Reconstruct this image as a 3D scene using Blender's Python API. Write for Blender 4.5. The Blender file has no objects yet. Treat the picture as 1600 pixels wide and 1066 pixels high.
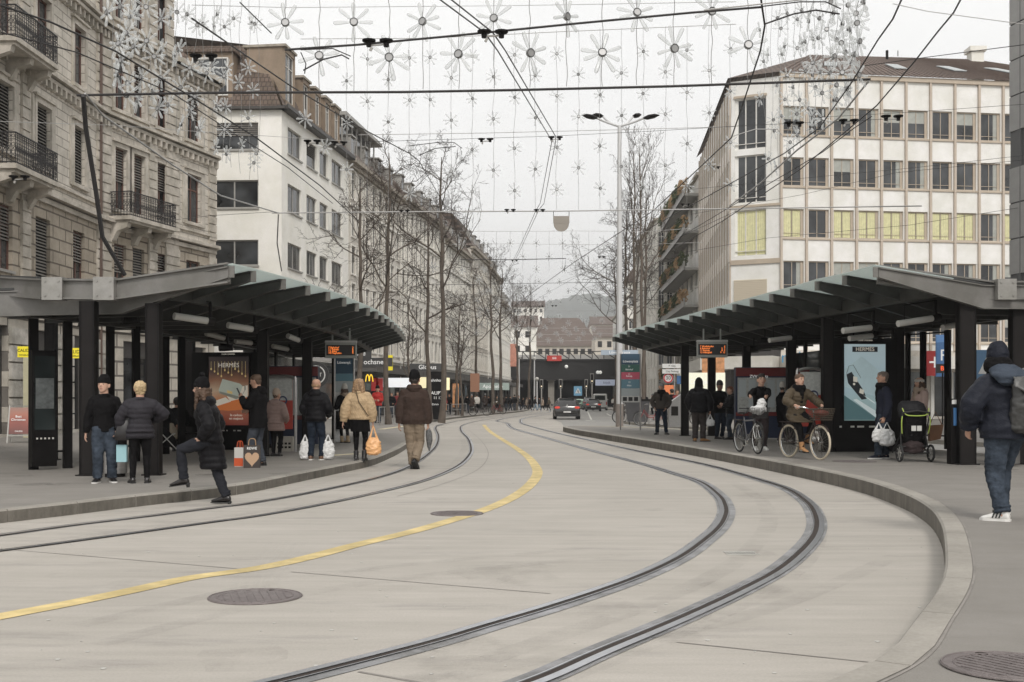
import bpy, bmesh, math, random
from mathutils import Vector, Matrix, noise as mnoise
R = math.radians; PI = math.pi
scene = bpy.context.scene
COL = scene.collection
# ---------------------------------------------------------------- camera, sky, sun, exposure
F, HC, YH = 1800.0, 1.42, 624.0          # focal length in pixels, eye height, horizon row of a 1600 x 1066 picture
cam_d = bpy.data.cameras.new('camera'); cam = bpy.data.objects.new('camera', cam_d); COL.objects.link(cam)
cam_d.sensor_width = 36; cam_d.lens = 36*F/1600; cam_d.shift_y = (YH-533)/1600
cam_d.clip_start = .1; cam_d.clip_end = 9000
cam.location = (0, 0, HC); cam.rotation_euler = (R(90), 0, 0)
scene.camera = cam
world = bpy.data.worlds.new('World'); scene.world = world; world.use_nodes = True
wn = world.node_tree.nodes; wl = world.node_tree.links
bg = wn['Background']
sky = wn.new('ShaderNodeTexSky'); sky.sky_type = 'NISHITA'; sky.sun_disc = False
sky.sun_elevation = R(40); sky.sun_rotation = R(166); sky.dust_density = 6; sky.air_density = 1.2
hsv = wn.new('ShaderNodeHueSaturation'); hsv.inputs['Saturation'].default_value = .10
wl.new(sky.outputs[0], hsv.inputs['Color'])
# an even grey cloud deck lies over the whole sky: most of the light is its pale veil
tcw = wn.new('ShaderNodeTexCoord'); mpw = wn.new('ShaderNodeMapping'); mpw.inputs['Scale'].default_value = (1, 1, 3)
wl.new(tcw.outputs['Generated'], mpw.inputs[0])
nzw = wn.new('ShaderNodeTexNoise'); nzw.inputs['Scale'].default_value = 1.6; nzw.inputs['Detail'].default_value = 5
wl.new(mpw.outputs[0], nzw.inputs['Vector'])
crw = wn.new('ShaderNodeValToRGB'); crw.color_ramp.elements[0].position = .3; crw.color_ramp.elements[0].color = (9.8, 9.8, 9.75, 1)
crw.color_ramp.elements[1].position = .75; crw.color_ramp.elements[1].color = (10.9, 10.85, 10.7, 1)
wl.new(nzw.outputs[0], crw.inputs[0])
mxw = wn.new('ShaderNodeMixRGB'); mxw.inputs[0].default_value = .88
wl.new(hsv.outputs[0], mxw.inputs[1]); wl.new(crw.outputs[0], mxw.inputs[2])
wl.new(mxw.outputs[0], bg.inputs['Color']); bg.inputs['Strength'].default_value = .102
sun_d = bpy.data.lights.new('sun', 'SUN'); sun_d.energy = 1.5; sun_d.angle = R(14); sun_d.color = (1, .95, .89)
sun = bpy.data.objects.new('sun', sun_d); COL.objects.link(sun)
sun.rotation_euler = (R(48), 0, R(14))
scene.view_settings.view_transform = 'Standard'; scene.view_settings.look = 'None'
scene.view_settings.exposure = .20; scene.view_settings.gamma = 1

ZL, ZR = .15, .21                         # heights of the left and right platforms
def gp(px, py, z=0.0):
    Z = F*(HC-z)/(py-YH); return Vector(((px-800)/F*Z, Z, z))
def at(px, py, Z): return Vector(((px-800)/F*Z, Z, HC-(py-YH)*Z/F))

# ---------------------------------------------------------------- materials
MATS = {}
def mat(name, rgb, rough=.7, metal=0, var=0, vscale=3, bump=0, bscale=20, spec=None, alpha=1, emit=0, dirt=0, dscale=.6, stretch=(1,1,1), coat=0):
    if name in MATS: return MATS[name]
    m = bpy.data.materials.new(name); m.use_nodes = True
    nt = m.node_tree; N = nt.nodes; L = nt.links; b = N['Principled BSDF']
    b.inputs['Base Color'].default_value = (*rgb, 1); b.inputs['Roughness'].default_value = rough; b.inputs['Metallic'].default_value = metal
    if spec is not None: b.inputs['Specular IOR Level'].default_value = spec
    if coat: b.inputs['Coat Weight'].default_value = coat
    if alpha < 1: b.inputs['Alpha'].default_value = alpha
    if emit: b.inputs['Emission Color'].default_value = (*rgb, 1); b.inputs['Emission Strength'].default_value = emit
    tc = N.new('ShaderNodeTexCoord'); mp = N.new('ShaderNodeMapping'); mp.inputs['Scale'].default_value = stretch
    L.new(tc.outputs['Object'], mp.inputs[0])
    last = None
    if var:
        n = N.new('ShaderNodeTexNoise'); n.inputs['Scale'].default_value = vscale; n.inputs['Detail'].default_value = 6; n.inputs['Roughness'].default_value = .65
        L.new(mp.outputs[0], n.inputs['Vector'])
        c = N.new('ShaderNodeValToRGB'); c.color_ramp.elements[0].position = .28; c.color_ramp.elements[1].position = .74
        c.color_ramp.elements[0].color = tuple(x*(1-var) for x in rgb)+(1,); c.color_ramp.elements[1].color = tuple(min(1, x*(1+var)) for x in rgb)+(1,)
        L.new(n.outputs[0], c.inputs[0]); last = c.outputs[0]
    if dirt:
        n = N.new('ShaderNodeTexNoise'); n.inputs['Scale'].default_value = dscale; n.inputs['Detail'].default_value = 8; n.inputs['Roughness'].default_value = .7
        L.new(mp.outputs[0], n.inputs['Vector'])
        c = N.new('ShaderNodeValToRGB'); c.color_ramp.elements[0].position = .42; c.color_ramp.elements[1].position = .62
        c.color_ramp.elements[0].color = (1-dirt, 1-dirt, (1-dirt)*.96, 1); c.color_ramp.elements[1].color = (1, 1, 1, 1)
        L.new(n.outputs[0], c.inputs[0])
        x = N.new('ShaderNodeMixRGB'); x.blend_type = 'MULTIPLY'; x.inputs[0].default_value = 1
        if last: L.new(last, x.inputs[1])
        else: x.inputs[1].default_value = (*rgb, 1)
        L.new(c.outputs[0], x.inputs[2]); last = x.outputs[0]
    if last:
        L.new(last, b.inputs['Base Color'])
        if emit: L.new(last, b.inputs['Emission Color'])
    if bump:
        n = N.new('ShaderNodeTexNoise'); n.inputs['Scale'].default_value = bscale; n.inputs['Detail'].default_value = 5
        L.new(mp.outputs[0], n.inputs['Vector'])
        bp = N.new('ShaderNodeBump'); bp.inputs['Strength'].default_value = bump; bp.inputs['Distance'].default_value = .02
        L.new(n.outputs[0], bp.inputs['Height']); L.new(bp.outputs[0], b.inputs['Normal'])
    MATS[name] = m; return m
def blocks(name, c1, c2, mortar, bw, bh, msize=.02, bump=.6, rough=.85, offset=.5):
    """stone or tile courses in the wall's own x-z plane"""
    m = bpy.data.materials.new(name); m.use_nodes = True; nt = m.node_tree; N = nt.nodes; L = nt.links; b = N['Principled BSDF']
    b.inputs['Roughness'].default_value = rough
    tc = N.new('ShaderNodeTexCoord'); sp = N.new('ShaderNodeSeparateXYZ'); cb = N.new('ShaderNodeCombineXYZ')
    L.new(tc.outputs['Object'], sp.inputs[0]); L.new(sp.outputs[0], cb.inputs[0]); L.new(sp.outputs[2], cb.inputs[1])
    br = N.new('ShaderNodeTexBrick'); br.inputs['Scale'].default_value = 1; br.inputs['Brick Width'].default_value = bw; br.inputs['Row Height'].default_value = bh
    br.inputs['Mortar Size'].default_value = msize; br.inputs['Mortar Smooth'].default_value = .4; br.offset = offset
    br.inputs['Color1'].default_value = (*c1, 1); br.inputs['Color2'].default_value = (*c2, 1); br.inputs['Mortar'].default_value = (*mortar, 1)
    L.new(cb.outputs[0], br.inputs['Vector'])
    n = N.new('ShaderNodeTexNoise'); n.inputs['Scale'].default_value = 1.1; n.inputs['Detail'].default_value = 9; n.inputs['Roughness'].default_value = .72
    L.new(tc.outputs['Object'], n.inputs['Vector'])
    c = N.new('ShaderNodeValToRGB'); c.color_ramp.elements[0].position = .3; c.color_ramp.elements[1].position = .65
    c.color_ramp.elements[0].color = (.66, .65, .62, 1); c.color_ramp.elements[1].color = (1.08, 1.07, 1.05, 1)
    L.new(n.outputs[0], c.inputs[0])
    x = N.new('ShaderNodeMixRGB'); x.blend_type = 'MULTIPLY'; x.inputs[0].default_value = 1
    L.new(br.outputs[0], x.inputs[1]); L.new(c.outputs[0], x.inputs[2]); L.new(x.outputs[0], b.inputs['Base Color'])
    inv = N.new('ShaderNodeMath'); inv.operation = 'SUBTRACT'; inv.inputs[0].default_value = 1; L.new(br.outputs['Fac'], inv.inputs[1])
    bp = N.new('ShaderNodeBump'); bp.inputs['Strength'].default_value = bump; bp.inputs['Distance'].default_value = .05
    L.new(inv.outputs[0], bp.inputs['Height']); 
    n2 = N.new('ShaderNodeTexNoise'); n2.inputs['Scale'].default_value = 14; n2.inputs['Detail'].default_value = 4; L.new(tc.outputs['Object'], n2.inputs['Vector'])
    bp2 = N.new('ShaderNodeBump'); bp2.inputs['Strength'].default_value = .35; bp2.inputs['Distance'].default_value = .03
    L.new(n2.outputs[0], bp2.inputs['Height']); L.new(bp.outputs[0], bp2.inputs['Normal']); L.new(bp2.outputs[0], b.inputs['Normal'])
    return m
def glass(name, tint=(.03, .035, .04), rough=.06, clear=0.0):
    """window glass: a dark room behind a reflecting pane; clear > 0 lets the view through"""
    m = bpy.data.materials.new(name); m.use_nodes = True; N = m.node_tree.nodes; L = m.node_tree.links; b = N['Principled BSDF']
    b.inputs['Roughness'].default_value = rough; b.inputs['Specular IOR Level'].default_value = .55
    tc = N.new('ShaderNodeTexCoord'); n = N.new('ShaderNodeTexNoise'); n.inputs['Scale'].default_value = .7; n.inputs['Detail'].default_value = 2
    oi = N.new('ShaderNodeObjectInfo'); ad = N.new('ShaderNodeVectorMath'); ad.operation = 'ADD'
    L.new(tc.outputs['Object'], ad.inputs[0]); L.new(oi.outputs['Location'], ad.inputs[1]); L.new(ad.outputs[0], n.inputs['Vector'])
    c = N.new('ShaderNodeValToRGB'); c.color_ramp.elements[0].position = .35; c.color_ramp.elements[1].position = .7
    c.color_ramp.elements[0].color = tuple(t*.45 for t in tint)+(1,); c.color_ramp.elements[1].color = tuple(t*2.3 for t in tint)+(1,)
    L.new(n.outputs[0], c.inputs[0]); L.new(c.outputs[0], b.inputs['Base Color'])
    if clear:
        tr = N.new('ShaderNodeBsdfTransparent'); mx = N.new('ShaderNodeMixShader'); mx.inputs[0].default_value = clear
        fr = N.new('ShaderNodeFresnel'); fr.inputs[0].default_value = 1.35; ma = N.new('ShaderNodeMath'); ma.operation = 'MULTIPLY_ADD'
        ma.inputs[1].default_value = -clear; ma.inputs[2].default_value = clear; L.new(fr.outputs[0], ma.inputs[0]); L.new(ma.outputs[0], mx.inputs[0])
        L.new(b.outputs[0], mx.inputs[1]); L.new(tr.outputs[0], mx.inputs[2]); L.new(mx.outputs[0], N['Material Output'].inputs[0])
    return m

# ---------------------------------------------------------------- mesh builder
class MB:
    def __init__(s, M=None): s.v = []; s.f = []; s.mi = []; s.M = M; s.cur = 0
    def add(s, vs, fs):
        k = len(s.v)
        for p in vs:
            p = Vector(p); s.v.append(tuple(s.M @ p) if s.M else tuple(p))
        for f in fs: s.f.append([k+i for i in f]); s.mi.append(s.cur)
        return s
    def box(s, x0, x1, y0, y1, z0, z1):
        return s.add([(x0,y0,z0),(x1,y0,z0),(x1,y1,z0),(x0,y1,z0),(x0,y0,z1),(x1,y0,z1),(x1,y1,z1),(x0,y1,z1)],
                     [(3,2,1,0),(4,5,6,7),(0,1,5,4),(1,2,6,5),(2,3,7,6),(3,0,4,7)])
    def bar(s, a, b, w, h=None, up=(0,0,1)):
        """rectangular bar from a to b, w wide, h high"""
        a, b = Vector(a), Vector(b); h = h or w; d = (b-a).normalized(); u = Vector(up)
        if abs(d.dot(u)) > .98: u = Vector((0,1,0))
        r = d.cross(u).normalized(); u = r.cross(d)
        vs = [p+r*i*w/2+u*j*h/2 for p in (a,b) for i,j in ((-1,-1),(1,-1),(1,1),(-1,1))]
        return s.add(vs, [(3,2,1,0),(4,5,6,7),(0,1,5,4),(1,2,6,5),(2,3,7,6),(3,0,4,7)])
    def quad(s, *p): return s.add(p, [tuple(range(len(p)))])
    def prism(s, poly, z0, z1):
        n = len(poly)
        return s.add([(x,y,z0) for x,y in poly]+[(x,y,z1) for x,y in poly],
                     [tuple(range(n))[::-1], tuple(range(n,2*n))]+[(i,(i+1)%n,n+(i+1)%n,n+i) for i in range(n)])
    def extr(s, poly, d):
        """3-D polygon pushed along d"""
        n = len(poly); P = [Vector(p) for p in poly]; d = Vector(d)
        return s.add(P+[p+d for p in P], [tuple(range(n))[::-1], tuple(range(n,2*n))]+[(i,(i+1)%n,n+(i+1)%n,n+i) for i in range(n)])
    def tube(s, pts, r, n=8, cap=True, flat=1.0):
        P = [Vector(p) for p in pts]; rs = r if isinstance(r, (list,tuple)) else [r]*len(P); vs = []; fs = []
        up = None
        for i,p in enumerate(P):
            d = (P[min(i+1,len(P)-1)]-P[max(i-1,0)])
            d = d.normalized() if d.length > 1e-9 else Vector((0,0,1))
            if up is None:
                up = Vector((0,0,1)) if abs(d.z) < .9 else Vector((0,1,0))
            a = d.cross(up)
            if a.length < 1e-6: a = d.cross(Vector((1,0,0)))
            a.normalize(); up = a.cross(d).normalized()
            for k in range(n):
                t = 2*PI*k/n; vs.append(p+a*math.cos(t)*rs[i]+up*math.sin(t)*rs[i]*flat)
        for i in range(len(P)-1):
            for k in range(n): fs.append((i*n+k, i*n+(k+1)%n, (i+1)*n+(k+1)%n, (i+1)*n+k))
        if cap: fs.append(tuple(range(n))[::-1]); fs.append(tuple((len(P)-1)*n+k for k in range(n)))
        return s.add(vs, fs)
    def loft(s, rings):
        """rings: (centre, half-axis a, half-axis b) of ellipses, or lists of points"""
        n = 18; vs = []; fs = []
        for c,a,b in rings:
            c,a,b = Vector(c),Vector(a),Vector(b)
            for k in range(n):
                t = 2*PI*k/n; vs.append(c+a*math.cos(t)+b*math.sin(t))
        m = len(rings)
        for i in range(m-1):
            for k in range(n): fs.append((i*n+k, i*n+(k+1)%n, (i+1)*n+(k+1)%n, (i+1)*n+k))
        fs.append(tuple(range(n))[::-1]); fs.append(tuple((m-1)*n+k for k in range(n)))
        return s.add(vs, fs)
    def ball(s, c, r, n=12, m=8):
        rx,ry,rz = r if isinstance(r,(list,tuple)) else (r,r,r); c = Vector(c); vs = [c+Vector((0,0,-rz))]; fs = []
        for i in range(1,m):
            ph = -PI/2+PI*i/m
            for k in range(n):
                t = 2*PI*k/n; vs.append(c+Vector((rx*math.cos(ph)*math.cos(t), ry*math.cos(ph)*math.sin(t), rz*math.sin(ph))))
        vs.append(c+Vector((0,0,rz)))
        for k in range(n): fs.append((0, 1+(k+1)%n, 1+k)); fs.append((len(vs)-1, 1+(m-2)*n+k, 1+(m-2)*n+(k+1)%n))
        for i in range(m-2):
            for k in range(n): fs.append((1+i*n+k, 1+i*n+(k+1)%n, 1+(i+1)*n+(k+1)%n, 1+(i+1)*n+k))
        return s.add(vs, fs)
    def disc(s, c, ax, r, th, n=24):
        c = Vector(c); ax = Vector(ax).normalized(); return s.tube([c-ax*th/2, c+ax*th/2], r, n)
    def ring(s, c, ax, r, rt, n=28, m=8, a0=0, a1=2*PI):
        c = Vector(c); ax = Vector(ax).normalized(); u = ax.orthogonal().normalized(); w = ax.cross(u); vs = []; fs = []
        full = abs(a1-a0-2*PI) < 1e-6; cnt = n if full else n+1
        for i in range(cnt):
            t = a0+(a1-a0)*i/n; d = u*math.cos(t)+w*math.sin(t)
            for k in range(m):
                q = 2*PI*k/m; vs.append(c+d*(r+rt*math.cos(q))+ax*rt*math.sin(q))
        for i in range(n):
            j = (i+1)%cnt
            for k in range(m): fs.append((i*m+k, j*m+k, j*m+(k+1)%m, i*m+(k+1)%m))
        return s.add(vs, fs)
    def build(s, name, mats, parent=None, smooth=False, loc=None):
        me = bpy.data.meshes.new(name); me.from_pydata(s.v, [], s.f)
        for m in (mats if isinstance(mats,(list,tuple)) else [mats]): me.materials.append(m)
        if s.mi and max(s.mi): me.polygons.foreach_set('material_index', s.mi)
        bm = bmesh.new(); bm.from_mesh(me); bmesh.ops.recalc_face_normals(bm, faces=bm.faces); bm.to_mesh(me); bm.free()
        if smooth:
            me.polygons.foreach_set('use_smooth', [True]*len(me.polygons))
            try: me.set_sharp_from_angle(angle=R(38))
            except Exception: pass
        o = bpy.data.objects.new(name, me); COL.objects.link(o)
        if parent: o.parent = parent
        if loc: o.location = loc
        return o
def tag(o, label=None, cat=None, group=None, kind=None):
    if label: o['label'] = label
    if cat: o['category'] = cat
    if group: o['group'] = group
    if kind: o['kind'] = kind
    return o
def thing(name, label, cat, loc=(0,0,0), rz=0, group=None):
    o = bpy.data.objects.new(name, None); COL.objects.link(o); o.empty_display_size = .2
    o.location = loc; o.rotation_euler = (0,0,rz); return tag(o, label, cat, group)
def kids(o): return [c for c in COL.objects if c.parent == o]
TREE = {}
def copy_tree(o, parent=None):
    c = o.copy(); COL.objects.link(c); c.parent = parent
    ks = TREE.get(o.name)
    if ks is None: ks = TREE[o.name] = kids(o)
    for k in ks: copy_tree(k, c)
    return c
def text(name, body, size, m, parent=None, loc=(0,0,0), rot=(R(90),0,0), ext=.004, align='CENTER'):
    cu = bpy.data.curves.new(name, 'FONT'); cu.body = body; cu.size = size; cu.extrude = ext; cu.align_x = align; cu.align_y = 'CENTER'
    cu.resolution_u = 3
    t = bpy.data.objects.new(name, cu); COL.objects.link(t)
    bpy.context.view_layer.update()
    me = bpy.data.meshes.new_from_object(t.evaluated_get(bpy.context.evaluated_depsgraph_get()))
    bpy.data.objects.remove(t); o = bpy.data.objects.new(name, me); COL.objects.link(o); me.materials.clear(); me.materials.append(m)
    o.parent = parent; o.location = loc; o.rotation_euler = rot
    return o
def catmull(P, per=8):
    P = [Vector(p) for p in P]; out = []
    for i in range(len(P)-1):
        p0 = P[max(i-1,0)]; p1 = P[i]; p2 = P[i+1]; p3 = P[min(i+2,len(P)-1)]
        for k in range(per):
            t = k/per
            out.append(.5*((2*p1)+(p2-p0)*t+(2*p0-5*p1+4*p2-p3)*t*t+(3*p1-p0-3*p2+p3)*t**3))
    out.append(P[-1]); return out
def offset(path, d):
    out = []
    for i,p in enumerate(path):
        t = path[min(i+1,len(path)-1)]-path[max(i-1,0)]; t.z = 0; t.normalize()
        out.append(p+Vector((t.y, -t.x, 0))*d)
    return out
def strip(mb, path, d0, d1, z, z2=None):
    a = offset(path, d0); b = offset(path, d1)
    for i in range(len(path)-1):
        mb.quad((a[i].x,a[i].y,z),(b[i].x,b[i].y,z),(b[i+1].x,b[i+1].y,z),(a[i+1].x,a[i+1].y,z))
    return mb
# ---------------------------------------------------------------- ground, road, platforms, kerbs
def concrete(name, rgb, streak=(1,1,1), amt=.12, dark=.2, speck=60):
    m = bpy.data.materials.new(name); m.use_nodes = True; N = m.node_tree.nodes; L = m.node_tree.links; b = N['Principled BSDF']
    b.inputs['Roughness'].default_value = .78
    tc = N.new('ShaderNodeTexCoord')
    def ns(sc, det, lo, hi, clo, chi, st=(1,1,1)):
        mp = N.new('ShaderNodeMapping'); mp.inputs['Scale'].default_value = st; L.new(tc.outputs['Object'], mp.inputs[0])
        n = N.new('ShaderNodeTexNoise'); n.inputs['Scale'].default_value = sc; n.inputs['Detail'].default_value = det; n.inputs['Roughness'].default_value = .7
        L.new(mp.outputs[0], n.inputs['Vector']); c = N.new('ShaderNodeValToRGB')
        c.color_ramp.elements[0].position = lo; c.color_ramp.elements[1].position = hi
        c.color_ramp.elements[0].color = (clo,clo,clo*.985,1); c.color_ramp.elements[1].color = (chi,chi,chi,1); L.new(n.outputs[0], c.inputs[0]); return c.outputs[0], n
    a,_ = ns(.22, 8, .3, .7, 1-dark, 1.06); s,_ = ns(1.3, 9, .3, .7, 1-amt, 1+amt*.7, streak); f,nf = ns(speck, 3, .25, .75, .88, 1.1)
    st,_ = ns(.9, 5, .56, .68, 1, .84, (.6,2.2,1))
    last = None
    for o in (a, s, f, st):
        x = N.new('ShaderNodeMixRGB'); x.blend_type = 'MULTIPLY'; x.inputs[0].default_value = 1
        if last: L.new(last, x.inputs[1])
        else: x.inputs[1].default_value = (*rgb, 1)
        L.new(o, x.inputs[2]); last = x.outputs[0]
    L.new(last, b.inputs['Base Color'])
    bp = N.new('ShaderNodeBump'); bp.inputs['Strength'].default_value = .25; bp.inputs['Distance'].default_value = .006
    L.new(nf.outputs[0], bp.inputs['Height']); L.new(bp.outputs[0], b.inputs['Normal'])
    return m
m_road = concrete('road_concrete', (.425,.395,.365), (.35,3.2,1), .13, .16)
m_plat = concrete('platform_asphalt', (.245,.228,.213), (1,1.6,1), .10, .2, 90)
m_far = concrete('lane_asphalt', (.30,.29,.28), (1,1,1), .1, .2)
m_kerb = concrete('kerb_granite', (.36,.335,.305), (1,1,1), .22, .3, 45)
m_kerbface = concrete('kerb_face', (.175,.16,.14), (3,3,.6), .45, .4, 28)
m_yellow = mat('yellow_paint', (.70,.55,.26), .7, var=.16, vscale=5, dirt=.30, dscale=1.7)
m_white = mat('white_road_paint', (.66,.65,.61), .7, var=.12, vscale=6, dirt=.2, dscale=3)
m_steel = mat('rail_steel', (.52,.53,.55), .3, .9, var=.12, vscale=9)
m_groove = mat('rail_groove', (.028,.018,.013), .8, var=.4, vscale=7)
m_seal = mat('rail_asphalt', (.30,.30,.31), .75, var=.3, vscale=4, bump=.2, bscale=40, dirt=.35, dscale=2.2)
m_joint = mat('joint_seal', (.25,.23,.21), .8, var=.3)
m_iron = mat('cast_iron', (.19,.165,.16), .62, .35, var=.2, vscale=12, bump=.5, bscale=60)

def polymesh(name, poly, z, m):
    bm = bmesh.new(); vs = [bm.verts.new((x,y,z)) for x,y in poly]; e = [bm.edges.new((vs[i],vs[(i+1)%len(vs)])) for i in range(len(vs))]
    bmesh.ops.triangle_fill(bm, use_beauty=True, edges=e)
    for f in bm.faces:
        f.normal_update()
        if f.normal.z < 0: f.normal_flip()
    me = bpy.data.meshes.new(name); bm.to_mesh(me); bm.free(); me.materials.append(m)
    o = bpy.data.objects.new(name, me); COL.objects.link(o); return o
tag(MB().box(-4000,4000,-400,9000,-.6,0).build('road', m_road), kind='structure')
# left platform and pavement
KL_px = [(-400,845),(-200,819),(0,797.4),(112.6,785.6),(225,773),(338,761.6),(400,752.8),(460,741),(525,728.5),(575,718.5),(603,709),(632.8,694.5),(655,676)]
KL = [gp(x,y,ZL) for x,y in KL_px]+[Vector((-4.9,60,ZL)),Vector((-4.9,70,ZL)),Vector((-4.1,84,ZL)),Vector((-1.9,104,ZL)),Vector((0,118,ZL)),Vector((1.5,135,ZL)),Vector((2.2,150,ZL))]
KL = catmull(KL, 8)
plat_l = polymesh('pavement_left', [(p.x-.1,p.y) for p in KL]+[(2.4,205),(-60,205),(-60,-5),(-14,2)], ZL, m_plat); tag(plat_l, kind='structure')
# right platform (an island between the tracks and the car lane)
KR = [Vector((-7,1.0,ZR)),Vector((-3.6,2.2,ZR)),Vector((-.9,3.4,ZR)),Vector((.65,4.35,ZR))]+[gp(x,y,ZR) for x,y in
     [(1353,1036.6),(1431,962),(1473,901),(1476.5,850),(1469,814),(1447.5,788.6),(1404,767),(1331.7,745),(1223,723),(1160,712),(1100,701.8),(1025,690),(950,679),(900,671.4)]]
KR = catmull(KR, 8)
nose = catmull([KR[-1], Vector((2.25,50.9,ZR)), Vector((2.6,52.2,ZR)), Vector((3.4,52.4,ZR))], 4)[1:]
KRn = KR+nose
plat_r = polymesh('pavement_right', [(p.x+.1,p.y) for p in KRn[:-1]]+[(3.5,52.3),(5.4,50.4),(7.6,44),(9.0,36),(10.2,27.6),(12,20),(16,12),(30,8),(30,-8),(-9,-8)], ZR, m_plat); tag(plat_r, kind='structure')
far_r = [(30,14),(17,22),(14.2,34),(11.3,45),(8.6,54),(7.2,60),(6.6,66),(7.0,76),(8.7,88),(11.5,110),(13,150),(14,205),(80,205),(80,14)]
tag(polymesh('pavement_far', far_r, .13, m_plat), kind='structure')
mb = MB()
for i in range(len(far_r)-3):
    a, b = Vector((*far_r[i],.07)), Vector((*far_r[i+1],.07)); mb.bar(a, b, .2, .135)
tag(mb.build('kerb_far', m_kerb), kind='structure')
lane = [(12.2,18),(10.45,27.6),(9.25,36),(7.85,44),(5.6,50.7),(3.7,52.6),(2.6,57),(3.0,70),(2.9,84),(4.6,104),(5.2,135),(5.4,205),(13.8,205),(12.8,150),(11.3,110),(8.5,88),(6.8,76),(6.4,66),(7.0,59.6),(8.4,53.8),(11.1,44.8),(14,33.8),(16.8,21.8),(29,13.6),(29,8.2),(16.2,12.2)]
tag(polymesh('car_lane', lane, .004, m_far), kind='structure')
def kerb(name, path, z, w, stone=1.05, lip=.0):
    mt = MB(); acc = 0; sideo = offset(path, w)
    # resample into stones with a fine joint between them
    L_ = [0]
    for i in range(1,len(path)): L_.append(L_[-1]+(path[i]-path[i-1]).length)
    def P(s, pth):
        for i in range(1,len(L_)):
            if s <= L_[i]:
                t = (s-L_[i-1])/(L_[i]-L_[i-1]+1e-9); return pth[i-1].lerp(pth[i], t)
        return pth[-1]
    s = 0
    while s < L_[-1]-.05:
        e = min(s+stone, L_[-1]); g = .014
        n = 3
        for k in range(n):
            s0 = s+(e-s-g)*k/n; s1 = s+(e-s-g)*(k+1)/n
            a,b,c,d = P(s0,path),P(s1,path),P(s1,sideo),P(s0,sideo)
            zt = z+.004; bv = .02
            ai = a.lerp(d, bv/abs(w)); bi = b.lerp(c, bv/abs(w))
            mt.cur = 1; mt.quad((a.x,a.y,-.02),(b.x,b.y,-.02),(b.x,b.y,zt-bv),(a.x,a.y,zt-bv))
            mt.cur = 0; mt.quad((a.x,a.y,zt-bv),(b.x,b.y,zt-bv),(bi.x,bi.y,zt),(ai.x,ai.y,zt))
            mt.quad((ai.x,ai.y,zt),(bi.x,bi.y,zt),(c.x,c.y,zt),(d.x,d.y,zt))
            if k == 0: mt.quad((a.x,a.y,-.02),(a.x,a.y,zt-bv),(ai.x,ai.y,zt),(d.x,d.y,zt),(d.x,d.y,-.02))
            if k == n-1: mt.quad((b.x,b.y,-.02),(b.x,b.y,zt-bv),(bi.x,bi.y,zt),(c.x,c.y,zt),(c.x,c.y,-.02))
        s = e
    o = mt.build(name, [m_kerb, m_kerbface]); return tag(o, kind='structure')
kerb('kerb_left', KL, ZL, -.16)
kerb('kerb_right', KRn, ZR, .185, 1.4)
mb = MB(); strip(mb, KRn, .19, .205, ZR+.003); tag(mb.build('kerb_joint', m_joint), kind='structure')
mb = MB(); strip(mb, KL, .45, .456, .004); tag(mb.build('gutter_joint', m_joint), kind='structure')

# ---------------------------------------------------------------- tram rails
RA = [(250,1110),(445,1065),(666,1008),(760,980),(872,946.5),(984,908),(1057.5,874.8),(1096,848.5),(1124,824),(1134.5,803),(1132.8,789),(1124,775),(1096,754),(1050,739),(1000,724),(900,697.5),(800+40,680.5),(800,669),(792,661)]
RB = [(640,1130),(830,1066),(935,1020),(1061,967.5),(1159,922),(1222,887),(1264,848.5),(1276,824),(1272.8,803),(1260.5,785.5),(1232.5,766),(1190.5,751.5),(1100,726),(1000,706),(925,689),(862.5,675),(820,663.5)]
RC = [(-300,872),(-150,856),(0,837.6),(112.6,822),(225,808.5),(338,794),(400,786),(493.75,769),(587.5,748),(637.5,731),(668.75,710.6),(682.8,695),(685,680),(681,668)]
RD = [(-300,903),(-150,880),(0,860.7),(112.6,846),(225,830.6),(338,815),(400,806.6),(493.75,790),(587.5,770),(665.6,750),(712.5,730),(731,714),(736,701),(731,685.6),(720,673)]
def g2(px): return [gp(x,y) for x,y in px]
tails = {'A':[(-1.0,75),(-.3,88),(2.0,108),(4.2,128),(5,160),(5,200)], 'B':[(.55,72),(.9,86),(3.2,107),(5.4,128),(6.2,160),(6.2,200)],
         'C':[(-3.9,66),(-3.1,82),(-.6,104),(1.9,125),(2.7,160),(2.7,200)], 'D':[(-2.7,64),(-1.9,80),(.6,103),(3.0,124),(3.9,160),(3.9,200)]}
def smooth_path(P, it=2):
    for _ in range(it): P = [P[0]]+[(P[i-1]+P[i]*2+P[i+1])/4 for i in range(1,len(P)-1)]+[P[-1]]
    return P
def rail(pts, side, label, wide):
    root = thing('tram_rail', label, 'rail', (pts[0].x,pts[0].y,0), 0, 'rails of the tram tracks')
    P = smooth_path(catmull(pts, 10), 3); P = [p-Vector((pts[0].x,pts[0].y,0)) for p in P]
    mb = MB(); strip(mb, P, -.115 if wide else -.05, .115 if wide else .05, .004); mb.build('sealing_strip', m_seal, root)
    mb = MB(); strip(mb, P, -.024, .024, .009); mb.build('groove', m_groove, root)
    mb = MB(); a,b = (.027,.085) if side>0 else (-.085,-.027); strip(mb, P, a, b, .013)
    c,d = (-.037,-.026) if side>0 else (.026,.037); strip(mb, P, c, d, .013); mb.build('rail_head', m_steel, root)
def tl(k): return [Vector((x,y,0)) for x,y in tails[k]]
rail(g2(RA)+tl('A'), -1, 'inner rail of the nearer track, bright steel curving through the middle of the road', True)
rail(g2(RB)+tl('B'), 1, 'outer rail of the nearer track, dark groove closest to the right kerb', True)
rail(g2(RC)+tl('C'), -1, 'rail of the far track closest to the left kerb, under the walking man', False)
rail(g2(RD)+tl('D'), 1, 'rail of the far track on the side of the yellow line', False)
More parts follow.
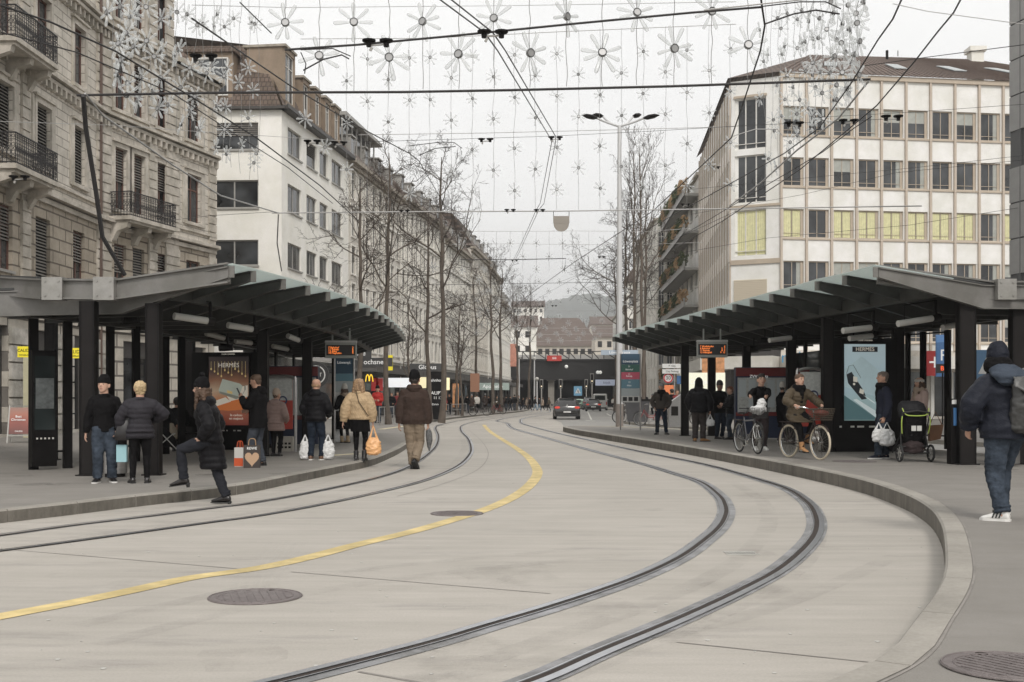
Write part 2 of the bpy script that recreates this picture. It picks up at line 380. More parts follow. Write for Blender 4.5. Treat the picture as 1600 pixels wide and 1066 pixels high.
# ---------------------------------------------------------------- yellow line and marks
Yc = [(-200,1003),(0,964),(100,945),(200,924.5),(300,903),(400,889),(480,872),(560,851),(640,832),(700,815),(760,796),(800,778),(826,760),(839,743),(838,731),(826,715),(806,700),(785,687),(765,674),(756,664)]
Y = smooth_path(catmull(g2(Yc), 8), 2)
mb = MB(); strip(mb, Y, -.10, .10, .004); tag(mb.build('yellow_line', m_yellow), kind='structure')
mb = MB()
for a,b,w in [((0,858),(370,889),.007),((455,894),(860,928),.007),((1057,1004),(1357,1035),.008),((560,1050),(700,1075),.012),((600,790),(900,778),.006)]:
    strip(mb, [gp(*a), gp(*b)], -w, w, .003)
P = catmull(g2([(620,776),(690,757),(745,735),(762,715),(760,700),(748,685),(732,672)]),6); strip(mb, P, -.008, .008, .003)
tag(mb.build('slab_joint', m_joint), kind='structure')
mb = MB()
for a,b,w in [((917,640.5),(924,656),.06),((915,657),(929,658.5),.08),((933,652),(962,653),.06),((940,649),(957,649.5),.06),((948,646.5),(955,650.5),.07)]:
    strip(mb, [gp(*a), gp(*b)], -w, w, .008)
mb.add([(10.8,27,.008),(20,28.5,.008),(20,28.8,.008),(10.8,27.3,.008)],[(0,1,2,3)])
for a,b in [((953,760),(967,761)),((1143,864),(1173,866))]: pass
tag(mb.build('lane_marking', m_white), kind='structure')
mb = MB(); strip(mb, [Vector((2.9,52.2,0)),Vector((4.5,51.3,0)),Vector((6.0,48.7,0)),Vector((8.1,41.5,0))], -.12, .12, ZR+.004); strip(mb, [gp(518,712,ZL),gp(560,709,ZL)], -.12,.12, ZL+.004)
strip(mb, [gp(595,671,ZL),gp(632,666,ZL)], -.16,.16, ZL+.004); tag(mb.build('kerb_marking', mat('cream_paint',(.6,.53,.36),.7,var=.2)), kind='structure')
# ---------------------------------------------------------------- manhole covers
def manhole(c, r, label, rot=0):
    root = thing('manhole_cover', label, 'manhole cover', c, rot)
    mb = MB(); mb.tube([(0,0,.001),(0,0,.006)], r, 40); mb.ring((0,0,.006),(0,0,1), r*.97, .006, 40, 6)
    mb.build('cover', m_iron, root)
    mb = MB(); mb.ring((0,0,.006),(0,0,1), r*.80, .005, 36, 5)
    for i in range(-4,5):
        h = math.sqrt(max(0,(r*.74)**2-(i*r*.16)**2)); mb.box(i*r*.16-.008,i*r*.16+.008,-h,h,.006,.010)
    mb.build('ribs', m_iron, root)
    mb = MB(); mb.disc((r*.4,r*.72,.007),(0,0,1),.03,.004,10); mb.build('lifting_hole', m_groove, root)
manhole(gp(399,933,0), .335, 'round iron manhole cover in the road just below the yellow line at left', .3)
manhole(gp(714,803,0), .33, 'round iron manhole cover touching the far bend of the yellow line', 1)
manhole(gp(1575,1042,ZR+.004), .29, 'round iron manhole cover set in the right pavement near the camera', .6)
mb = MB()
for i in range(11): mb.box(-.14+i*.026,-.128+i*.026,-.09,.09,0,.006)
mb.box(-.15,.15,-.105,-.09,0,.007); mb.box(-.15,.15,.09,.105,0,.007)
tag(mb.build('drain_grate', mat('grate_iron',(.48,.47,.44),.6,.2), loc=gp(1158,865,.002)), 'small slotted drain grate between the rails of the nearer track', 'drain grate')
tag(MB().disc((0,0,.002),(0,0,1),.42,.006,36).build('utility_cover', m_iron, loc=gp(1335,721,ZR+.002)), 'flat dark utility cover in the platform in front of the bus stop poster', 'utility cover')
# bits of litter and gum
random.seed(4); mb = MB()
for _ in range(120):
    px = random.uniform(60,1560); py = 690+random.random()**1.6*370
    c = gp(px,py,.003); r = random.uniform(.006,.016); mb.tube([(c.x,c.y,.002),(c.x,c.y,.005)], r, 6)
tag(mb.build('road_litter', mat('litter',(.5,.49,.46),.8)), kind='stuff')
# ---------------------------------------------------------------- tram stop shelters
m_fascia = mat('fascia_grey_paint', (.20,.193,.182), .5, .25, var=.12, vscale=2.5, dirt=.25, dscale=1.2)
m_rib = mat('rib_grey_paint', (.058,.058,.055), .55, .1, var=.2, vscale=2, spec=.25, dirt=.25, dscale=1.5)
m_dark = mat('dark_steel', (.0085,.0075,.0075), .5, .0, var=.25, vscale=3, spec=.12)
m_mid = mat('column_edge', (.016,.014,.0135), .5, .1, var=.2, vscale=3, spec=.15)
m_lampw = mat('tube_diffuser', (.48,.47,.44), .35, var=.06, vscale=3)
m_chrome = mat('brushed_steel', (.42,.41,.40), .32, .85, var=.15, vscale=6, stretch=(1,1,6))
m_clear = glass('clear_glass', (.05,.055,.055), .03, .93)
m_roofg = bpy.data.materials.new('roof_glass'); m_roofg.use_nodes = True
_n = m_roofg.node_tree.nodes; _l = m_roofg.node_tree.links; _b = _n['Principled BSDF']; _b.inputs['Base Color'].default_value = (.60,.66,.645,1); _b.inputs['Roughness'].default_value = .35
_t = _n.new('ShaderNodeBsdfTranslucent'); _t.inputs[0].default_value = (.78,.83,.81,1); _m = _n.new('ShaderNodeMixShader'); _m.inputs[0].default_value = .55
_l.new(_b.outputs[0], _m.inputs[1]); _l.new(_t.outputs[0], _m.inputs[2]); _l.new(_m.outputs[0], _n['Material Output'].inputs[0])
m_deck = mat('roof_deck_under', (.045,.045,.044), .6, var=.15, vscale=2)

def shelter(root_label, tips_px, ztip, side, fascia_px, cols, zplat, zbox):
    """side=-1: the roof runs to the left of its street edge, +1: to the right"""
    T = [at(x, y, F*(ztip-HC)/(YH-y)) for x,y in tips_px]
    o = Vector((T[0].x, T[0].y, zplat)); root = thing('tram_shelter', root_label, 'shelter', o, 0, 'tram stop shelters')
    D = []
    for i in range(len(T)):
        t = (T[min(i+1,len(T)-1)]-T[max(i-1,0)]); t.z = 0; t.normalize(); n = Vector((t.y,-t.x,0))
        if n.x*side < 0: n = -n
        D.append(n)
    D = smooth_path(D, 4); D = [d.normalized() for d in D]
    drop = .30; L1 = 2.0; L2 = 4.7
    def rib(i, mb, fat=False):
        p = T[i]-o; n = D[i]; a = p+n*L1-Vector((0,0,drop)); b = p+n*L2-Vector((0,0,drop))
        dt = .13 if not fat else .15; dg = .40; w = .05 if not fat else .06
        side_v = Vector((n.y,-n.x,0))*w
        prof = [p, a, b, b-Vector((0,0,dg)), a-Vector((0,0,dg)), p-Vector((0,0,dt))]
        mb.extr([q-side_v/2 for q in prof], side_v)
        # top and bottom flanges
        up = Vector((0,0,.012))
        for u,v in ((p,a),(a,b)): mb.bar(u+up, v+up, .14, .02)
        for u,v in ((prof[5],prof[4]),(prof[4],prof[3])): mb.bar(u-up*.5, v-up*.5, .12, .018)
        for k in (.5,): 
            q = p.lerp(a,k); mb.bar(q-Vector((0,0,.02)), q-Vector((0,0,dt+(dg-dt)*k)), .13, .02)
    for i in range(len(T)):
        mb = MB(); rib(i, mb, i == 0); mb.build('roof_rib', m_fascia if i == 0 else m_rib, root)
        mb = MB(); q = T[i]-o; d = D[i]; s = Vector((d.y,-d.x,0)); mb.bar(q-d*.02+Vector((0,0,.03)), q-d*.02-Vector((0,0,.16)), .15, .02, up=s); mb.build('rib_end_plate', m_fascia, root)
    # glass strip along the street edge and the closed deck behind it
    g = MB(); dk = MB()
    for i in range(len(T)-1):
        p, q = T[i]-o, T[i+1]-o; e = Vector((0,0,.045)); h = Vector((0,0,.02))
        n0, n1 = D[i], D[i+1]; gl = 1.45; k = gl/L1
        p1 = p+n0*gl-Vector((0,0,drop*k)); q1 = q+n1*gl-Vector((0,0,drop*k))
        p0 = p-n0*.06+Vector((0,0,.01)); q0 = q-n1*.06+Vector((0,0,.01))
        lift = Vector((0,0,.0))
        g.extr([p0+e, q0+e, q1+e, p1+e], h)
        p2 = p+n0*L1-Vector((0,0,drop)); q2 = q+n1*L1-Vector((0,0,drop)); p3 = p+n0*L2-Vector((0,0,drop)); q3 = q+n1*L2-Vector((0,0,drop))
        dk.extr([p1+e*.9, q1+e*.9, q2+e*.9, p2+e*.9], h*2); dk.extr([p2+e*.9, q2+e*.9, q3+e*.9, p3+e*.9], h*2)
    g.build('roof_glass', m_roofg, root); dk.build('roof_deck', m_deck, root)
    # longitudinal girders
    for off,hh in ((1.15,.30),(3.9,.28)):
        mb = MB(); zt = (-drop*min(1,off/L1)) - (.13+.27*min(1,off/L1)) 
        for i in range(len(T)-1):
            a = T[i]-o+D[i]*off+Vector((0,0,zt+.02)); b = T[i+1]-o+D[i+1]*off+Vector((0,0,zt+.02))
            mb.bar(a+Vector((0,0,.08)), b+Vector((0,0,.08)), .16, .26)
        mb.build('girder', m_rib, root)
    # end fascia running away from the street, with its box joints
    FP = [Vector(p)-o for p in fascia_px]
    mb = MB()
    for a,b in zip(FP[:-1], FP[1:]):
        mb.bar(a, b, .07, .30); up = Vector((0,0,.155)); mb.bar(a+up, b+up, .2, .03); mb.bar(a-up, b-up, .2, .03)
    mb.build('fascia_beam', m_fascia, root)
    for z in zbox:
        mb = MB(); c = Vector(z)-o; mb.box(c.x-.17,c.x+.17,c.y-.14,c.y+.10,c.z-.19,c.z+.19); [mb.disc((c.x+i*.11,c.y-.145,c.z+j*.12),(0,1,0),.018,.02,8) for i in (-1,1) for j in (-1,1)]; bx = mb.build('beam_joint', mat('joint_plate',(.33,.32,.305),.45,.4,var=.2,vscale=4,dirt=.2), root)
    # back deck beyond the ribs at the near end
    mb = MB()
    b0 = T[0]-o+D[0]*L2-Vector((0,0,drop-.03)); 
    mb.extr([FP[1]+Vector((0,0,.12)), FP[-1]+Vector((0,0,.12)), FP[-1]+Vector((0,4.0,.12)), b0+Vector((0,4.0,.10))], (0,0,.04))
    mb.build('end_deck', m_deck, root)
    # columns
    for cx,cy,top,w in cols:
        mb = MB(); x,y = cx-o.x, cy-o.y
        mb.box(x-w/2,x+w/2,y-.015,y+.015,0,top-zplat); mb.box(x-w/2,x-w/2+.03,y-.11,y+.11,0,top-zplat); mb.box(x+w/2-.03,x+w/2,y-.11,y+.11,0,top-zplat)
        mb.cur = 1; mb.box(x-w/2+.032,x+w/2-.032,y-.105,y-.02,0,top-zplat)
        mb.cur = 0; mb.box(x-w/2-.05,x+w/2+.05,y-.15,y+.15,0,.02)
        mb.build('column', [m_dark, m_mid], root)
    return root, T, D, o
TL = [(358,418.8),(392,426.3),(438.9,438.6),(477.5,448.8),(509,458.5),(534.5,467.4),(554.4,475.8),(572,483),(585,488.5),(595,494.5),(603.5,500),(610.5,505),(616,509.8),(620.7,514.3),(624.4,518.4),(627.5,522.7),(630,526.8)]
def atz(px,py,z): return at(px,py,F*(z-HC)/(YH-py))
fl = [atz(358,427,3.50), at(182,453,19.1), at(72,452,19.3), at(0,447,20.5), at(-220,432,24)]
shelter('dark steel tram shelter on the left platform with grey ribbed glass edged roof', TL, 3.58, -1, fl,
        [(-7.05,19.2,3.05,.25),(-6.0,19.3,3.02,.23),(-8.38,30,3.1,.22),(-5.6,25.9,3.05,.24),(-5.33,30,3.1,.24),(-5.66,36.9,3.1,.2),(-9.6,24,3.1,.2),(-8.0,36.5,3.1,.2)], ZL,
        [at(166,452,19.05), at(86,452,19.25)])
TR = [(1372,420),(1323,433),(1280,442),(1241,453.3),(1208,461.5),(1177.5,469.5),(1150,477.3),(1125,483.6),(1101.6,489.3),(1082,494.7),(1062.7,499.7),(1043.5,504),(1027.6,508.2),(1011.6,512),(997,515.7),(983.6,519.4),(972,523),(960.6,527.6)]
fr = [atz(1372,429,3.72), at(1553,455,21.3), at(1700,452,21.3)]
shelter('dark steel tram shelter on the right platform with grey ribbed glass edged roof', TR, 3.8, 1, fr,
        [(8.41,21.35,3.30,.31),(9.04,27,3.3,.24),(7.28,26.6,3.3,.24),(7.51,31,3.3,.24),(5.73,38.2,3.2,.24),(6.62,38.2,3.2,.24),(9.45,21.5,3.4,.30),(7.45,36.6,3.2,.24)], ZR,
        [at(1569,453,21.2)])
def tube_lamp(a, b, label):
    a, b = Vector(a), Vector(b); r = thing('tube_lamp', label, 'lamp', a, 0, 'tube lamps under the shelter roofs'); b = b-a; z = Vector((0,0,0))
    MB().tube([z, b*.82], .062, 12).build('diffuser', m_lampw, r, True)
    MB().tube([b*.82, b], .075, 12).build('lamp_end', m_mid, r, True)
    mb = MB(); mb.bar(b*.9, b*.9+Vector((0,0,.35)), .05, .05); mb.bar(b*.15, b*.15+Vector((0,0,.35)), .02, .02); mb.bar(b*.13+Vector((0,0,.34)), b*.92+Vector((0,0,.34)), .03, .02); mb.build('bracket', m_dark, r)
for i,(x0,y0,x1,y1,Z,l) in enumerate([(272,494,335,503,20,'nearest tube lamp under the left shelter roof'),(356,508,402,516,22.5,'second tube lamp under the left roof, left of the third column'),
        (322,521,356,530,26,'tube lamp of the back row under the left roof, above the bag poster'),(368,533,398,537,28,'small tube lamp just right of the bag poster under the left roof'),(450,525,470,533,27,'tube lamp between the third and fourth left column'),(426,541,455,547,30,'dark small tube lamp beside the third left column')]):
    tube_lamp(at(x0,y0,Z), at(x1,y1,Z+.5), l)
for (x0,y0,x1,y1,Z,l) in [(1403,506,1468,496,22,'nearest tube lamp under the right shelter roof'),(1317,517,1370,511,23.5,'tube lamp above the perfume poster under the right roof'),(1202,532,1243,527,29,'tube lamp above the cyclist under the right roof'),
        (1327,529,1370,524,26,'lower tube lamp just above the perfume poster'),(1473,512,1508,505,24,'tube lamp left of the thick right column')]:
    tube_lamp(at(x0,y0,Z), at(x1,y1,Z+.3), l)
def loudspeaker(p, label):
    r = thing('loudspeaker', label, 'loudspeaker', p, 0, 'loudspeakers under the shelter roofs')
    MB().tube([(-.11,-.05,0),(-.02,0,0),(.16,0,0)], [.085,.085,.07], 10).build('horn', m_dark, r, True); MB().bar((.05,0,.05),(.05,0,.3),.03).build('bracket', m_dark, r)
loudspeaker(at(203,500,20.5), 'dark loudspeaker between the two near columns of the left shelter'); loudspeaker(at(1175,545,32), 'dark loudspeaker left of the middle column of the right shelter')
loudspeaker(at(1192,532,31), 'dark loudspeaker right of the middle column of the right shelter'); loudspeaker(at(352,543,24), 'dark loudspeaker above the bag poster')

# glass screens behind the shelters
def screen(a, b, zp, top, label, posts=2, rails=(.32,), slab=None, glassz=(.35,2.6)):
    a, b = Vector(a), Vector(b); r = thing('glass_screen', label, 'glass screen', (a.x,a.y,zp), 0, 'glass screens of the tram stops'); d = b-a; d.z = 0
    for k in range(posts):
        q = d*(k/(posts-1)); n = d.normalized(); mb = MB(); s = Vector((n.y,-n.x,0))
        mb.bar(q, q+Vector((0,0,top-zp)), .07, .16, up=n); mb.build('post', m_dark, r)
    for z in list(rails)+[top-zp-.05]: 
        mb = MB(); mb.bar(Vector((0,0,z)), d+Vector((0,0,z)), .035, .035); mb.build('rail', m_dark, r)
    mb = MB(); n = d.normalized(); w = Vector((n.y,-n.x,0))*.012; e = n*.05
    mb.quad(e+Vector((0,0,glassz[0])), d-e+Vector((0,0,glassz[0])), d-e+Vector((0,0,glassz[1])), e+Vector((0,0,glassz[1]))); mb.build('glass_pane', m_clear, r)
def gq(px,py,z): v = gp(px,py,z); return (v.x,v.y,z)
screen((-8.64,20.8,0),(-8.18,21.2,0), ZL, 2.95, 'narrow glass screen between two posts at the left end of the left stop', 2)
screen((-8.02,23,0),(-7.67,23.5,0), ZL, 2.95, 'glass screen behind the standing couple at the left stop', 2)
screen((-8.3,26.4,0),(-7.75,27,0), ZL, 2.95, 'glass screen behind the seated waiting people', 3)
screen((-7.35,33,0),(-7.2,38,0), ZL, 2.95, 'far glass screen behind the blue map board', 3)
screen((9.9,29.4,0),(10.55,27.9,0), ZR, 3.1, 'glass screen left of the thick right column', 3)
screen((9.9,28.8,0),(9.5,32,0), ZR, 3.1, 'glass screen behind the perfume poster', 3)
screen((8.95,31.5,0),(8.5,35.2,0), ZR, 3.1, 'glass screen behind the cyclist', 4)
screen((10.6,22.6,0),(11.6,21.9,0), ZR, 3.1, 'glass screen at the far right, behind the hooded man', 2)

# ---------------------------------------------------------------- poster displays
def plane_mat(fn): 
    m = bpy.data.materials.new(fn.__name__); m.use_nodes = True; fn(m.node_tree); return m
def ramp(nt, src, stops):
    c = nt.nodes.new('ShaderNodeValToRGB'); e = c.color_ramp.elements
    while len(e) < len(stops): e.new(.5)
    for k,(p,col) in enumerate(stops): e[k].position = p; e[k].color = (*col,1)
    nt.links.new(src, c.inputs[0]); return c.outputs[0]
def poster_bg(name, stops, emit, noise_amt=.25, scale=1.2):
    """printed backlit sheet: colour runs up the sheet with a soft printed cloud pattern"""
    m = bpy.data.materials.new(name); m.use_nodes = True; nt = m.node_tree; N = nt.nodes; L = nt.links; b = N['Principled BSDF']
    tc = N.new('ShaderNodeTexCoord'); sp = N.new('ShaderNodeSeparateXYZ'); L.new(tc.outputs['Generated'], sp.inputs[0])
    n = N.new('ShaderNodeTexNoise'); n.inputs['Scale'].default_value = scale; n.inputs['Detail'].default_value = 4; L.new(tc.outputs['Object'], n.inputs['Vector'])
    a = N.new('ShaderNodeMath'); a.operation = 'MULTIPLY_ADD'; a.inputs[1].default_value = noise_amt; L.new(n.outputs[0], a.inputs[0]); L.new(sp.outputs[2], a.inputs[2])
    s = N.new('ShaderNodeMath'); s.operation = 'SUBTRACT'; s.inputs[1].default_value = noise_amt*.5; L.new(a.outputs[0], s.inputs[0])
    col = ramp(nt, s.outputs[0], stops); L.new(col, b.inputs['Base Color']); L.new(col, b.inputs['Emission Color']); b.inputs['Emission Strength'].default_value = emit; b.inputs['Roughness'].default_value = .3
    return m
def display(label, c, w, h, rz, pz0, pw, ph, bgm, pxo=0):
    """black cabinet with a lit poster; x across, -y towards the viewer"""
    r = thing('poster_display', label, 'poster display', c, rz)
    mb = MB(); mb.box(-w/2,w/2,-.02,.20,.08,h); mb.box(-w/2+.04,w/2-.04,0,.18,0,.08)
    x0,x1,z0,z1 = pxo-pw/2-.05,pxo+pw/2+.05,pz0-.05,pz0+ph+.05
    mb.box(x0,x0+.04,-.05,-.02,z0,z1); mb.box(x1-.04,x1,-.05,-.02,z0,z1); mb.box(x0,x1,-.05,-.02,z1-.04,z1); mb.box(x0,x1,-.05,-.02,z0,z0+.04)
    mb.build('cabinet', m_dark, r)
    MB().box(pxo-pw/2,pxo+pw/2,-.028,-.022,pz0,pz0+ph).build('poster', bgm, r)
    return r
bg1 = poster_bg('poster_orange', [(0,(.22,.045,.03)),(.18,(.36,.10,.05)),(.36,(.50,.21,.09)),(.5,(.50,.36,.24)),(.66,(.26,.11,.05)),(.80,(.05,.018,.012)),(1,(.015,.01,.01))], .22)
c = gp(352,703,ZL); rz1 = R(-8)
d1 = display('black display with an orange lit poster of a pale handbag on the left platform', (c.x,c.y,ZL), 1.75, 2.45, rz1, .62, 1.04, 1.72, bg1, .10)
m_pk = [mat('poster_paper_white',(.72,.66,.55),.5,emit=.25), mat('poster_bag_pale',(.50,.54,.46),.5,emit=.2,var=.1), mat('poster_bag_dark',(.30,.31,.25),.5,emit=.15), mat('poster_gold',(.62,.46,.18),.4,emit=.3), mat('poster_black',(.02,.02,.022),.4), mat('poster_rust',(.55,.16,.04),.5,emit=.3)]
y = -.031
def flat(mb, pts, y): mb.add([(p[0],y,p[1]) for p in pts]+[(p[0],y+.0015,p[1]) for p in pts], [tuple(range(len(pts))), tuple(range(len(pts),2*len(pts)))[::-1]]+[(i,(i+1)%len(pts),len(pts)+(i+1)%len(pts),len(pts)+i) for i in range(len(pts))])
mb = MB()
mb.cur = 0; flat(mb, [(-.05,1.50),(.60,1.62),(.60,1.33),(.14,1.22)], y)
mb.cur = 5; flat(mb, [(-.38,1.16),(.14,1.22),(.60,1.33),(.60,1.02),(.1,.98),(-.36,1.02)], y-.001)
mb.cur = 0; flat(mb, [(-.36,1.20),(.02,1.32),(.16,1.21),(-.2,1.10)], y-.002)
mb.cur = 1; flat(mb, [(-.06,1.78),(.40,1.66),(.47,1.60),(.36,1.30),(.30,1.27),(-.14,1.42),(-.16,1.50)], y-.004)
mb.cur = 2; flat(mb, [(-.14,1.47),(.37,1.34),(.35,1.29),(.30,1.27),(-.14,1.42)], y-.006)
mb.cur = 3; flat(mb, [(.06,1.50),(.20,1.46),(.20,1.40),(.06,1.43)], y-.007)
mb.cur = 4; 
for (a,b) in zip([(.45,1.62),(.53,1.60),(.53,1.5),(.46,1.38),(.52,1.30),(.56,1.28)],[(.53,1.60),(.53,1.5),(.46,1.38),(.52,1.30),(.56,1.28),(.6,1.3)]): mb.bar((a[0],y-.003,a[1]),(b[0],y-.003,b[1]),.02,.004)
for k in range(11): mb.cur = 3; xx = -.36+k*.09; mb.bar((xx,y,2.22),(xx,y,2.05-((k*37)%7)*.03),.006,.003); mb.ball((xx,y,2.03-((k*37)%7)*.03),(.022,.003,.03),6,4)
mb.build('handbag_picture', m_pk, d1)
m_let = mat('poster_letters',(.62,.58,.5),.5,emit=.35); text('lettering', 'HERMÈS', .155, m_let, d1, (.10,-.034,2.12))
text('lettering', 'le cadeau\nen majesté', .085, m_let, d1, (.30,-.034,.83)); text('lettering', 'CLEAR CHANNEL', .045, m_let, d1, (.1,-.054,2.40))
for k,(xx,w) in enumerate([(-.1,.09),(.04,.03),(.22,.06),(.33,.09)]): MB().box(xx,xx+w,-.03,-.021,.47,.50).build('cabinet_label', m_white, d1)
bg2 = poster_bg('poster_blue', [(0,(.20,.30,.30)),(.2,(.34,.47,.48)),(.45,(.36,.50,.55)),(.7,(.42,.55,.60)),(1,(.48,.60,.64))], .30, .5)
c = gp(1352,706,ZR)
d2 = display('black display with a pale blue lit perfume poster on the right platform', (c.x,c.y,ZR), 1.5, 2.62, R(5), .72, .98, 1.76, bg2, -.02)
m_p2 = [mat('poster_ice',(.60,.68,.68),.5,emit=.3), mat('poster_teal',(.12,.24,.26),.5,emit=.12), mat('poster_ink',(.03,.04,.05),.5), mat('poster_silver',(.62,.60,.52),.4,emit=.3), mat('poster_mist',(.44,.57,.60),.5,emit=.25,var=.1)]
mb = MB()
mb.cur = 4; flat(mb, [(-.51,1.9),(-.1,2.2),(.47,1.75),(.47,1.2),(-.51,1.5)], y)
mb.cur = 1; flat(mb, [(-.51,.74),(.30,.74),(-.30,1.16),(-.51,1.3)], y-.001)
mb.cur = 0; flat(mb, [(-.30,1.20),(-.22,1.22),(.47,.80),(.47,.74),(.30,.74)], y-.002)
mb.cur = 2
P = [(-.46,1.80),(-.40,1.98),(-.30,2.0),(-.22,1.86),(-.12,1.7)]
for a,b in zip(P[:-1],P[1:]): mb.bar((a[0],y-.003,a[1]),(b[0],y-.003,b[1]),.02,.004)
flat(mb, [(-.46,1.78),(-.34,1.84),(-.06,1.42),(.02,1.22),(-.10,1.20),(-.42,1.58)], y-.004)
mb.cur = 3; flat(mb, [(-.30,1.74),(-.20,1.72),(-.20,1.60),(-.30,1.62)], y-.006); flat(mb, [(-.14,1.46),(-.04,1.42),(-.06,1.32),(-.16,1.36)], y-.006); mb.ball((-.28,1.56,1.56)[:1]+(y-.006,1.56),(.03,.003,.03),8,6)
mb.cur = 0; flat(mb, [(-.06,1.30),(.10,1.18),(.22,1.10),(.21,1.14),(.06,1.24)], y-.005); mb.cur = 2; flat(mb, [(-.32,2.30),(.28,2.30),(.28,2.42),(-.32,2.42)], y-.003)
mb.build('perfume_picture', m_p2, d2)
text('lettering', 'HERMÈS', .125, m_let, d2, (-.02,-.036,2.36)); text('lettering', 'CLEAR CHANNEL', .045, m_let, d2, (-.02,-.054,2.565))
for k,(xx,w) in enumerate([(-.62,.05),(-.36,.09),(-.2,.16),(.08,.16)]): MB().box(xx,xx+w,-.03,-.021,.56,.60).build('cabinet_label', m_white, d2)

# ---------------------------------------------------------------- departure boards
m_board = mat('board_black', (.012,.011,.011), .35); m_led = mat('orange_led', (1,.25,.05), .5, emit=.95); m_case = mat('board_case', (.26,.27,.25), .4, .4, var=.08)
def board(label, c, w, h, lines, rz=0, hang=.32):
    r = thing('departure_board', label, 'departure board', c, rz, 'hanging departure boards')
    MB().box(-w/2,w/2,-.1,.1,-h/2,h/2).build('case', m_case, r); MB().box(-w/2-.01,w/2+.01,-.115,.1,h/2-.05,h/2-.015).build('top_strip', m_chrome, r)
    MB().box(-w/2+.03,w/2-.03,-.108,-.098,-h/2+.07,h/2-.12).build('screen', m_board, r)
    for k,(a,b) in enumerate(lines):
        zz = h/2-.19-k*(h-.27)/len(lines); t = text('led_text', a, .068, m_led, r, (-w/2+.08,-.112,zz), align='LEFT'); t = text('led_text', b, .068, m_led, r, (w/2-.07,-.112,zz), align='RIGHT')
    for s in (-.28,.28): MB().bar((s*w,0,h/2),(s*w,0,h/2+hang),.04).build('hanger', m_case, r)
b1 = board('black departure board with orange text hanging from the left shelter roof', at(533,546,30), .80, .46, [('7 Bahnhof','2'),('11 Rehalp','6'),('13 Albis','8'),('10 Flughafen','9')], R(3))
b2 = board('black departure board with orange text hanging from the right shelter roof', at(1112.5,545,33), .86, .50, [('7 Wollishofen','4'),('6 Bahnhof','5  7'),('11 Rehalp','8  9'),('13 Albisgütli','9  12')], R(-3))
# ---------------------------------------------------------------- buildings
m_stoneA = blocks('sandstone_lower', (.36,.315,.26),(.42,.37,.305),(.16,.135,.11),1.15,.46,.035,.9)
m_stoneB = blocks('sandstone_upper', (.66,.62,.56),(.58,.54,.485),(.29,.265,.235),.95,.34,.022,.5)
m_stoneG = blocks('stone_ground', (.56,.52,.46),(.48,.45,.40),(.18,.165,.15),2.2,.60,.05,1)
m_trim = mat('stone_trim', (.55,.505,.445), .85, var=.16, vscale=2.5, dirt=.35, dscale=1.0, bump=.3, bscale=9)
m_trimd = mat('stone_trim_dark', (.40,.355,.30), .85, var=.16, vscale=2.5, dirt=.4, dscale=1.2, bump=.3, bscale=9)
m_wood = mat('brown_window_frame', (.11,.05,.035), .5, var=.2)
m_frameg = mat('grey_window_frame', (.30,.29,.27), .5, var=.1)
m_tan = mat('tan_frame', (.44,.37,.29), .5, var=.1, vscale=1.5)
m_wframe = mat('white_window_frame', (.62,.60,.56), .5, var=.08)
m_pane = glass('window_pane', (.028,.03,.032), .07); m_pane2 = glass('window_pane_pale', (.15,.16,.16), .08)
m_slat = mat('shutter_slat', (.20,.185,.165), .6, var=.15); m_slatd = mat('shutter_dark', (.05,.045,.04), .8)
m_ironb = mat('wrought_iron', (.035,.033,.035), .55, .4)
m_white_w = mat('white_render', (.82,.80,.76), .85, var=.05, vscale=1.2, dirt=.10, dscale=.35, bump=.1, bscale=30)
m_tile = blocks('brown_roof_tile', (.115,.085,.07),(.15,.11,.09),(.05,.04,.035),.28,.34,.03,.9)
m_orange = mat('tan_dormer_cheek', (.27,.205,.15), .7, var=.12, vscale=2, dirt=.2)
m_shop = mat('dark_shop_front', (.05,.047,.045), .45, var=.3); m_warm = mat('warm_shop_light', (1,.62,.30), .5, emit=1.1)
def pt(P, t): return Vector((P[0],P[1],0))
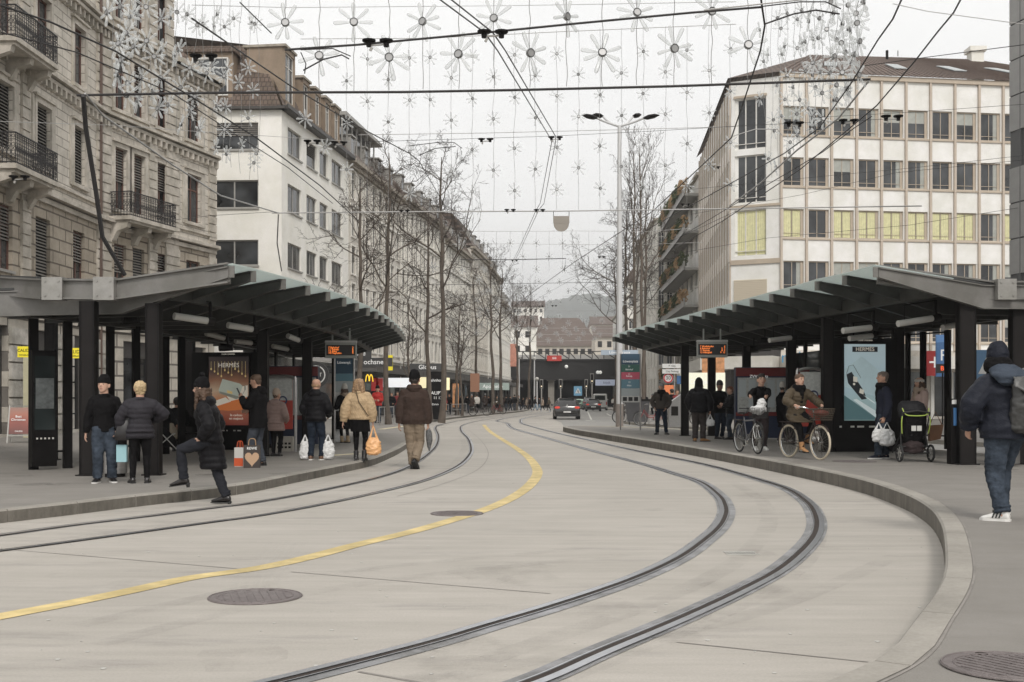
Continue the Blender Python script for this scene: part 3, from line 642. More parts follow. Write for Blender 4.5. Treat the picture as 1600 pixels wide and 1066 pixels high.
class Facade:
    """local frame: x along the wall (left to right seen from the street), -y towards the street, z up"""
    def __init__(s, root, a, b, z0=0, name='wall'):
        s.root = root; s.a = Vector((a[0],a[1],z0)); s.b = Vector((b[0],b[1],z0)); d = s.b-s.a; s.W = d.length; s.ang = math.atan2(d.y,d.x)
        s.loc = s.a-Vector(root.location)
        s.open = []
    def put(s, mb, name, m, smooth=False):
        o = mb.build(name, m, s.root, smooth); o.location = s.loc; o.rotation_euler = (0,0,s.ang); return o
    def place(s, o, x, z, y=0):
        c = math.cos(s.ang); q = math.sin(s.ang)
        o.location = s.loc+Vector((x*c-y*q, x*q+y*c, z)); o.rotation_euler = (0,0,s.ang); o.parent = s.root
    def wall(s, z0, z1, m, opens, depth=.25, name='wall', thick=.5, x0=0, x1=None):
        x1 = s.W if x1 is None else x1
        xs = sorted(set([x0,x1]+[v for o in opens for v in (o[0],o[1]) if x0 < v < x1])); zs = sorted(set([z0,z1]+[v for o in opens for v in (o[2],o[3]) if z0 < v < z1]))
        mb = MB()
        def inside(x,z): return any(o[0] < x < o[1] and o[2] < z < o[3] for o in opens)
        for j in range(len(zs)-1):
            i = 0
            while i < len(xs)-1:
                if inside((xs[i]+xs[i+1])/2,(zs[j]+zs[j+1])/2): i += 1; continue
                k = i
                while k+1 < len(xs)-1 and not inside((xs[k+1]+xs[k+2])/2,(zs[j]+zs[j+1])/2): k += 1
                mb.quad((xs[i],0,zs[j]),(xs[k+1],0,zs[j]),(xs[k+1],0,zs[j+1]),(xs[i],0,zs[j+1])); i = k+1
        for o in opens:
            a,b,c,d = o[:4]
            mb.quad((a,0,c),(a,depth,c),(a,depth,d),(a,0,d)); mb.quad((b,depth,c),(b,0,c),(b,0,d),(b,depth,d))
            mb.quad((a,0,c),(b,0,c),(b,depth,c),(a,depth,c)); mb.quad((a,depth,d),(b,depth,d),(b,0,d),(a,0,d))
        mb.quad((x0,thick,z0),(x1,thick,z0),(x1,thick,z1),(x0,thick,z1)); mb.quad((x0,0,z1),(x1,0,z1),(x1,thick,z1),(x0,thick,z1))
        mb.quad((x0,0,z0),(x0,thick,z0),(x0,thick,z1),(x0,0,z1)); mb.quad((x1,0,z0),(x1,thick,z0),(x1,thick,z1),(x1,0,z1))
        return s.put(mb, name, m)
WP = {}
def window(fac, x, z, w, h, kind, y=.2, label=None, sur=None):
    """one window; prototype meshes are shared"""
    key = (kind, round(w,2), round(h,2), sur, y)
    if key not in WP:
        fm = {'brown':m_wood,'grey':m_frameg,'tan':m_tan,'white':m_wframe,'shut':m_slatd,'blind':m_frameg,'curtain':m_tan,'office':m_tan,'half':m_wood,'big':m_wframe,'curtainbig':m_wframe,'whitehalf':m_wframe,'greyribbon':m_frameg,'officecurt':m_tan,'officeblind':m_tan,'greycurt':m_frameg}[kind]
        mb = MB(); t = .07
        mb.box(-w/2,-w/2+t,0,.07,0,h); mb.box(w/2-t,w/2,0,.07,0,h); mb.box(-w/2+t,w/2-t,0,.07,0,t); mb.box(-w/2+t,w/2-t,0,.07,h-t,h)
        if kind in ('brown','half'): mb.box(-.04,.04,.005,.075,t,h-t); mb.box(-w/2+t,-.04,.008,.07,h*.68,h*.68+.07); mb.box(.04,w/2-t,.008,.07,h*.68,h*.68+.07)
        elif kind in ('white','whitehalf'): mb.box(-.03,.03,.005,.075,t,h-t); mb.box(-w/2+t,-.03,.008,.07,h*.72,h*.72+.05); mb.box(.03,w/2-t,.008,.07,h*.72,h*.72+.05)
        elif kind in ('office','curtain','officecurt','officeblind'):
            mb.box(w*.37,w*.40,-.01,.075,t,h-t); mb.box(-.09,-.05,.005,.075,t,h-t); mb.box(-w/2+t,w*.37,-.03,-.012,h*.16,h*.16+.03)
            mb.box(w*.40,w/2-t,.0,.06,t,h-t)
        elif kind in ('big','curtainbig'): mb.box(-w/6-.04,-w/6+.04,.0,.075,t,h-t); mb.box(w/6-.04,w/6+.04,.0,.075,t,h-t); mb.box(-w/2,w/2,-.1,-.03,h*.1,h*.1+.04)
        elif kind in ('grey','greyribbon','greycurt'):
            n = max(1,round(w/1.3)); 
            for k in range(1,n): xx = -w/2+w*k/n; mb.box(xx-.04,xx+.04,.005,.075,t,h-t)
        if kind == 'shut':
            mb = MB(); mb.box(-w/2,-w/2+.05,0,.06,0,h); mb.box(w/2-.05,w/2,0,.06,0,h)
        p = MB(); p.quad((-w/2+.02,.04,.02),(w/2-.02,.04,.02),(w/2-.02,.04,h-.02),(-w/2+.02,.04,h-.02))
        fo = mb.build('window', fm); po = p.build('pane', m_pane if kind not in ('white','grey') else m_pane)
        fo.hide_render = False; extra = []
        if kind in ('shut','half','blind','whitehalf'):
            s = MB(); zz0 = 0 if kind == 'shut' else (h*.45 if kind == 'half' else h*.5); zz = zz0+.04
            while zz < h-.03: s.add([(-w/2+.05,-.05,zz),(w/2-.05,-.05,zz),(w/2-.05,.02,zz+.065),(-w/2+.05,.02,zz+.065),(-w/2+.05,-.04,zz-.01),(w/2-.05,-.04,zz-.01)],[(0,1,2,3),(4,5,1,0)]); zz += .115
            extra.append(s.build('shutter', m_slat))
        if kind in ('officecurt','officeblind','greycurt'):
            s = MB(); cm = mat('pale_curtain',(.36,.37,.34),.9,var=.15,vscale=3)
            if kind == 'officeblind': s.quad((-w/2+.07,.036,h*.55),(w*.37,.036,h*.55),(w*.37,.036,h-.07),(-w/2+.07,.036,h-.07))
            else:
                x0_,x1_ = (w*.17,w*.37) if kind == 'officecurt' else (-w/2+.08,-w*.28)
                for k in range(4): a_ = x0_+(x1_-x0_)*k/4; b_ = x0_+(x1_-x0_)*(k+1)/4; s.quad((a_,.036-.02*(k%2),.07),(b_,.036-.02*((k+1)%2),.07),(b_,.036-.02*((k+1)%2),h-.07),(a_,.036-.02*(k%2),h-.07))
            extra.append(s.build('curtain', cm))
        if kind in ('curtain','curtainbig'):
            s = MB(); segs = [(-w/2+.08,w/2-.08)] if kind == 'curtainbig' else [(-w/2+.08,-.12),(-.02,w*.36)]
            for a,b in segs:
                n = max(6,int((b-a)/.07))
                for k in range(n):
                    x0 = a+(b-a)*k/n; x1 = a+(b-a)*(k+1)/n; y0 = .035-(.02 if k%2 else 0); y1 = .035-(.02 if (k+1)%2 else 0); s.quad((x0,y0,.08),(x1,y1,.08),(x1,y1,h-.08),(x0,y0,h-.08))
            extra.append(s.build('curtain', mat('yellow_curtain',(.62,.60,.36),.9,var=.15,vscale=4)))
        if sur:
            s = MB()
            if sur == 'row': s.box(-w/2-.14,w/2+.14,-.08,0,-.1,0); s.box(-w/2-.14,-w/2,-.04,0,0,h+.12); s.box(w/2,w/2+.14,-.04,0,0,h+.12); s.box(-w/2,w/2,-.04,0,h,h+.12)
            elif sur == 'stone': surround(s, 0, 0, w, h, .17, .07, .2)
            elif sur == 'wide':
                surround(s, 0, 0, w, h, .17, .07, .2)
                for sx in (-1,1): s.box(sx*(w/2+.27)-.10,sx*(w/2+.27)+.10,-.05,0,-.1,h+.2)
            elif sur == 'arch':
                surround(s, 0, 0, w, h, .17, .07, .2); s.extr([(math.cos(t)*(w/2+.25),-.1,h+.28+math.sin(t)*.45) for t in [PI*k/10 for k in range(11)]], (0,.1,0))
            elif sur == 'sill': s.box(-w/2-.06,w/2+.06,-.09,0,-.09,-.0)
            for k_ in range(len(s.v)): s.v[k_] = (s.v[k_][0], s.v[k_][1]-y-.002, s.v[k_][2])
            extra.append(s.build('sill' if sur == 'sill' else 'surround', m_frameg if sur == 'sill' else mat('pale_trim',(.78,.755,.71),.85,var=.1,vscale=2,dirt=.15) if sur == 'row' else m_trim))
        for e in [po]+extra: COL.objects.unlink(e)
        COL.objects.unlink(fo); WP[key] = (fo.data, [(e.name.split('.')[0], e.data) for e in [po]+extra])
    fd, ch = WP[key]
    o = bpy.data.objects.new('window', fd); COL.objects.link(o); fac.place(o, x, z, y)
    for nme,d in ch:
        c = bpy.data.objects.new(nme, d); COL.objects.link(c); c.parent = o
    if label: o['label'] = label
    return o
def surround(mb, x, z, w, h, t=.16, d=.06, head=.22, sill=True):
    mb.box(x-w/2-t,x-w/2,-d,0,z,z+h); mb.box(x+w/2,x+w/2+t,-d,0,z,z+h); mb.box(x-w/2-t,x+w/2+t,-d-.003,0,z+h,z+h+head)
    mb.box(x-w/2-t-.08,x+w/2+t+.08,-d-.09,0,z+h+head,z+h+head+.09)
    if sill: mb.box(x-w/2-t-.06,x+w/2+t+.06,-d-.07,0,z-.14,z)

# ---- the sandstone corner building on the left
bs = thing('stone_building', 'grand sandstone building at far left with brown windows, slatted shutters and iron balconies', 'building', (-16.9,40,0))
facets = [((-17.15,20),(-16.85,47.3)),((-16.85,47.3),(-15.55,52.6)),((-15.55,52.6),(-14.55,56.3)),((-14.55,56.3),(-18.5,62))]
rows = [(5.75,7.95),(9.75,12.0),(13.6,15.9),(17.4,19.6)]
import itertools
for fi,(a,b) in enumerate(facets):
    f = Facade(bs, a, b)
    if fi == 0: xs = [(7.5,1.2),(10.3,1.25),(12.9,1.2),(15.9,1.25),(18.5,1.15),(21.55,1.25),(24.9,1.15)]
    elif fi == 1: xs = [(1.35,.9),(2.75,.9),(4.65,.95)]
    elif fi == 2: xs = [(1.9,1.25)]
    else: xs = [(1.6,1.0),(4.0,1.0)]
    top = 22.5 if fi < 2 else 16.9
    op = []; wins = []
    for ri,(z0,z1) in enumerate(rows):
        if z1 > top: continue
        for xi,(x,w) in enumerate(xs):
            zz0 = z0-(.35 if ri == 1 and fi == 1 and xi < 2 else 0); op.append((x-w/2,x+w/2,zz0,z1)); wins.append((ri,xi,x,w,zz0,z1-zz0))
    pier_op = []; n = max(1,round(f.W/3.9)); 
    for k in range(n): pier_op.append((f.W*(k+.5)/n-1.15, f.W*(k+.5)/n+1.15, .25, 3.9))
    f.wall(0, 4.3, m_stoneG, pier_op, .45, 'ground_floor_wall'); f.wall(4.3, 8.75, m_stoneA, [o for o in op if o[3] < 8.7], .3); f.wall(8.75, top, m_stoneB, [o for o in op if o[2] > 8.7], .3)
    for o in pier_op:
        mb = MB(); mb.box(o[0],o[1],.3,.36,.25,3.9); f.put(mb, 'shop_window', [m_pane])
        mb = MB(); mb.box(o[0],o[1],.2,.3,3.2,3.9); mb.box(o[0],o[0]+.1,.2,.3,.25,3.2); mb.box(o[1]-.1,o[1],.2,.3,.25,3.2); mb.box((o[0]+o[1])/2-.04,(o[0]+o[1])/2+.04,.2,.3,.25,3.2); f.put(mb, 'shop_frame', m_shop)
    for ri,xi,x,w,z,h in wins:
        if fi == 0: kind = ['shut','shut','brown','brown'][ri] if xi%2 == 1 or ri == 1 else (['half','shut','brown','brown'][ri])
        elif fi == 1: kind = ['half','half','brown','brown'][ri] if xi != 1 else ['shut','half','half','brown'][ri]
        else: kind = ['brown','brown','half','brown'][ri]
        window(f, x, z, w, h, kind, .14, sur='sill' if ri == 0 else 'wide' if ri == 1 else 'arch' if ri == 2 and fi == 0 and xi%2 else 'stone')
    # mouldings
    for z,hh,pr in ((4.25,.16,.14),(4.6,.08,.08),(8.5,.18,.12),(8.75,.14,.32),(9.3,.1,.12),(12.95,.14,.2),(13.15,.12,.34),(16.6,.14,.3),(16.8,.12,.42)):
        if z+hh > top+.1: continue
        mb = MB(); mb.box(-.05,f.W+.05,-pr,0,z,z+hh); f.put(mb, 'cornice', m_trim)
    if fi > 1: mb = MB(); mb.box(-.1,f.W+.1,-.5,0,top-.1,top+.15); f.put(mb, 'cornice', m_trim)
    mb = MB(); # brackets under the top cornice and rusticated pilasters at the facet ends
    k = 0.2
    mb = MB()
    for z in (12.68,16.3):
        if z > top: continue
        mb = MB(); mb.box(0,f.W,-.03,0,z+.02,z+.26); k = .2
        while k < f.W: mb.box(k-.07,k+.07,-.22,0,z,z+.28); k += .45
        f.put(mb, 'dentil_row', m_trim)
    pil = [0.25,f.W-.25]+([14.2,20.0] if fi == 0 else [3.8] if fi == 1 else [])
    for x in pil:
        z = 4.75; mb = MB(); mb.box(x-.31,x+.31,-.05,0,4.75,top-.3)
        while z < top-.5:
            if not any(abs(z-q) < .3 for q in (8.6,12.9,16.6)): mb.box(x-.33,x+.33,-.10,0,z,z+.34)
            z += .40
        f.put(mb, 'pilaster', m_trim)
    if fi == 0:
        for k in range(n+1):
            mb = MB(); x = f.W*k/n; z = .3
            while z < 3.9: mb.box(x-.72,x+.72,-.13,0,z,z+.54); z += .60
            mb.box(x-.8,x+.8,-.16,0,0,.27); f.put(mb, 'rusticated_pier', mat('pier_stone',(.46,.435,.395),.9,var=.2,vscale=2.2,bump=.7,bscale=7,dirt=.35,dscale=1.1))
        mb = MB(); mb.tube([(26.9,-.12,.3),(26.9,-.12,22)], .07, 8); f.put(mb, 'downpipe', mat('brown_pipe',(.10,.065,.05),.6,.2), True)
        for z in (9.1,13.0): pass
        # balcony at the near end
        bal = [(17.0,20.4,8.85),(17.0,20.4,12.95)]
    elif fi == 1: bal = [(.45,4.15,8.85)]
    else: bal = []
    for x0,x1,z in bal:
        mb = MB(); mb.box(x0,x1,-1.05,0,z,z+.16); mb.box(x0+.1,x1-.1,-.95,0,z-.1,z)
        for xx in (x0+.25,(x0+x1)/2,x1-.25): mb.extr([(xx-.14,0,z-.1),(xx-.14,-.85,z-.1),(xx-.14,-.8,z-.3),(xx-.14,-.35,z-.45),(xx-.14,-.15,z-.8),(xx-.14,0,z-.85)], (.28,0,0))
        f.put(mb, 'balcony_slab', m_trim)
        mb = MB(); zz = z+.16
        seg = [((x0+.04,-.02),(x0+.04,-1.0)),((x0+.04,-1.0),(x1-.04,-1.0)),((x1-.04,-1.0),(x1-.04,-.02))]
        for (p,q) in seg:
            L_ = math.dist(p,q); nn = max(2,round(L_/.14))
            mb.bar((*p,zz+1.0),(*q,zz+1.0),.05,.04); mb.bar((*p,zz+.05),(*q,zz+.05),.03,.03); mb.bar((*p,zz+.78),(*q,zz+.78),.02,.02)
            for k in range(nn+1):
                t = k/nn; xx = p[0]+(q[0]-p[0])*t; yy = p[1]+(q[1]-p[1])*t; mb.bar((xx,yy,zz),(xx,yy,zz+1.0),.018)
                dx, dy = (q[0]-p[0])/L_, (q[1]-p[1])/L_
                if k < nn:
                    c0 = Vector((xx+dx*.07,yy+dy*.07,0)); axn = (dy,-dx,0)
                    for cz,rr in ((.22,.06),(.36,.06),(.62,.055),(.89,.05)): mb.ring((c0.x,c0.y,zz+cz), axn, rr, .009, 8, 4)
                    mb.bar((c0.x-dx*.05,c0.y-dy*.05,zz+.42),(c0.x+dx*.05,c0.y+dy*.05,zz+.56),.016); mb.bar((c0.x+dx*.05,c0.y+dy*.05,zz+.42),(c0.x-dx*.05,c0.y-dy*.05,zz+.56),.016)
        f.put(mb, 'balcony_railing', m_ironb)
mb = MB(); mb.prism([(-14.9-(-16.9),56.0-40),(-17.5+16.9,61-40),(-30+16.9,61-40),(-30+16.9,20-40),(-17.6+16.9,20-40),(-17.3+16.9,47.3-40),(-16.1+16.9,52.6-40)], 16.85, 17.0); mb.build('roof', m_trimd, bs)
# signs and lamps of its shops
m_sig_y = mat('yellow_sign', (.85,.72,.04), .5, emit=.15); m_blk = mat('black_letters', (.02,.02,.02), .5); m_wl = mat('white_letters', (.8,.8,.78), .5, emit=.25)
def sign(name, label, p, w, h, m, body='', lm=None, size=None, rz=0, d=.12, group=None, sub=None):
    r = thing(name, label, 'sign', p, rz, group); MB().box(-w/2,w/2,-d/2,d/2,-h/2,h/2).build('panel', m, r)
    if body: text('lettering', body, size or h*.8, lm or m_wl, r, (0,-d/2-.006,0 if not sub else h*.12))
    if sub: text('lettering', sub, (size or h*.8)*.4, lm or m_wl, r, (0,-d/2-.006,-h*.3))
    return r
sign('shop_sign', 'yellow shop sign reading CALIDA left of the first glass screen', at(40,550,36), .46, .34, m_sig_y, 'CALIDA', m_blk, .13, sub='SWITZERLAND')
sign('shop_sign', 'yellow shop sign reading CALIDA seen through the glass beside the thick column', at(118,552,34), .50, .30, m_sig_y, 'CALIDA', m_blk, .14, sub='SWITZERLAND')
mb = MB(); mb.box(-.2,.2,-.02,.02,0,2.7); tag(mb.build('shop_door', mat('cream_door',(.55,.52,.36),.4,var=.1), loc=at(46,632,38)-Vector((0,0,1.1))), 'pale yellow edge of the shop door under the yellow sign', 'door')

# ---- white office block behind it, with mansard roof
bw = thing('white_building', 'white rendered building with ribbon windows and a brown tiled mansard roof', 'building', (-13.2,66,0))
A, B = (-13.2,66), (-11.35,80)
f1 = Facade(bw, (-26,66.6), A); f2 = Facade(bw, A, B)
zr = [(2.2,3.9),(5.75,7.2),(9.1,10.57),(12.4,14.0),(15.75,17.3)]
o1 = [(f1.W-5.6,f1.W-1.35,z0,z1) for z0,z1 in zr[1:]]+[(f1.W-11.5,f1.W-7,z0,z1) for z0,z1 in zr[1:]]
f1.wall(0, 18.1, m_white_w, o1, .28)
for i,o in enumerate(o1): window(f1, (o[0]+o[1])/2, o[2], o[1]-o[0], o[3]-o[2], 'greyribbon' if (o[2] < 15 or i > 3) else 'blind', .12, sur='sill')
def sZ(px): r = (px-800)/F; return 21.98/(.133-r)
cols2 = [(449.5,471),(479,495),(499.5,512.5),(518.5,535)]
k = f2.W/14.0; o2 = [((sZ(a)-66)*k,(sZ(b)-66)*k,z0,z1) for a,b in cols2 for z0,z1 in zr[1:]]
f2.wall(0, 18.1, m_white_w, o2, .28)
for o in o2: window(f2, (o[0]+o[1])/2, o[2], o[1]-o[0], o[3]-o[2], random.choice(['grey','greycurt']) if not (o[2] > 15 and 4.5 < o[0] < 7) else 'blind', .12, sur='sill')
mb = MB(); mb.box(-.3,f2.W+.1,-.45,.2,18.0,18.2); mb.box(-.3,f2.W+.1,-.5,-.42,18.05,18.28); f2.put(mb, 'gutter', mat('dark_gutter',(.06,.055,.05),.5,.4)); mb = MB(); mb.box(0,f1.W+.3,-.4,.2,18.0,18.15); f1.put(mb, 'gutter', MATS['dark_gutter'])
m_tileO = blocks('mansard_tile', (.15,.11,.09),(.12,.09,.07),(.07,.05,.04),.25,.3,.03,.8)
for f,xa,xb in ((f1,0,0),(f2,0,0)):
    mb = MB(); W = f.W; s = 1.9
    p = [(0,-.1,18.2),(W+(0 if f is f2 else .0),-.1,18.2),(W-(s if f is f1 else 0),s,22.3),(s if f is f2 else 0,s,22.3)]
    mb.quad(*p); f.put(mb, 'roof', m_tileO)
mb = MB(); q = f2; mb.quad((1.9,1.9,22.3),(q.W,1.9,22.3),(q.W,9,23.4),(1.9,9,23.4)); f2.put(mb, 'roof', m_tileO)
mb = MB(); mb.quad((q.W,0,18.2),(q.W,1.9,22.3),(q.W,12,22.3),(q.W,12,18.2)); f2.put(mb, 'gable', m_white_w)
for i,(x,w) in enumerate([(1.8,1.9),(4.9,1.4),(7.3,1.3),(9.5,1.3),(11.6,1.3)]):
    zt = 21.9 if i == 0 else 21.0; z0 = 18.5
    mb = MB(); mb.box(x-w/2,x-w/2+.14,.1,2.4,z0,zt); mb.box(x+w/2-.14,x+w/2,.1,2.4,z0,zt); mb.box(x-w/2,x+w/2,.1,.25,z0,z0+.35); mb.box(x-w/2,x+w/2,.1,.25,zt-.25,zt); 
    dm = f2.put(mb, 'dormer', m_orange)
    mb = MB(); mb.box(x-w/2-.12,x+w/2+.12,0,2.6,zt,zt+.14); f2.put(mb, 'dormer_roof', m_trimd)
    window(f2, x, z0+.35, w-.28, zt-z0-.6, 'white', .2)
mb = MB(); x = f1.W-4.2; mb.box(x-1.3,x+1.3,.2,2.4,18.6,21.4); f1.put(mb, 'dormer', m_orange); window(f1, x, 18.9, 2.1, 2.2, 'white', .12)
mb = MB(); mb.box(x-1.5,x+1.5,0,2.6,21.4,21.55); f1.put(mb, 'dormer_roof', m_tileO)
mb = MB(); mb.box(7,8,5,6,22,24.0); f2.put(mb, 'chimney', m_trimd)
# dark shop storey and pale fascia at street level
mb = MB(); mb.box(-.0,f2.W,-.06,.0,3.9,4.9); f2.put(mb, 'shop_fascia', mat('pale_fascia',(.55,.53,.5),.5,var=.08))
mb = MB(); mb.box(.1,f2.W-.1,-.03,.0,.3,3.8); f2.put(mb, 'shop_window', m_pane)

# ---- the long row down the left side
def rowhouse(name, label, a, b, H, c, nfl, ncol, roofm=None, ground=4.2, wk='white', roofh=3.2, shopm=None, ww=1.0, wh=1.95, balc=False, end=True):
    r = thing(name, label, 'building', (a[0],a[1],0)); f = Facade(r, a, b); fh = (H-ground-.6)/nfl
    op = [(f.W*(i+.5)/ncol-ww/2, f.W*(i+.5)/ncol+ww/2, ground+.75+fh*j, ground+.75+fh*j+wh) for j in range(nfl) for i in range(ncol)]
    f.wall(ground, H, c, op, .2)
    for o in op: window(f, (o[0]+o[1])/2, o[2], ww, wh, wk if random.random() < .85 else 'whitehalf', .08, sur='row')
    for j in (0,nfl-1): mb = MB(); z = ground+.3+fh*j; mb.box(0,f.W,-.12,0,z-.1,z+.08); f.put(mb, 'string_course', mat('pale_trim',(.78,.755,.71),.85,var=.1,vscale=2,dirt=.15))
    mb = MB(); mb.box(-.1,f.W+.1,-.5,.1,H-.1,H+.18); mb.box(0,f.W,-.25,.1,H-.4,H-.1); f.put(mb, 'cornice', m_trimd)
    mb = MB(); mb.quad((0,-.3,H+.18),(f.W,-.3,H+.18),(f.W,2.2,H+roofh),(0,2.2,H+roofh)); mb.quad((0,2.2,H+roofh),(f.W,2.2,H+roofh),(f.W,8,H+roofh+.8),(0,8,H+roofh+.8))
    mb.quad((0,-.3,H+.18),(0,2.2,H+roofh),(0,8,H+roofh+.8),(0,12,H)); mb.quad((f.W,-.3,H+.18),(f.W,2.2,H+roofh),(f.W,8,H+roofh+.8),(f.W,12,H)); f.put(mb, 'roof', roofm or m_tile)
    nd = max(2,int(f.W/3.6))
    for i in range(nd):
        x = f.W*(i+.5)/nd; mb = MB(); mb.box(x-.55,x-.45,.3,2.2,H+.5,H+2.1); mb.box(x+.45,x+.55,.3,2.2,H+.5,H+2.1); mb.box(x-.45,x+.45,.35,.4,H+.5,H+2.0); mb.box(x-.65,x+.65,.2,2.3,H+2.1,H+2.2); f.put(mb, 'dormer', m_frameg)
        mb = MB(); mb.quad((x-.4,.33,H+.65),(x+.4,.33,H+.65),(x+.4,.33,H+1.95),(x-.4,.33,H+1.95)); f.put(mb, 'dormer_pane', m_pane)
    # shop storey
    ns = max(2,int(f.W/4)); so = [(f.W*(i+.5)/ns-1.6,f.W*(i+.5)/ns+1.6,.3,3.1) for i in range(ns)]
    f.wall(0, ground, shopm or m_shop, so, .3, 'ground_floor_wall')
    for i,o in enumerate(so):
        mb = MB(); mb.box(o[0],o[1],.2,.25,o[2],o[3]); f.put(mb, 'shop_window', m_pane if i%3 else m_pane2)
    mb = MB(); mb.box(0,f.W,-1.9,0,3.35,3.6); mb.box(0,f.W,-1.95,-1.88,3.3,3.75); f.put(mb, 'canopy', mat('canopy_metal',(.12,.115,.11),.5,.3,var=.15))
    if end:
        g = Facade(r, (a[0]-9, a[1]+.4), a); g.wall(0, H, c, [], .2, 'side_wall')
    return r, f
m_r1 = mat('beige_render', (.64,.60,.55), .9, var=.07, vscale=.8, dirt=.22, dscale=.4); m_r2 = mat('cream_render', (.84,.81,.76), .9, var=.06, vscale=.8, dirt=.2, dscale=.4)
m_r3 = mat('pale_render', (.85,.83,.79), .9, var=.06, vscale=.8, dirt=.2, dscale=.4); m_r4 = mat('grey_render', (.62,.575,.52), .9, var=.08, vscale=.8, dirt=.25, dscale=.4)
random.seed(11)
m_slate = mat('dark_roof', (.12,.09,.075), .7, var=.25, vscale=1.5)
rh, fB = rowhouse('apartment_building', 'beige building with narrow windows and a glazed roof terrace, right of the white building', (-11.3,80.1), (-9.3,96), 18.0, m_r1, 5, 8, m_slate, ww=1.1)
mb = MB(); mb.box(.1,9,.9,5,18.2,21.2); fB.put(mb, 'penthouse', m_pane); mb = MB(); mb.box(-.1,10.5,.2,6,21.2,21.45)
for k in range(8): mb.box(k*1.3,k*1.3+.08,.5,.6,18.2,21.2)
fB.put(mb, 'penthouse_frame', m_frameg)
rowhouse('apartment_building', 'long cream building with many tall windows behind the street trees', (-9.25,96.1), (-6.75,115.5), 18.3, m_r2, 5, 11, m_slate, ww=1.05)
rowhouse('apartment_building', 'pale building with brown mansard roof halfway down the left side', (-6.7,115.6), (-4.75,132), 17.4, m_r3, 5, 9, m_tileO, roofh=4.2, ww=.95, end=True)
rowhouse('apartment_building', 'grey building with dark roof and shops farther down the left side', (-4.7,132.1), (-3.1,147.5), 18.8, m_r4, 5, 8, m_tile, roofh=4)
rowhouse('apartment_building', 'cream building with a balcony near the bridge on the left side', (-3.0,147.6), (-1.7,165), 18.2, m_r2, 5, 8, m_tile, roofh=3.4)
rowhouse('apartment_building', 'last pale building before the bridge on the left side', (-1.6,165.1), (-.2,184), 15.4, m_r3, 4, 8, m_tile, roofh=3)

# ---- office building on the right
bo = thing('office_building', 'white panelled office building with tan window bays and a brown hip roof', 'building', (17.27,74,0))
m_panel = mat('white_concrete_panel', (.79,.78,.76), .85, var=.05, vscale=1.5, dirt=.12, dscale=.5); m_post = mat('tan_post', (.46,.39,.32), .6, var=.08)
A = (17.27,74); d = Vector((1,.14,0)).normalized(); B = (A[0]+d.x*26, A[1]+d.y*26)
f = Facade(bo, A, B); pitch = 1.70; n = int(26/pitch); zt = [7.0,10.33,13.67,17.0,20.3]; op = []
for j,zz in enumerate(zt):
    for i in range(n): op.append((i*pitch+.16,i*pitch+pitch-.16,zz-1.85,zz))
f.wall(4.6, 22.2, m_panel, op, .3, x1=n*pitch)
random.seed(3)
for k,o in enumerate(op):
    j = k//n; i = k%n; kind = 'office'
    if j == 2 and i in (0,2,3,4,5,6,7,9): kind = 'curtain'
    else: kind = random.choice(['office','officecurt','officecurt','office','officeblind'])
    window(f, (o[0]+o[1])/2, o[2], o[1]-o[0], o[3]-o[2], kind, .12)
for i in range(n+1): mb = MB(); mb.box(i*pitch-.075,i*pitch+.075,-.14,-.002,4.6,22.1); f.put(mb, 'facade_post', m_post)
for zz in zt: mb = MB(); mb.box(0,n*pitch,-.08,-.003,zz-1.98,zz-1.87); f.put(mb, 'sill_band', m_tan)
mb = MB(); mb.box(-.1,n*pitch,-.18,.1,22.1,22.4); f.put(mb, 'eaves_band', m_tan)
C = (14.35,75.5); g = Facade(bo, C, A); W = g.W; op = [(.35,W-1.0,7.55+3.34*0,7.0+2.4)]
op = [(.3,W-.95,4.9,7.1),(.3,W-.95,10.6,13.7),(.3,W-.95,14.1,17.15),(.3,W-.95,17.45,20.9)]
op = [(.25,W-.95,5.0,7.7),(.25,W-.95,10.75,13.75),(.25,W-.95,14.2,17.3),(.25,W-.95,17.7,21.0)]
g.wall(4.6, 22.2, m_panel, op, .3)
for k,o in enumerate(op): window(g, (o[0]+o[1])/2, o[2], o[1]-o[0], o[3]-o[2], 'curtainbig' if k == 1 else 'big', .15)
mb = MB(); mb.box(.2,W-.9,-.05,0,7.8,9.2); 
for k in range(12): mb.box(.2,W-.9,-.08,-.05,7.85+k*.115,7.9+k*.115)
g.put(mb, 'blind_box', mat('cream_blind',(.58,.52,.42),.8)); 
for q0,q1,z0,z1 in ((0,W,10.2,10.5),(0,W,13.9,14.05),(.2,W-.9,21.05,21.2)): mb = MB(); mb.box(q0,q1,-.1,0,z0,z1); g.put(mb, 'sill_band', m_tan)
E_ = (16.3,100); h = Facade(bo, E_, C); n2 = int(h.W/1.75); op = []
for zz in zt:
    for i in range(n2): op.append((i*1.75+.35,i*1.75+1.4,zz-1.8,zz))
h.wall(4.6, 22.2, m_panel, op, .2)
for o in op: mb = None
for o in op: window(h, (o[0]+o[1])/2, o[2], 1.05, 1.8, 'tan', .1)
for i in range(n2+1): mb = MB(); mb.box(i*1.75-.06,i*1.75+.06,-.10,0,4.6,22.1); h.put(mb, 'facade_post', m_post)
for zz in zt[:-1]:
    mb = MB(); mb.box(0,n2*1.75,-.04,-.0,zz+.2,zz+1.3); h.put(mb, 'awning_box', mat('tan_awning',(.74,.70,.64),.7))
mb = MB(); o = Vector((17.27,74,0)); 
def L(x,y,z): return Vector((x,y,z))-o
e = [L(14.1,75.3,22.4),L(17.2,73.7,22.4),L(B[0],B[1]-.3,22.4),L(B[0],B[1]+14,22.4),L(16.0,100,22.4)]
rd = [L(21.2,82,25.9),L(33.8,84.5,26.3)]
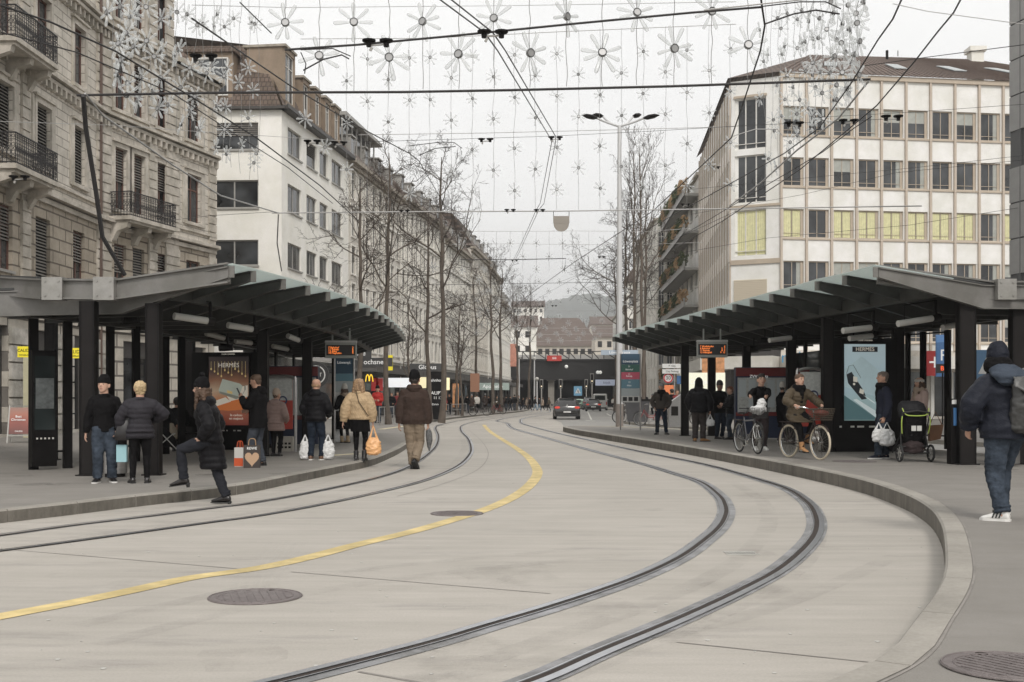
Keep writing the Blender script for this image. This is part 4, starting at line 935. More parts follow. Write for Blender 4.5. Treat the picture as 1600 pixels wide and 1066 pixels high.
mb.quad(e[1],e[2],rd[1],rd[0]); mb.quad(e[0],e[1],rd[0]); mb.quad(e[4],e[0],rd[0],L(20,96,25.6)); mb.quad(e[2],e[3],rd[1]); mb.build('roof', m_tile, bo)
# pantile ridges on the visible slope
mb = MB()
for k in range(64):
    t = k/63; a = e[1].lerp(e[2],t); b = rd[0].lerp(rd[1],t); mb.bar(a.lerp(b,.0)+Vector((0,0,.02)), b+Vector((0,0,.03)), .14, .05)
mb.build('roof_rib', mat('pantile',(.13,.095,.078),.8,var=.25,vscale=3), bo)
for x,w in ((20.5,.9),(26.4,.9),(31.5,.9),(36.3,.9)):
    t = (x-17.2)/(B[0]-17.2); a = e[1].lerp(e[2],t); b = rd[0].lerp(rd[1],t); p = a.lerp(b,.32); q = a.lerp(b,.52)
    mb = MB(); s = Vector((w/2,w*.07,0)); u = Vector((0,0,.09)); mb.extr([p-s+u,p+s+u,q+s+u,q-s+u],(0,0,.06)); mb.build('skylight', mat('skylight_glass',(.30,.32,.32),.25), bo)
mb = MB(); c = at(1524,100,84)-o; mb.box(c.x-.45,c.x+.45,c.y-.45,c.y+.45,c.z-2.2,c.z+.8); mb.box(c.x-.6,c.x+.6,c.y-.6,c.y+.6,c.z+.8,c.z+1.15); mb.build('chimney', m_white_w, bo)
mb = MB(); c = at(1386,90,82)-o; mb.tube([c-Vector((0,0,.4)),c+Vector((0,0,.5))],.1,8); c = at(1403,88,82)-o; mb.tube([c,c+Vector((0,0,.4))],.03,6); mb.build('roof_vent', m_dark, bo)
# ground floor: dark shops with a pale fascia band, canopy over the corner
mb = MB(); f.wall(0, 4.6, m_r4, [(i*3.4+.3,i*3.4+3.1,.3,3.2) for i in range(7)], .4, 'ground_floor_wall')
for i in range(7):
    mb = MB(); mb.box(i*3.4+.3,i*3.4+3.1,.25,.3,.3,3.2); f.put(mb, 'shop_window', m_pane if i%2 else m_pane2)
    mb = MB(); mb.box(i*3.4+.0,i*3.4+.22,-.12,.0,.0,3.3); mb.box(i*3.4+1.6,i*3.4+1.68,.1,.24,.3,3.2); f.put(mb, 'shop_pillar', m_panel)
mb = MB(); mb.box(-.2,24,-2.2,0,3.35,4.15); f.put(mb, 'canopy', mat('pale_canopy',(.60,.58,.54),.6,var=.06,dirt=.12))
mb = MB(); mb.box(0,h.W,-2.0,-.06,3.35,4.15); h.put(mb, 'canopy', MATS['pale_canopy']); h.wall(0, 4.6, m_shop, [], .2, 'ground_floor_wall')
g.wall(0, 4.6, m_shop, [(.3,3.0,.3,3.2)], .4, 'ground_floor_wall'); mb = MB(); mb.box(.0,W,-2.1,-.06,3.35,4.15); g.put(mb, 'canopy', MATS['pale_canopy'])
text('lettering', 'm brace', 1.0, mat('blue_letters',(.05,.22,.38),.5), bo, Vector(at(1262,559,71))-o)

# ---- grey panelled building at the far right
bg_ = thing('panelled_building', 'grey metal panelled facade at the right edge of the picture', 'building', (14,32.4,0))
f = Facade(bg_, (14.02,32.4), (20.5,3)); m_met = mat('grey_metal_panel', (.34,.335,.325), .5, .3, var=.08, vscale=3); mb = MB(); z = 4.9
while z < 21:
    skip = (abs(z-8.1) < .5) 
    for i in range(18): 
        if not skip: mb.box(i*1.7+.02,i*1.7+1.68,-.05,.0,z+.02,z+.98)
    z += 1.0
f.put(mb, 'panel', m_met); f.wall(0, 21.5, mat('grey_back_wall',(.10,.10,.10),.6), [], .1)
g = Facade(bg_, (24,33.5), (14.02,32.4)); g.wall(0, 21.5, MATS['grey_back_wall'], [], .1, 'side_wall')
mb = MB()
for z in [5+.22*k for k in range(74)]: mb.box(-.0,10,-.03,0,z,z+.06)
g.put(mb, 'slat', m_met)

# ---- buildings beyond the office, on the right
def plain(name, label, a, b, H, c, nfl, ncol, ww, wh, wk='white', z0=1.2, roofm=None, back=None):
    r = thing(name, label, 'building', (a[0],a[1],0)); f = Facade(r, a, b); fh = (H-z0-.8)/nfl
    op = [(f.W*(i+.5)/ncol-ww/2, f.W*(i+.5)/ncol+ww/2, z0+.75+fh*j, z0+.75+fh*j+wh) for j in range(nfl) for i in range(ncol)]
    f.wall(0, H, c, op, .2)
    for o in op: window(f, (o[0]+o[1])/2, o[2], ww, wh, wk, .08, sur='row')
    mb = MB(); mb.box(-.1,f.W+.1,-.3,.2,H,H+.25); f.put(mb, 'cornice', m_trim)
    return r, f
r, f = plain('balcony_building', 'building whose stepped balconies carry hedges and grasses, beyond the office building', (17.2,123), (16.35,100.5), 21, m_r3, 6, 6, 1.6, 1.6, 'grey')
random.seed(8)
m_hedge = mat('hedge_green', (.07,.085,.04), .9, var=.5, vscale=5); m_grass = mat('dry_grass', (.34,.23,.13), .9, var=.3, vscale=5)
for j in range(6):
    z = 3.0+j*3.25; mb = MB(); mb.box(.3,f.W-.3,-1.3,0,z,z+.2); mb.box(.3,f.W-.3,-1.35,-1.2,z,z+.8); f.put(mb, 'balcony', m_frameg)
    mb = MB()
    for k in range(1400):
        x = random.uniform(.4,f.W-.4); y = -1.3+random.uniform(-.35,.35); zz = z+.6+random.uniform(0,1.0)**1.2; s = random.uniform(.08,.2); a = random.uniform(0,PI); c_,s_ = math.cos(a)*s, math.sin(a)*s
        mb.cur = 1 if (math.sin(x*.8+j*2) > .2) else 0; mb.quad((x-c_,y-s_,zz-s),(x+c_,y+s_,zz-s*.3),(x+c_*.4,y+s_*.4,zz+s))
    f.put(mb, 'balcony_hedge', [m_hedge, m_grass])
plain('apartment_building', 'tall cream building end with two columns of windows, left of the hedged balconies', (15.55,123.5), (17.3,123.2), 20.6, m_r2, 6, 2, .62, 1.9, 'white')
plain('apartment_building', 'cream building side facing the street, left of the hedged balconies', (15.9,150), (15.5,123.6), 20.6, m_r2, 6, 8, 1.0, 1.7)
r, f = plain('gabled_building', 'narrow pale house with a dark gable far down the right side', (16.5,166), (19.5,165.5), 18, m_r3, 5, 2, .9, 1.5)
mb = MB(); mb.extr([(-.6,-.4,18.2),(f.W+.4,-.4,18.2),(f.W/2,-.4,21.0)],(0,8,0)); f.put(mb, 'roof', m_slate)
plain('apartment_building', 'pale building beside the bridge on the right', (17.5,200), (16.6,166.5), 15, m_r3, 4, 9, 1.0, 1.6)
# ---------------------------------------------------------------- bridge, far town, hill
m_girder = mat('bridge_girder', (.012,.011,.011), .6, .2, var=.2, vscale=.8); m_fence = mat('bridge_truss', (.04,.04,.04), .5, .3)
br = thing('railway_bridge', 'wide dark railway bridge with a lattice railing across the street end', 'bridge', (8,190,0))
mb = MB(); mb.box(-12,32,0,24,5.0,8.0); mb.build('deck', m_girder, br)
mb = MB(); mb.box(-12,32,-.25,0,4.6,5.3); mb.box(-12,32,-.3,0,7.75,8.05); mb.build('edge_beam', m_girder, br)
mb = MB(); n = 23; z0, z1 = 8.1, 9.3
mb.bar((-12,-.2,z1),(32,-.2,z1),.2,.14)
for k in range(n):
    x = -12+k*44/n; mb.bar((x,-.2,z0),(x,-.2,z1),.14); mb.bar((x,-.2,z1),(x+44/n,-.2,z0),.16) if k%2 == 0 else mb.bar((x,-.2,z1-.02),(x+44/n*.55,-.2,z0),.16)
mb.build('lattice_railing', m_fence, br)
mb = MB(); mb.box(-12,32,4,4.4,8.0,8.9); mb.build('parapet', mat('pale_parapet',(.42,.41,.39),.8,var=.1), br)
for x in (-7.4,-1.5,18): 
    mb = MB(); mb.box(x-.5,x+.5,1,2.2,0,5.0); mb.box(x-.7,x+.7,.9,2.3,4.5,5.0); mb.build('pier', mat('bridge_pier',(.26,.24,.21),.8,var=.15), br)
mb = MB(); mb.box(-12,-8,-1,24,0,5); mb.box(22,32,-1,24,0,5); mb.build('abutment', mat('bridge_abutment',(.13,.12,.11),.8,var=.2), br)
mb = MB(); mb.box(-8,22,23.2,24,0,5); mb.build('underpass_wall', m_girder, br)
for x in (-5,0,6,11,16): mb = MB(); mb.box(x-.9,x+.9,3,3.3,4.7,4.95); mb.build('strip_light', mat('underpass_light',(.6,.6,.55),.5,emit=.4), br)
sign('red_sign', 'red company sign with small white letters on the bridge railing', at(866,560,189), 2.4, .9, mat('red_sign_paint',(.42,.03,.02),.5,emit=.1), 'SBB', m_wl, .45)
sign('advert_board', 'pale blue advertising board under the right end of the bridge', at(948,598,184), 3.6, .95, mat('blue_board',(.36,.40,.50),.5,emit=.25), 'kiosk', mat('navy_letters',(.05,.07,.2),.5), .55)
sign('advert_board', 'salmon banner on the house wall at the left end of the bridge', at(799,555,183), 1.8, 3.6, mat('salmon_banner',(.55,.25,.18),.6,var=.3,vscale=1.2))
# town on the rise behind the bridge
rf = thing('large_hall', 'large hall with a broad brown tiled roof and a row of windows behind the bridge', 'building', (9,300,0))
m_rt = mat('far_brown_roof', (.12,.09,.075), .8, var=.15, vscale=.3); m_fw = mat('far_wall', (.50,.46,.40), .9, var=.08, vscale=.2)
def Lf(px,py,Z): return at(px,py,Z)-Vector((9,300,0))
mb = MB(); a,b = Lf(836,541,300), Lf(935,541,300); mb.box(a.x,b.x,0,20,0,a.z); mb.build('wall', m_fw, rf)
mb = MB(); c,d = Lf(845,497,312), Lf(905,497,312); e = Vector((a.x,20,a.z)); g = Vector((b.x,20,b.z)); mb.quad(a+Vector((-.6,-.6,0)),b+Vector((.6,-.6,0)),d,c); mb.quad(b+Vector((.6,-.6,0)),g,d); mb.quad(e,a+Vector((-.6,-.6,0)),c); mb.quad(g,e,c,d); mb.build('roof', m_rt, rf)
for k in range(9): mb = MB(); x = a.x+.8+k*1.85; mb.box(x,x+1.1,-.1,.05,a.z-2.1,a.z-.7); mb.build('window', m_girder, rf)
def church(px, py, Z, w, label):
    p = at(px,py,Z); r = thing('church_tower', label, 'church tower', (p.x,p.y,0), 0, 'church towers on the hillside'); h = p.z; z1 = h*.78
    MB().box(-w/2,w/2,-w/2,w/2,0,z1).build('tower', m_fw, r); mb = MB(); mb.add([(-w/2-.2,-w/2-.2,z1),(w/2+.2,-w/2-.2,z1),(w/2+.2,w/2+.2,z1),(-w/2-.2,w/2+.2,z1),(0,0,h)],[(0,1,4),(1,2,4),(2,3,4),(3,0,4),(3,2,1,0)]); mb.build('spire', m_rt, r)
church(912,500,420,3.2,'left church tower with a pointed brown spire beyond the bridge'); church(922,497,430,3.4,'right church tower with a pointed brown spire beyond the bridge')
random.seed(21)
for k,(x0,x1,y,Z,lab) in enumerate([(930,965,528,270,'pale far house beside the pole, behind the bridge'),(770,838,512,255,'pale far house left of the brown roofed hall'),(925,990,508,360,'distant pale block right of the church towers'),(800,850,480,480,'distant cream block on the slope left of the hall roof'),(985,1012,505,300,'far grey house partly hidden by the right trees')]):
    a,b = at(x0,y,Z), at(x1,y,Z); r = thing('distant_house', lab, 'building', (a.x,Z,0)); w = b.x-a.x; H = a.z
    MB().box(0,w,0,12,0,H).build('wall', [m_fw,m_r3,m_fw,m_r3,m_r4][k], r); mb = MB(); mb.extr([(-.5,-.5,H),(w+.5,-.5,H),(w+.5,6,H+2.8),(-.5,6,H+2.8)],(0,0,.3)); mb.build('roof', m_rt if k%2 else m_slate, r)
    for j in range(int((H-9)/3.2)):
        for i in range(int(w/2.2)): MB().box(.6+i*2.2,1.6+i*2.2,-.06,.02,H-2.2-j*3.2,H-.8-j*3.2).build('window', m_girder, r)
def hill(name, Z, prof, m, depth=500):
    mb = MB(); n = len(prof); vs = []; fs = []
    for j in range(9):
        t = j/8
        for i,(px,py) in enumerate(prof):
            p = at(px,py,Z); vs.append((p.x, Z-depth*.5*(1-t)-8*math.sin(i*1.7+j), max(-2, p.z*(math.sin(t*PI/2))**.8+ (2.5*math.sin(i*2.3+j*1.9) if 0 < j < 8 else 0))))
    for j in range(8):
        for i in range(n-1): fs.append((j*n+i, j*n+i+1, (j+1)*n+i+1, (j+1)*n+i))
    mb.add(vs, fs); return tag(mb.build(name, m, None, True), kind='structure')
m_wood_ = mat('hill_forest', (.055,.065,.05), .95, var=.45, vscale=.02)
prof = [(-900,600),(-200,560),(300,545),(600,520),(720,505),(780,490),(830,480),(870,472),(900,465),(925,464),(950,470),(985,480),(1020,484),(1080,492),(1200,505),(1500,520),(2200,570)]
hill('hills', 2300, [(x*1.0,y) for x,y in catmull([(a,b,0) for a,b in prof],4) for x,y in [(x,y)]] if False else [(v.x, v.y+.8*math.sin(v.x*.21)) for v in catmull([(a,b,0) for a,b in prof],5)], m_wood_, 1500)
hill('hills', 1300, [(v.x, v.y+.9*math.sin(v.x*.33)) for v in catmull([(a,b,0) for a,b in [(-900,612),(200,585),(600,560),(760,545),(820,528),(900,515),(960,505),(1040,510),(1300,550),(2200,600)]],5)], m_wood_, 800)

# ---------------------------------------------------------------- bare street trees
m_bark = mat('plane_bark', (.105,.085,.068), .9, var=.4, vscale=2.2, bump=.4, bscale=14); m_twig = mat('twig', (.055,.043,.035), .9)
def grow(seed, H, fork, spread=.8, r0=.17, lev=5, upward=.35, dens=1.0):
    rnd = random.Random(seed); tr, br_ = MB(), MB()
    def path(p, d, L, seg, wob, up):
        P = [p.copy()]; d = d.copy()
        for i in range(seg):
            d = (d+Vector((rnd.gauss(0,wob),rnd.gauss(0,wob),rnd.gauss(0,wob)+up))).normalized(); P.append(P[-1]+d*L/seg)
        return P, d
    T = [Vector((0,0,0))]; d = Vector((rnd.gauss(0,.02),rnd.gauss(0,.02),1)); x = Vector((0,0,0)); seg = 12
    for i in range(seg): x = x+Vector((rnd.gauss(0,.06),rnd.gauss(0,.06),H/seg)); T.append(x.copy())
    rs = [r0*(1-.75*(i/seg)**1.1) for i in range(seg+1)]; rs[0] *= 1.35; rs[-1] = .02
    tr.tube(T, rs, 9)
    def branch(p, d, L, r, lv):
        sides = 6 if lv <= 1 else (4 if lv == 2 else 3); P,d2 = path(p, d, L, 5 if lv < 3 else 3, .16 if lv < 3 else .22, upward*.28)
        mb = tr if lv <= 1 else br_; mb.tube(P, [max(.007, r*(1-.6*i/(len(P)-1))) for i in range(len(P))], sides, cap=False)
        if lv >= lev: return
        n = {1:4,2:4,3:3,4:2}[lv]; n = max(2, round(n*dens))
        for k in range(n):
            t = .25+.75*(k+rnd.random()*.7)/n; i = min(len(P)-2, int(t*(len(P)-1))); q = P[i].lerp(P[i+1], t*(len(P)-1)-i)
            ax = Vector((rnd.gauss(0,1),rnd.gauss(0,1),rnd.gauss(0,.7))).normalized(); nd = (((P[i+1]-P[i]).normalized())*.75+ax*spread).normalized()
            branch(q, nd, L*(.62 if lv < 3 else .55)*rnd.uniform(.7,1.15), r*.52, lv+1)
    n = int(9*dens); 
    for k in range(n):
        t = fork+(1-fork)*k/(n-.5); i = min(seg-1, int(t*seg)); q = T[i].lerp(T[i+1], t*seg-i); a = k*2.4+rnd.uniform(-.5,.5)
        nd = Vector((math.cos(a)*spread, math.sin(a)*spread, .35+upward)).normalized(); branch(q, nd, H*.26*(1.15-.75*(t-fork)/(1-fork))*rnd.uniform(.75,1.2), rs[i]*.5, 1)
    return tr, br_
tree_protos = []
for sd,H,fork,spr,r0,up,dn in [(5,14,.42,1.0,.17,.2,1.0),(9,14,.50,.9,.16,.3,1.0),(14,14,.50,.62,.15,.5,.85),(3,8,.35,.8,.10,.5,.9)]:
    tr, b_ = grow(sd,H,fork,spr,r0,5 if H > 10 else 4,up,dn); a = tr.build('trunk', m_bark, None, True); c = b_.build('crown', m_twig, None, False); COL.objects.unlink(a); COL.objects.unlink(c); tree_protos.append((a.data,c.data,H))
def tree(kind, x, y, h, rz, label, group, z=ZL, thick=1.0, cx=1.0):
    r = thing('street_tree', label, 'tree', (x,y,z), rz, group); a,c,H = tree_protos[kind]
    for nme,d in (('trunk',a),('crown',c)):
        o = bpy.data.objects.new(nme,d); COL.objects.link(o); o.parent = r; s = h/H; o.scale = (s*thick,s*thick,s)
    return r
LT = 'bare street trees along the left side'; RT = 'bare street trees along the right side'
for kind,px,Z,py,rz,th,l in [(0,558,52,285,.4,1.0,'nearest bare tree on the left, just beyond the left shelter'),(1,607,58,240,2.1,.95,'second bare tree on the left, tall and straight, beside the red jacketed person'),
        (0,672,66,330,3.3,1.0,'bare tree on the left just right of the walking man in brown'),(1,690,62,245,5,1.0,'tall bare tree behind the man in the brown jacket, whose crown reaches the wires'),
        (3,715,92,470,1.2,1.2,'slender forked young tree beside the tall dark info panel'),(3,722,88,505,2.7,1.1,'low bushy young tree behind the barriers on the left'),
        (2,770,105,400,.8,1.1,'bare tree with a straight trunk near the dark balcony on the left'),(1,783,112,420,4,1.1,'bare tree beside the trunk near the dark balcony, slightly farther'),
        (2,806,130,455,2.4,1.2,'leaning bare tree in front of the left end of the bridge'),(2,826,150,462,3.6,1.2,'bare tree right of the leaning one, in front of the bridge'),(1,742,118,430,.2,1.1,'thin bare tree halfway down the left row'),(3,640,80,480,3.9,1.2,'small bare tree against the long cream facade')]:
    p = at(px,py,Z); tree(kind, p.x, Z, p.z-ZL, rz, l, LT, ZL, th)
for kind,px,Z,py,rz,th,l in [(2,1004,70,232,1.0,.72,'tall slender bare tree just right of the white street light pole'),(2,988,74,238,2.6,.7,'tall bare tree close behind the white street light pole'),
        (1,978,96,330,4.4,1.0,'bare tree with a wide hanging crown left of the white pole'),(2,1010,84,300,5.2,.8,'bare tree behind the speed limit sign'),(1,962,120,400,.5,1.1,'distant bare tree left of the pole near the bridge'),(1,995,110,370,3.0,1.0,'bare tree between the pole and the gabled house')]:
    p = at(px,py,Z); tree(kind, p.x, Z, p.z-ZL, rz, l, RT, ZL, th)

# ---------------------------------------------------------------- white street light
lp = thing('street_light', 'tall white street light pole with four curved arms like petals', 'street light', (at(968,668,51).x,51,ZR))
m_pole = mat('pale_pole_paint', (.60,.60,.60), .45, .2, var=.08, vscale=1.5)
H = at(968,196,51).z-ZR
MB().tube([(0,0,0),(0,0,1.0)],.17,14).build('pole_base', mat('pole_base_grey',(.22,.19,.17),.7,var=.2), lp); MB().tube([(0,0,1.0),(0,0,H*.45),(0,0,H)],[.145,.125,.085],14).build('pole', m_pole, lp, True)
for sx,dx,dy,up,lab in [(-1,1.6,-.5,.32,0),(1,1.6,-.5,.32,0),(-1,1.05,1.2,.78,0),(1,1.05,1.2,.78,0)]:
    mb = MB(); P = catmull([(0,0,H-.05),(sx*dx*.35,dy*.35,H+up*.25),(sx*dx*.7,dy*.7,H+up*.85)],5); mb.tube(P,[.05]*len(P),8); mb.build('arm', m_pole, lp, True)
    mb = MB(); a = Vector((sx*dx*.62,dy*.62,H+up*.75)); b = Vector((sx*dx*1.06,dy*1.06,H+up)); mb.loft([(a,(0,.05,0),(0,0,.03)),(a.lerp(b,.3),(0,.22,0),(0,0,.10)),(a.lerp(b,.7),(0,.22,0),(0,0,.09)),(b,(0,.03,0),(0,0,.02))]); mb.build('lamp_head', m_mid, lp, True)

# ---------------------------------------------------------------- overhead wires
m_wire = mat('cable', (.04,.037,.037), .6, .3); m_wirel = mat('pale_cable', (.42,.41,.40), .5, .3)
WI = [0]
def wire(pts, r, label, pale=False, sag=0, cat='cable', group='overhead wires above the street'):
    P = [at(*p) for p in pts]; o = P[0].copy(); P = [p-o for p in P]
    if sag and len(P) == 2: P = [P[0].lerp(P[1],t)-Vector((0,0,sag*4*t*(1-t))) for t in [k/8 for k in range(9)]]
    elif len(P) > 2 and sag == -1: P = catmull(P,4)
    mb = MB(); mb.tube(P, r, 6); ob = mb.build('overhead_wire', m_wirel if pale else m_wire, None, True, loc=o); return tag(ob, label, cat, group)
Wd = [
 ([(120,149,24),(340,145,24),(630,144,24),(800,141,24),(1050,135,24),(1360,124,24)],.027,'thick dark cable strung straight across the street from the sandstone building at mid height',0),
 ([(445,78,20),(560,70,20),(700,57,20),(900,37,20),(1080,20,20),(1192,11,20)],.020,'thick dark cable rising to the right across the top of the picture',0),
 ([(300,29,20),(380,84,24),(455,135,28),(560,198,33),(640,240,38),(655,252,40),(700,330,52)],.016,'black wire falling from the top left past the mansard dormers',0),
 ([(0,8,17),(80,35,18),(180,80,20),(300,152,23),(400,215,27),(500,290,33),(560,345,40)],.016,'long wire running from the top left corner down toward the white building',0),
 ([(0,50,19),(120,82,20),(270,146,24),(360,205,28),(450,262,34),(520,318,42)],.012,'second long wire just under the one from the top left corner',0),
 ([(133,146,22),(160,180,23),(270,258,27),(345,306,31),(435,333,36)],.020,'pale thick cable from the wall anchor down to the white building',1),
 ([(130,150,22),(134,200,22.5),(150,300,23),(160,370,23.5),(195,430,24)],.045,'thick grey hose hanging from the wall anchor to the left shelter roof',0),
 ([(425,333,40),(640,331,40),(875,330,40),(1100,327,40),(1440,322,40)],.022,'pale cable strung across the street below the round hanging sign cable',1),
 ([(680,-6,20),(757,51,20),(778,80,24),(858,213,40),(862,222,40),(844,318,58),(838,328,60),(808,395,85),(775,460,120)],.014,'left wire of the tram contact pair dropping through the middle of the picture',0),
 ([(698,-6,20),(770,51,20),(790,80,24),(868,213,40),(868,222,40),(850,318,58),(842,328,60),(811,395,85),(777,460,120)],.014,'right wire of the tram contact pair dropping through the middle of the picture',0),
 ([(1188,-8,18),(1195,40,19),(1188,80,21),(1165,150,25),(1143,215,28),(1090,265,33),(1020,330,42),(900,408,62),(800,480,95)],.016,'dark wire descending from top right, bending at the pillar corner',0),
 ([(1412,-8,16),(1395,30,17),(1372,62,18.5),(1330,130,21),(1280,200,25),(1225,240,29),(1100,310,38),(1000,365,50),(890,470,90)],.014,'wire descending from the top right through the flower cluster',0),
 ([(1505,-8,16),(1490,20,17),(1465,50,18.5),(1430,95,20),(1370,165,24),(1250,265,31),(1130,345,42),(1050,390,55)],.014,'wire descending from the top right across the office windows',0),
 ([(1358,126,24),(1310,185,26),(1245,235,29),(1190,285,33),(1140,322,38)],.022,'pale thick cable falling left from the right end of the cross cable',1),
 ([(1362,182,28),(1335,200,29),(1285,238,30),(1180,300,36),(1060,372,50)],.012,'thin wire from the paired hangers down across the office corner',0),
 ([(560,222,34),(700,218,36),(860,213,40),(1020,205,36),(1170,196,34),(1390,186,32)],.007,'thin span wire carrying the paired hangers over the street',0),
 ([(470,61,34),(668,60,34),(870,50,34),(1150,38,34)],.010,'thin pale cable from which the upper curtain of flowers hangs',1),
 ([(560,211,52),(760,208,52),(960,203,52),(1150,198,52)],.014,'thin pale cable above the farther curtain of flowers',1),
 ([(640,360,66),(780,362,66),(900,361,66),(1010,362,66),(1080,357,66)],.012,'far thin cable under the hanging round sign',1),
 ([(705,382,74),(800,381,74),(960,383,74),(1100,379,74)],.012,'far thin cable above the distant flowers',1),
 ([(720,406,80),(800,406,80),(884,404,80),(882,424,80)],.03,'short dark span arm ending in a bent hanger over the far street',0),
 ([(620,446,105),(760,444,105),(890,442,105),(1000,441,105)],.022,'distant dark span wire above the brown roof',0),
 ([(600,486,120),(760,485,120),(900,486,120),(985,486,120)],.018,'distant pale span wire in front of the hill',1),
 ([(720,520,135),(850,523,135),(985,521,135)],.02,'very distant pale span wire in front of the brown roof',1),
 ([(700,514,130),(800,512,130),(960,514,130)],.016,'very distant upper span wire in front of the brown roof',1),
 ([(800,534,140),(880,533,140),(980,530,140)],.018,'lowest distant span wire just over the bridge',1),
 ([(1100,16,13),(1250,0,13),(1330,-6,13)],.008,'thin cable near the top right corner',1),
 ([(1395,6,15),(1450,18,15),(1600,38,15)],.005,'thin pale wire leaving the top right corner toward the grey facade',1),
 ([(1270,184,30),(1430,175,28),(1600,163,25)],.005,'very thin wire crossing the upper office windows',0),
 ([(1040,300,40),(1240,280,34),(1430,262,30),(1600,243,26)],.005,'very thin wire crossing the middle of the office building',0),
 ([(1080,335,40),(1250,305,34),(1400,270,30),(1600,250,27)],.005,'very thin sloping wire over the office curtains',0),
 ([(1350,103,25),(1460,88,24),(1600,70,22)],.008,'thin wire running over the tiled hip roof',0),
 ([(1065,395,45),(1200,372,40),(1420,352,36),(1590,325,32)],.006,'thin wire crossing the office building low',0),
 ([(0,190,22),(180,196,24),(300,205,26),(560,222,34)],.006,'thin wire along the sandstone building upper windows',1),
 ([(260,345,34),(330,337,38),(430,331,40)],.008,'thin wire from the balcony toward the white building',0),
 ([(300,8,22),(450,12,26),(800,9,30),(1150,3,26)],.007,'thin pale cable along the very top of the picture',1),
 ([(375,4,18),(424,52,20)],.010,'short slanting wire near the top left flowers',0),
 ([(470,78,20),(520,76,20),(548,88,20)],.010,'curved upper rod of the first wire arm',0),
 ([(474,110,20.2),(505,93,20.1),(534,86,20.1),(545,92,20)],.013,'curved lower rod of the first wire arm',0),
 ([(470,82,20),(478,100,20.2),(476,115,20.4)],.010,'short hanging loop of the first wire arm',0),
 ([(640,228,36),(690,222,36),(710,223,36),(722,232,36)],.012,'upper rod of the second wire arm above the tree crown',0),
 ([(655,243,36),(680,232,36),(712,229,36)],.014,'lower rod of the second wire arm above the tree crown',0),
 ([(1192,10,22),(1250,3,22),(1290,3,22),(1314,14,22)],.012,'upper curved rod of the wire arm in the right flower cluster',0),
 ([(1194,38,22),(1240,22,22),(1275,16,22),(1312,22,22)],.016,'lower curved rod of the wire arm in the right flower cluster',0),
 ([(1142,214,30),(1180,202,30),(1215,202,30),(1222,212,30)],.012,'curved rod of the wire arm beside the corner glazing',1),
 ([(435,335,39),(433,380,39),(440,424,39)],.02,'black cable hanging down in front of the white building',0),
 ([(750,385,90),(736,200,60)],.004,'hair thin plumb wire over the far street',1),
 ([(876,440,90),(1060,372,60),(1150,330,45)],.009,'dark far wire rising right behind the street light',0),
 ([(820,478,110),(950,405,80),(1065,345,56)],.009,'second dark far wire rising right behind the street light',0),
]
for pts,r,l,p in Wd: wire(pts, r, l, bool(p))
# paired hangers
def hanger(px,py,Z,l,s=1.0):
    r = thing('wire_hanger', l, 'wire hanger', at(px,py,Z), 0, 'paired insulator hangers on the wires')
    for sx in (-1,1):
        mb = MB(); x = sx*.15*s; mb.tube([(x,0,.0),(x,0,.02*s),(x,0,.05*s),(x,0,.07*s)],[.05*s,.115*s,.12*s,.03*s],12); mb.tube([(x,0,0),(x,0,-.07*s)],[.05*s,.045*s],8); mb.build('insulator', m_dark, r, True)
    mb = MB(); mb.bar((-.16*s,0,-.05*s),(.16*s,0,-.03*s),.03,.02); mb.bar((-.1*s,0,-.08*s),(-.13*s,0,-.14*s),.04); mb.build('clamp', m_frameg, r)
for px,py,Z,l,s in [(590,67,20,'paired insulator on the thick cable near the top, left of centre',1),(770,53,20,'paired insulator where the tram wires cross the thick cable at the top',1),(759,219,34,'paired insulator on the thin span left of the tram wires',.85),(868,216,38,'paired insulator where the tram wires bend in mid picture',.9),
        (488,222,32,'paired insulator in front of the white building windows, left one',.9),(530,224,34,'paired insulator in front of the white building windows, right one',.9),(1241,194,28,'paired insulator over the office windows, left of three',.9),(1326,190,28,'paired insulator over the office windows, middle of three',.9),(1394,184,28,'paired insulator over the office windows, right of three',1),
        (797,329,40,'paired insulator on the pale cable, left of the tram wires',.75),(843,329,40,'paired insulator on the pale cable at the tram wires',.75),(632,330,40,'paired insulator at the left part of the pale cable',.7),(1118,262,44,'paired insulator beside the glazed office corner',.7),(1071,320,44,'paired insulator left of the office side wall',.7),(804,407,80,'far paired insulator over the tram wires',1.0),(940,402,80,'far paired insulator right of the bent hanger',1.0),(845,479,110,'farthest paired insulator low over the street, left one',1.1),(866,478,110,'farthest paired insulator low over the street, right one',1.1),(30,328-50,24,'paired insulator by the near balcony of the sandstone building',.8),(318,90,22,'paired insulator among the left flowers',1)]:
    hanger(px,py,Z,l,s)
# round hanging signal plate
sp = thing('hanging_signal', 'round grey brown plate hanging from the pale cable over the street', 'hanging sign', at(877,350,40))
mb = MB(); mb.tube([(0,-.02,0),(0,.02,0)],.265,28); mb.box(-.28,.28,-.025,.025,.02,.27); mb.build('plate', mat('signal_plate',(.30,.27,.235),.6,var=.06), sp); mb = MB(); mb.bar((-.27,0,.26),(-.27,0,.46),.02); mb.bar((.27,0,.26),(.27,0,.46),.02); mb.build('hanger', m_dark, sp)

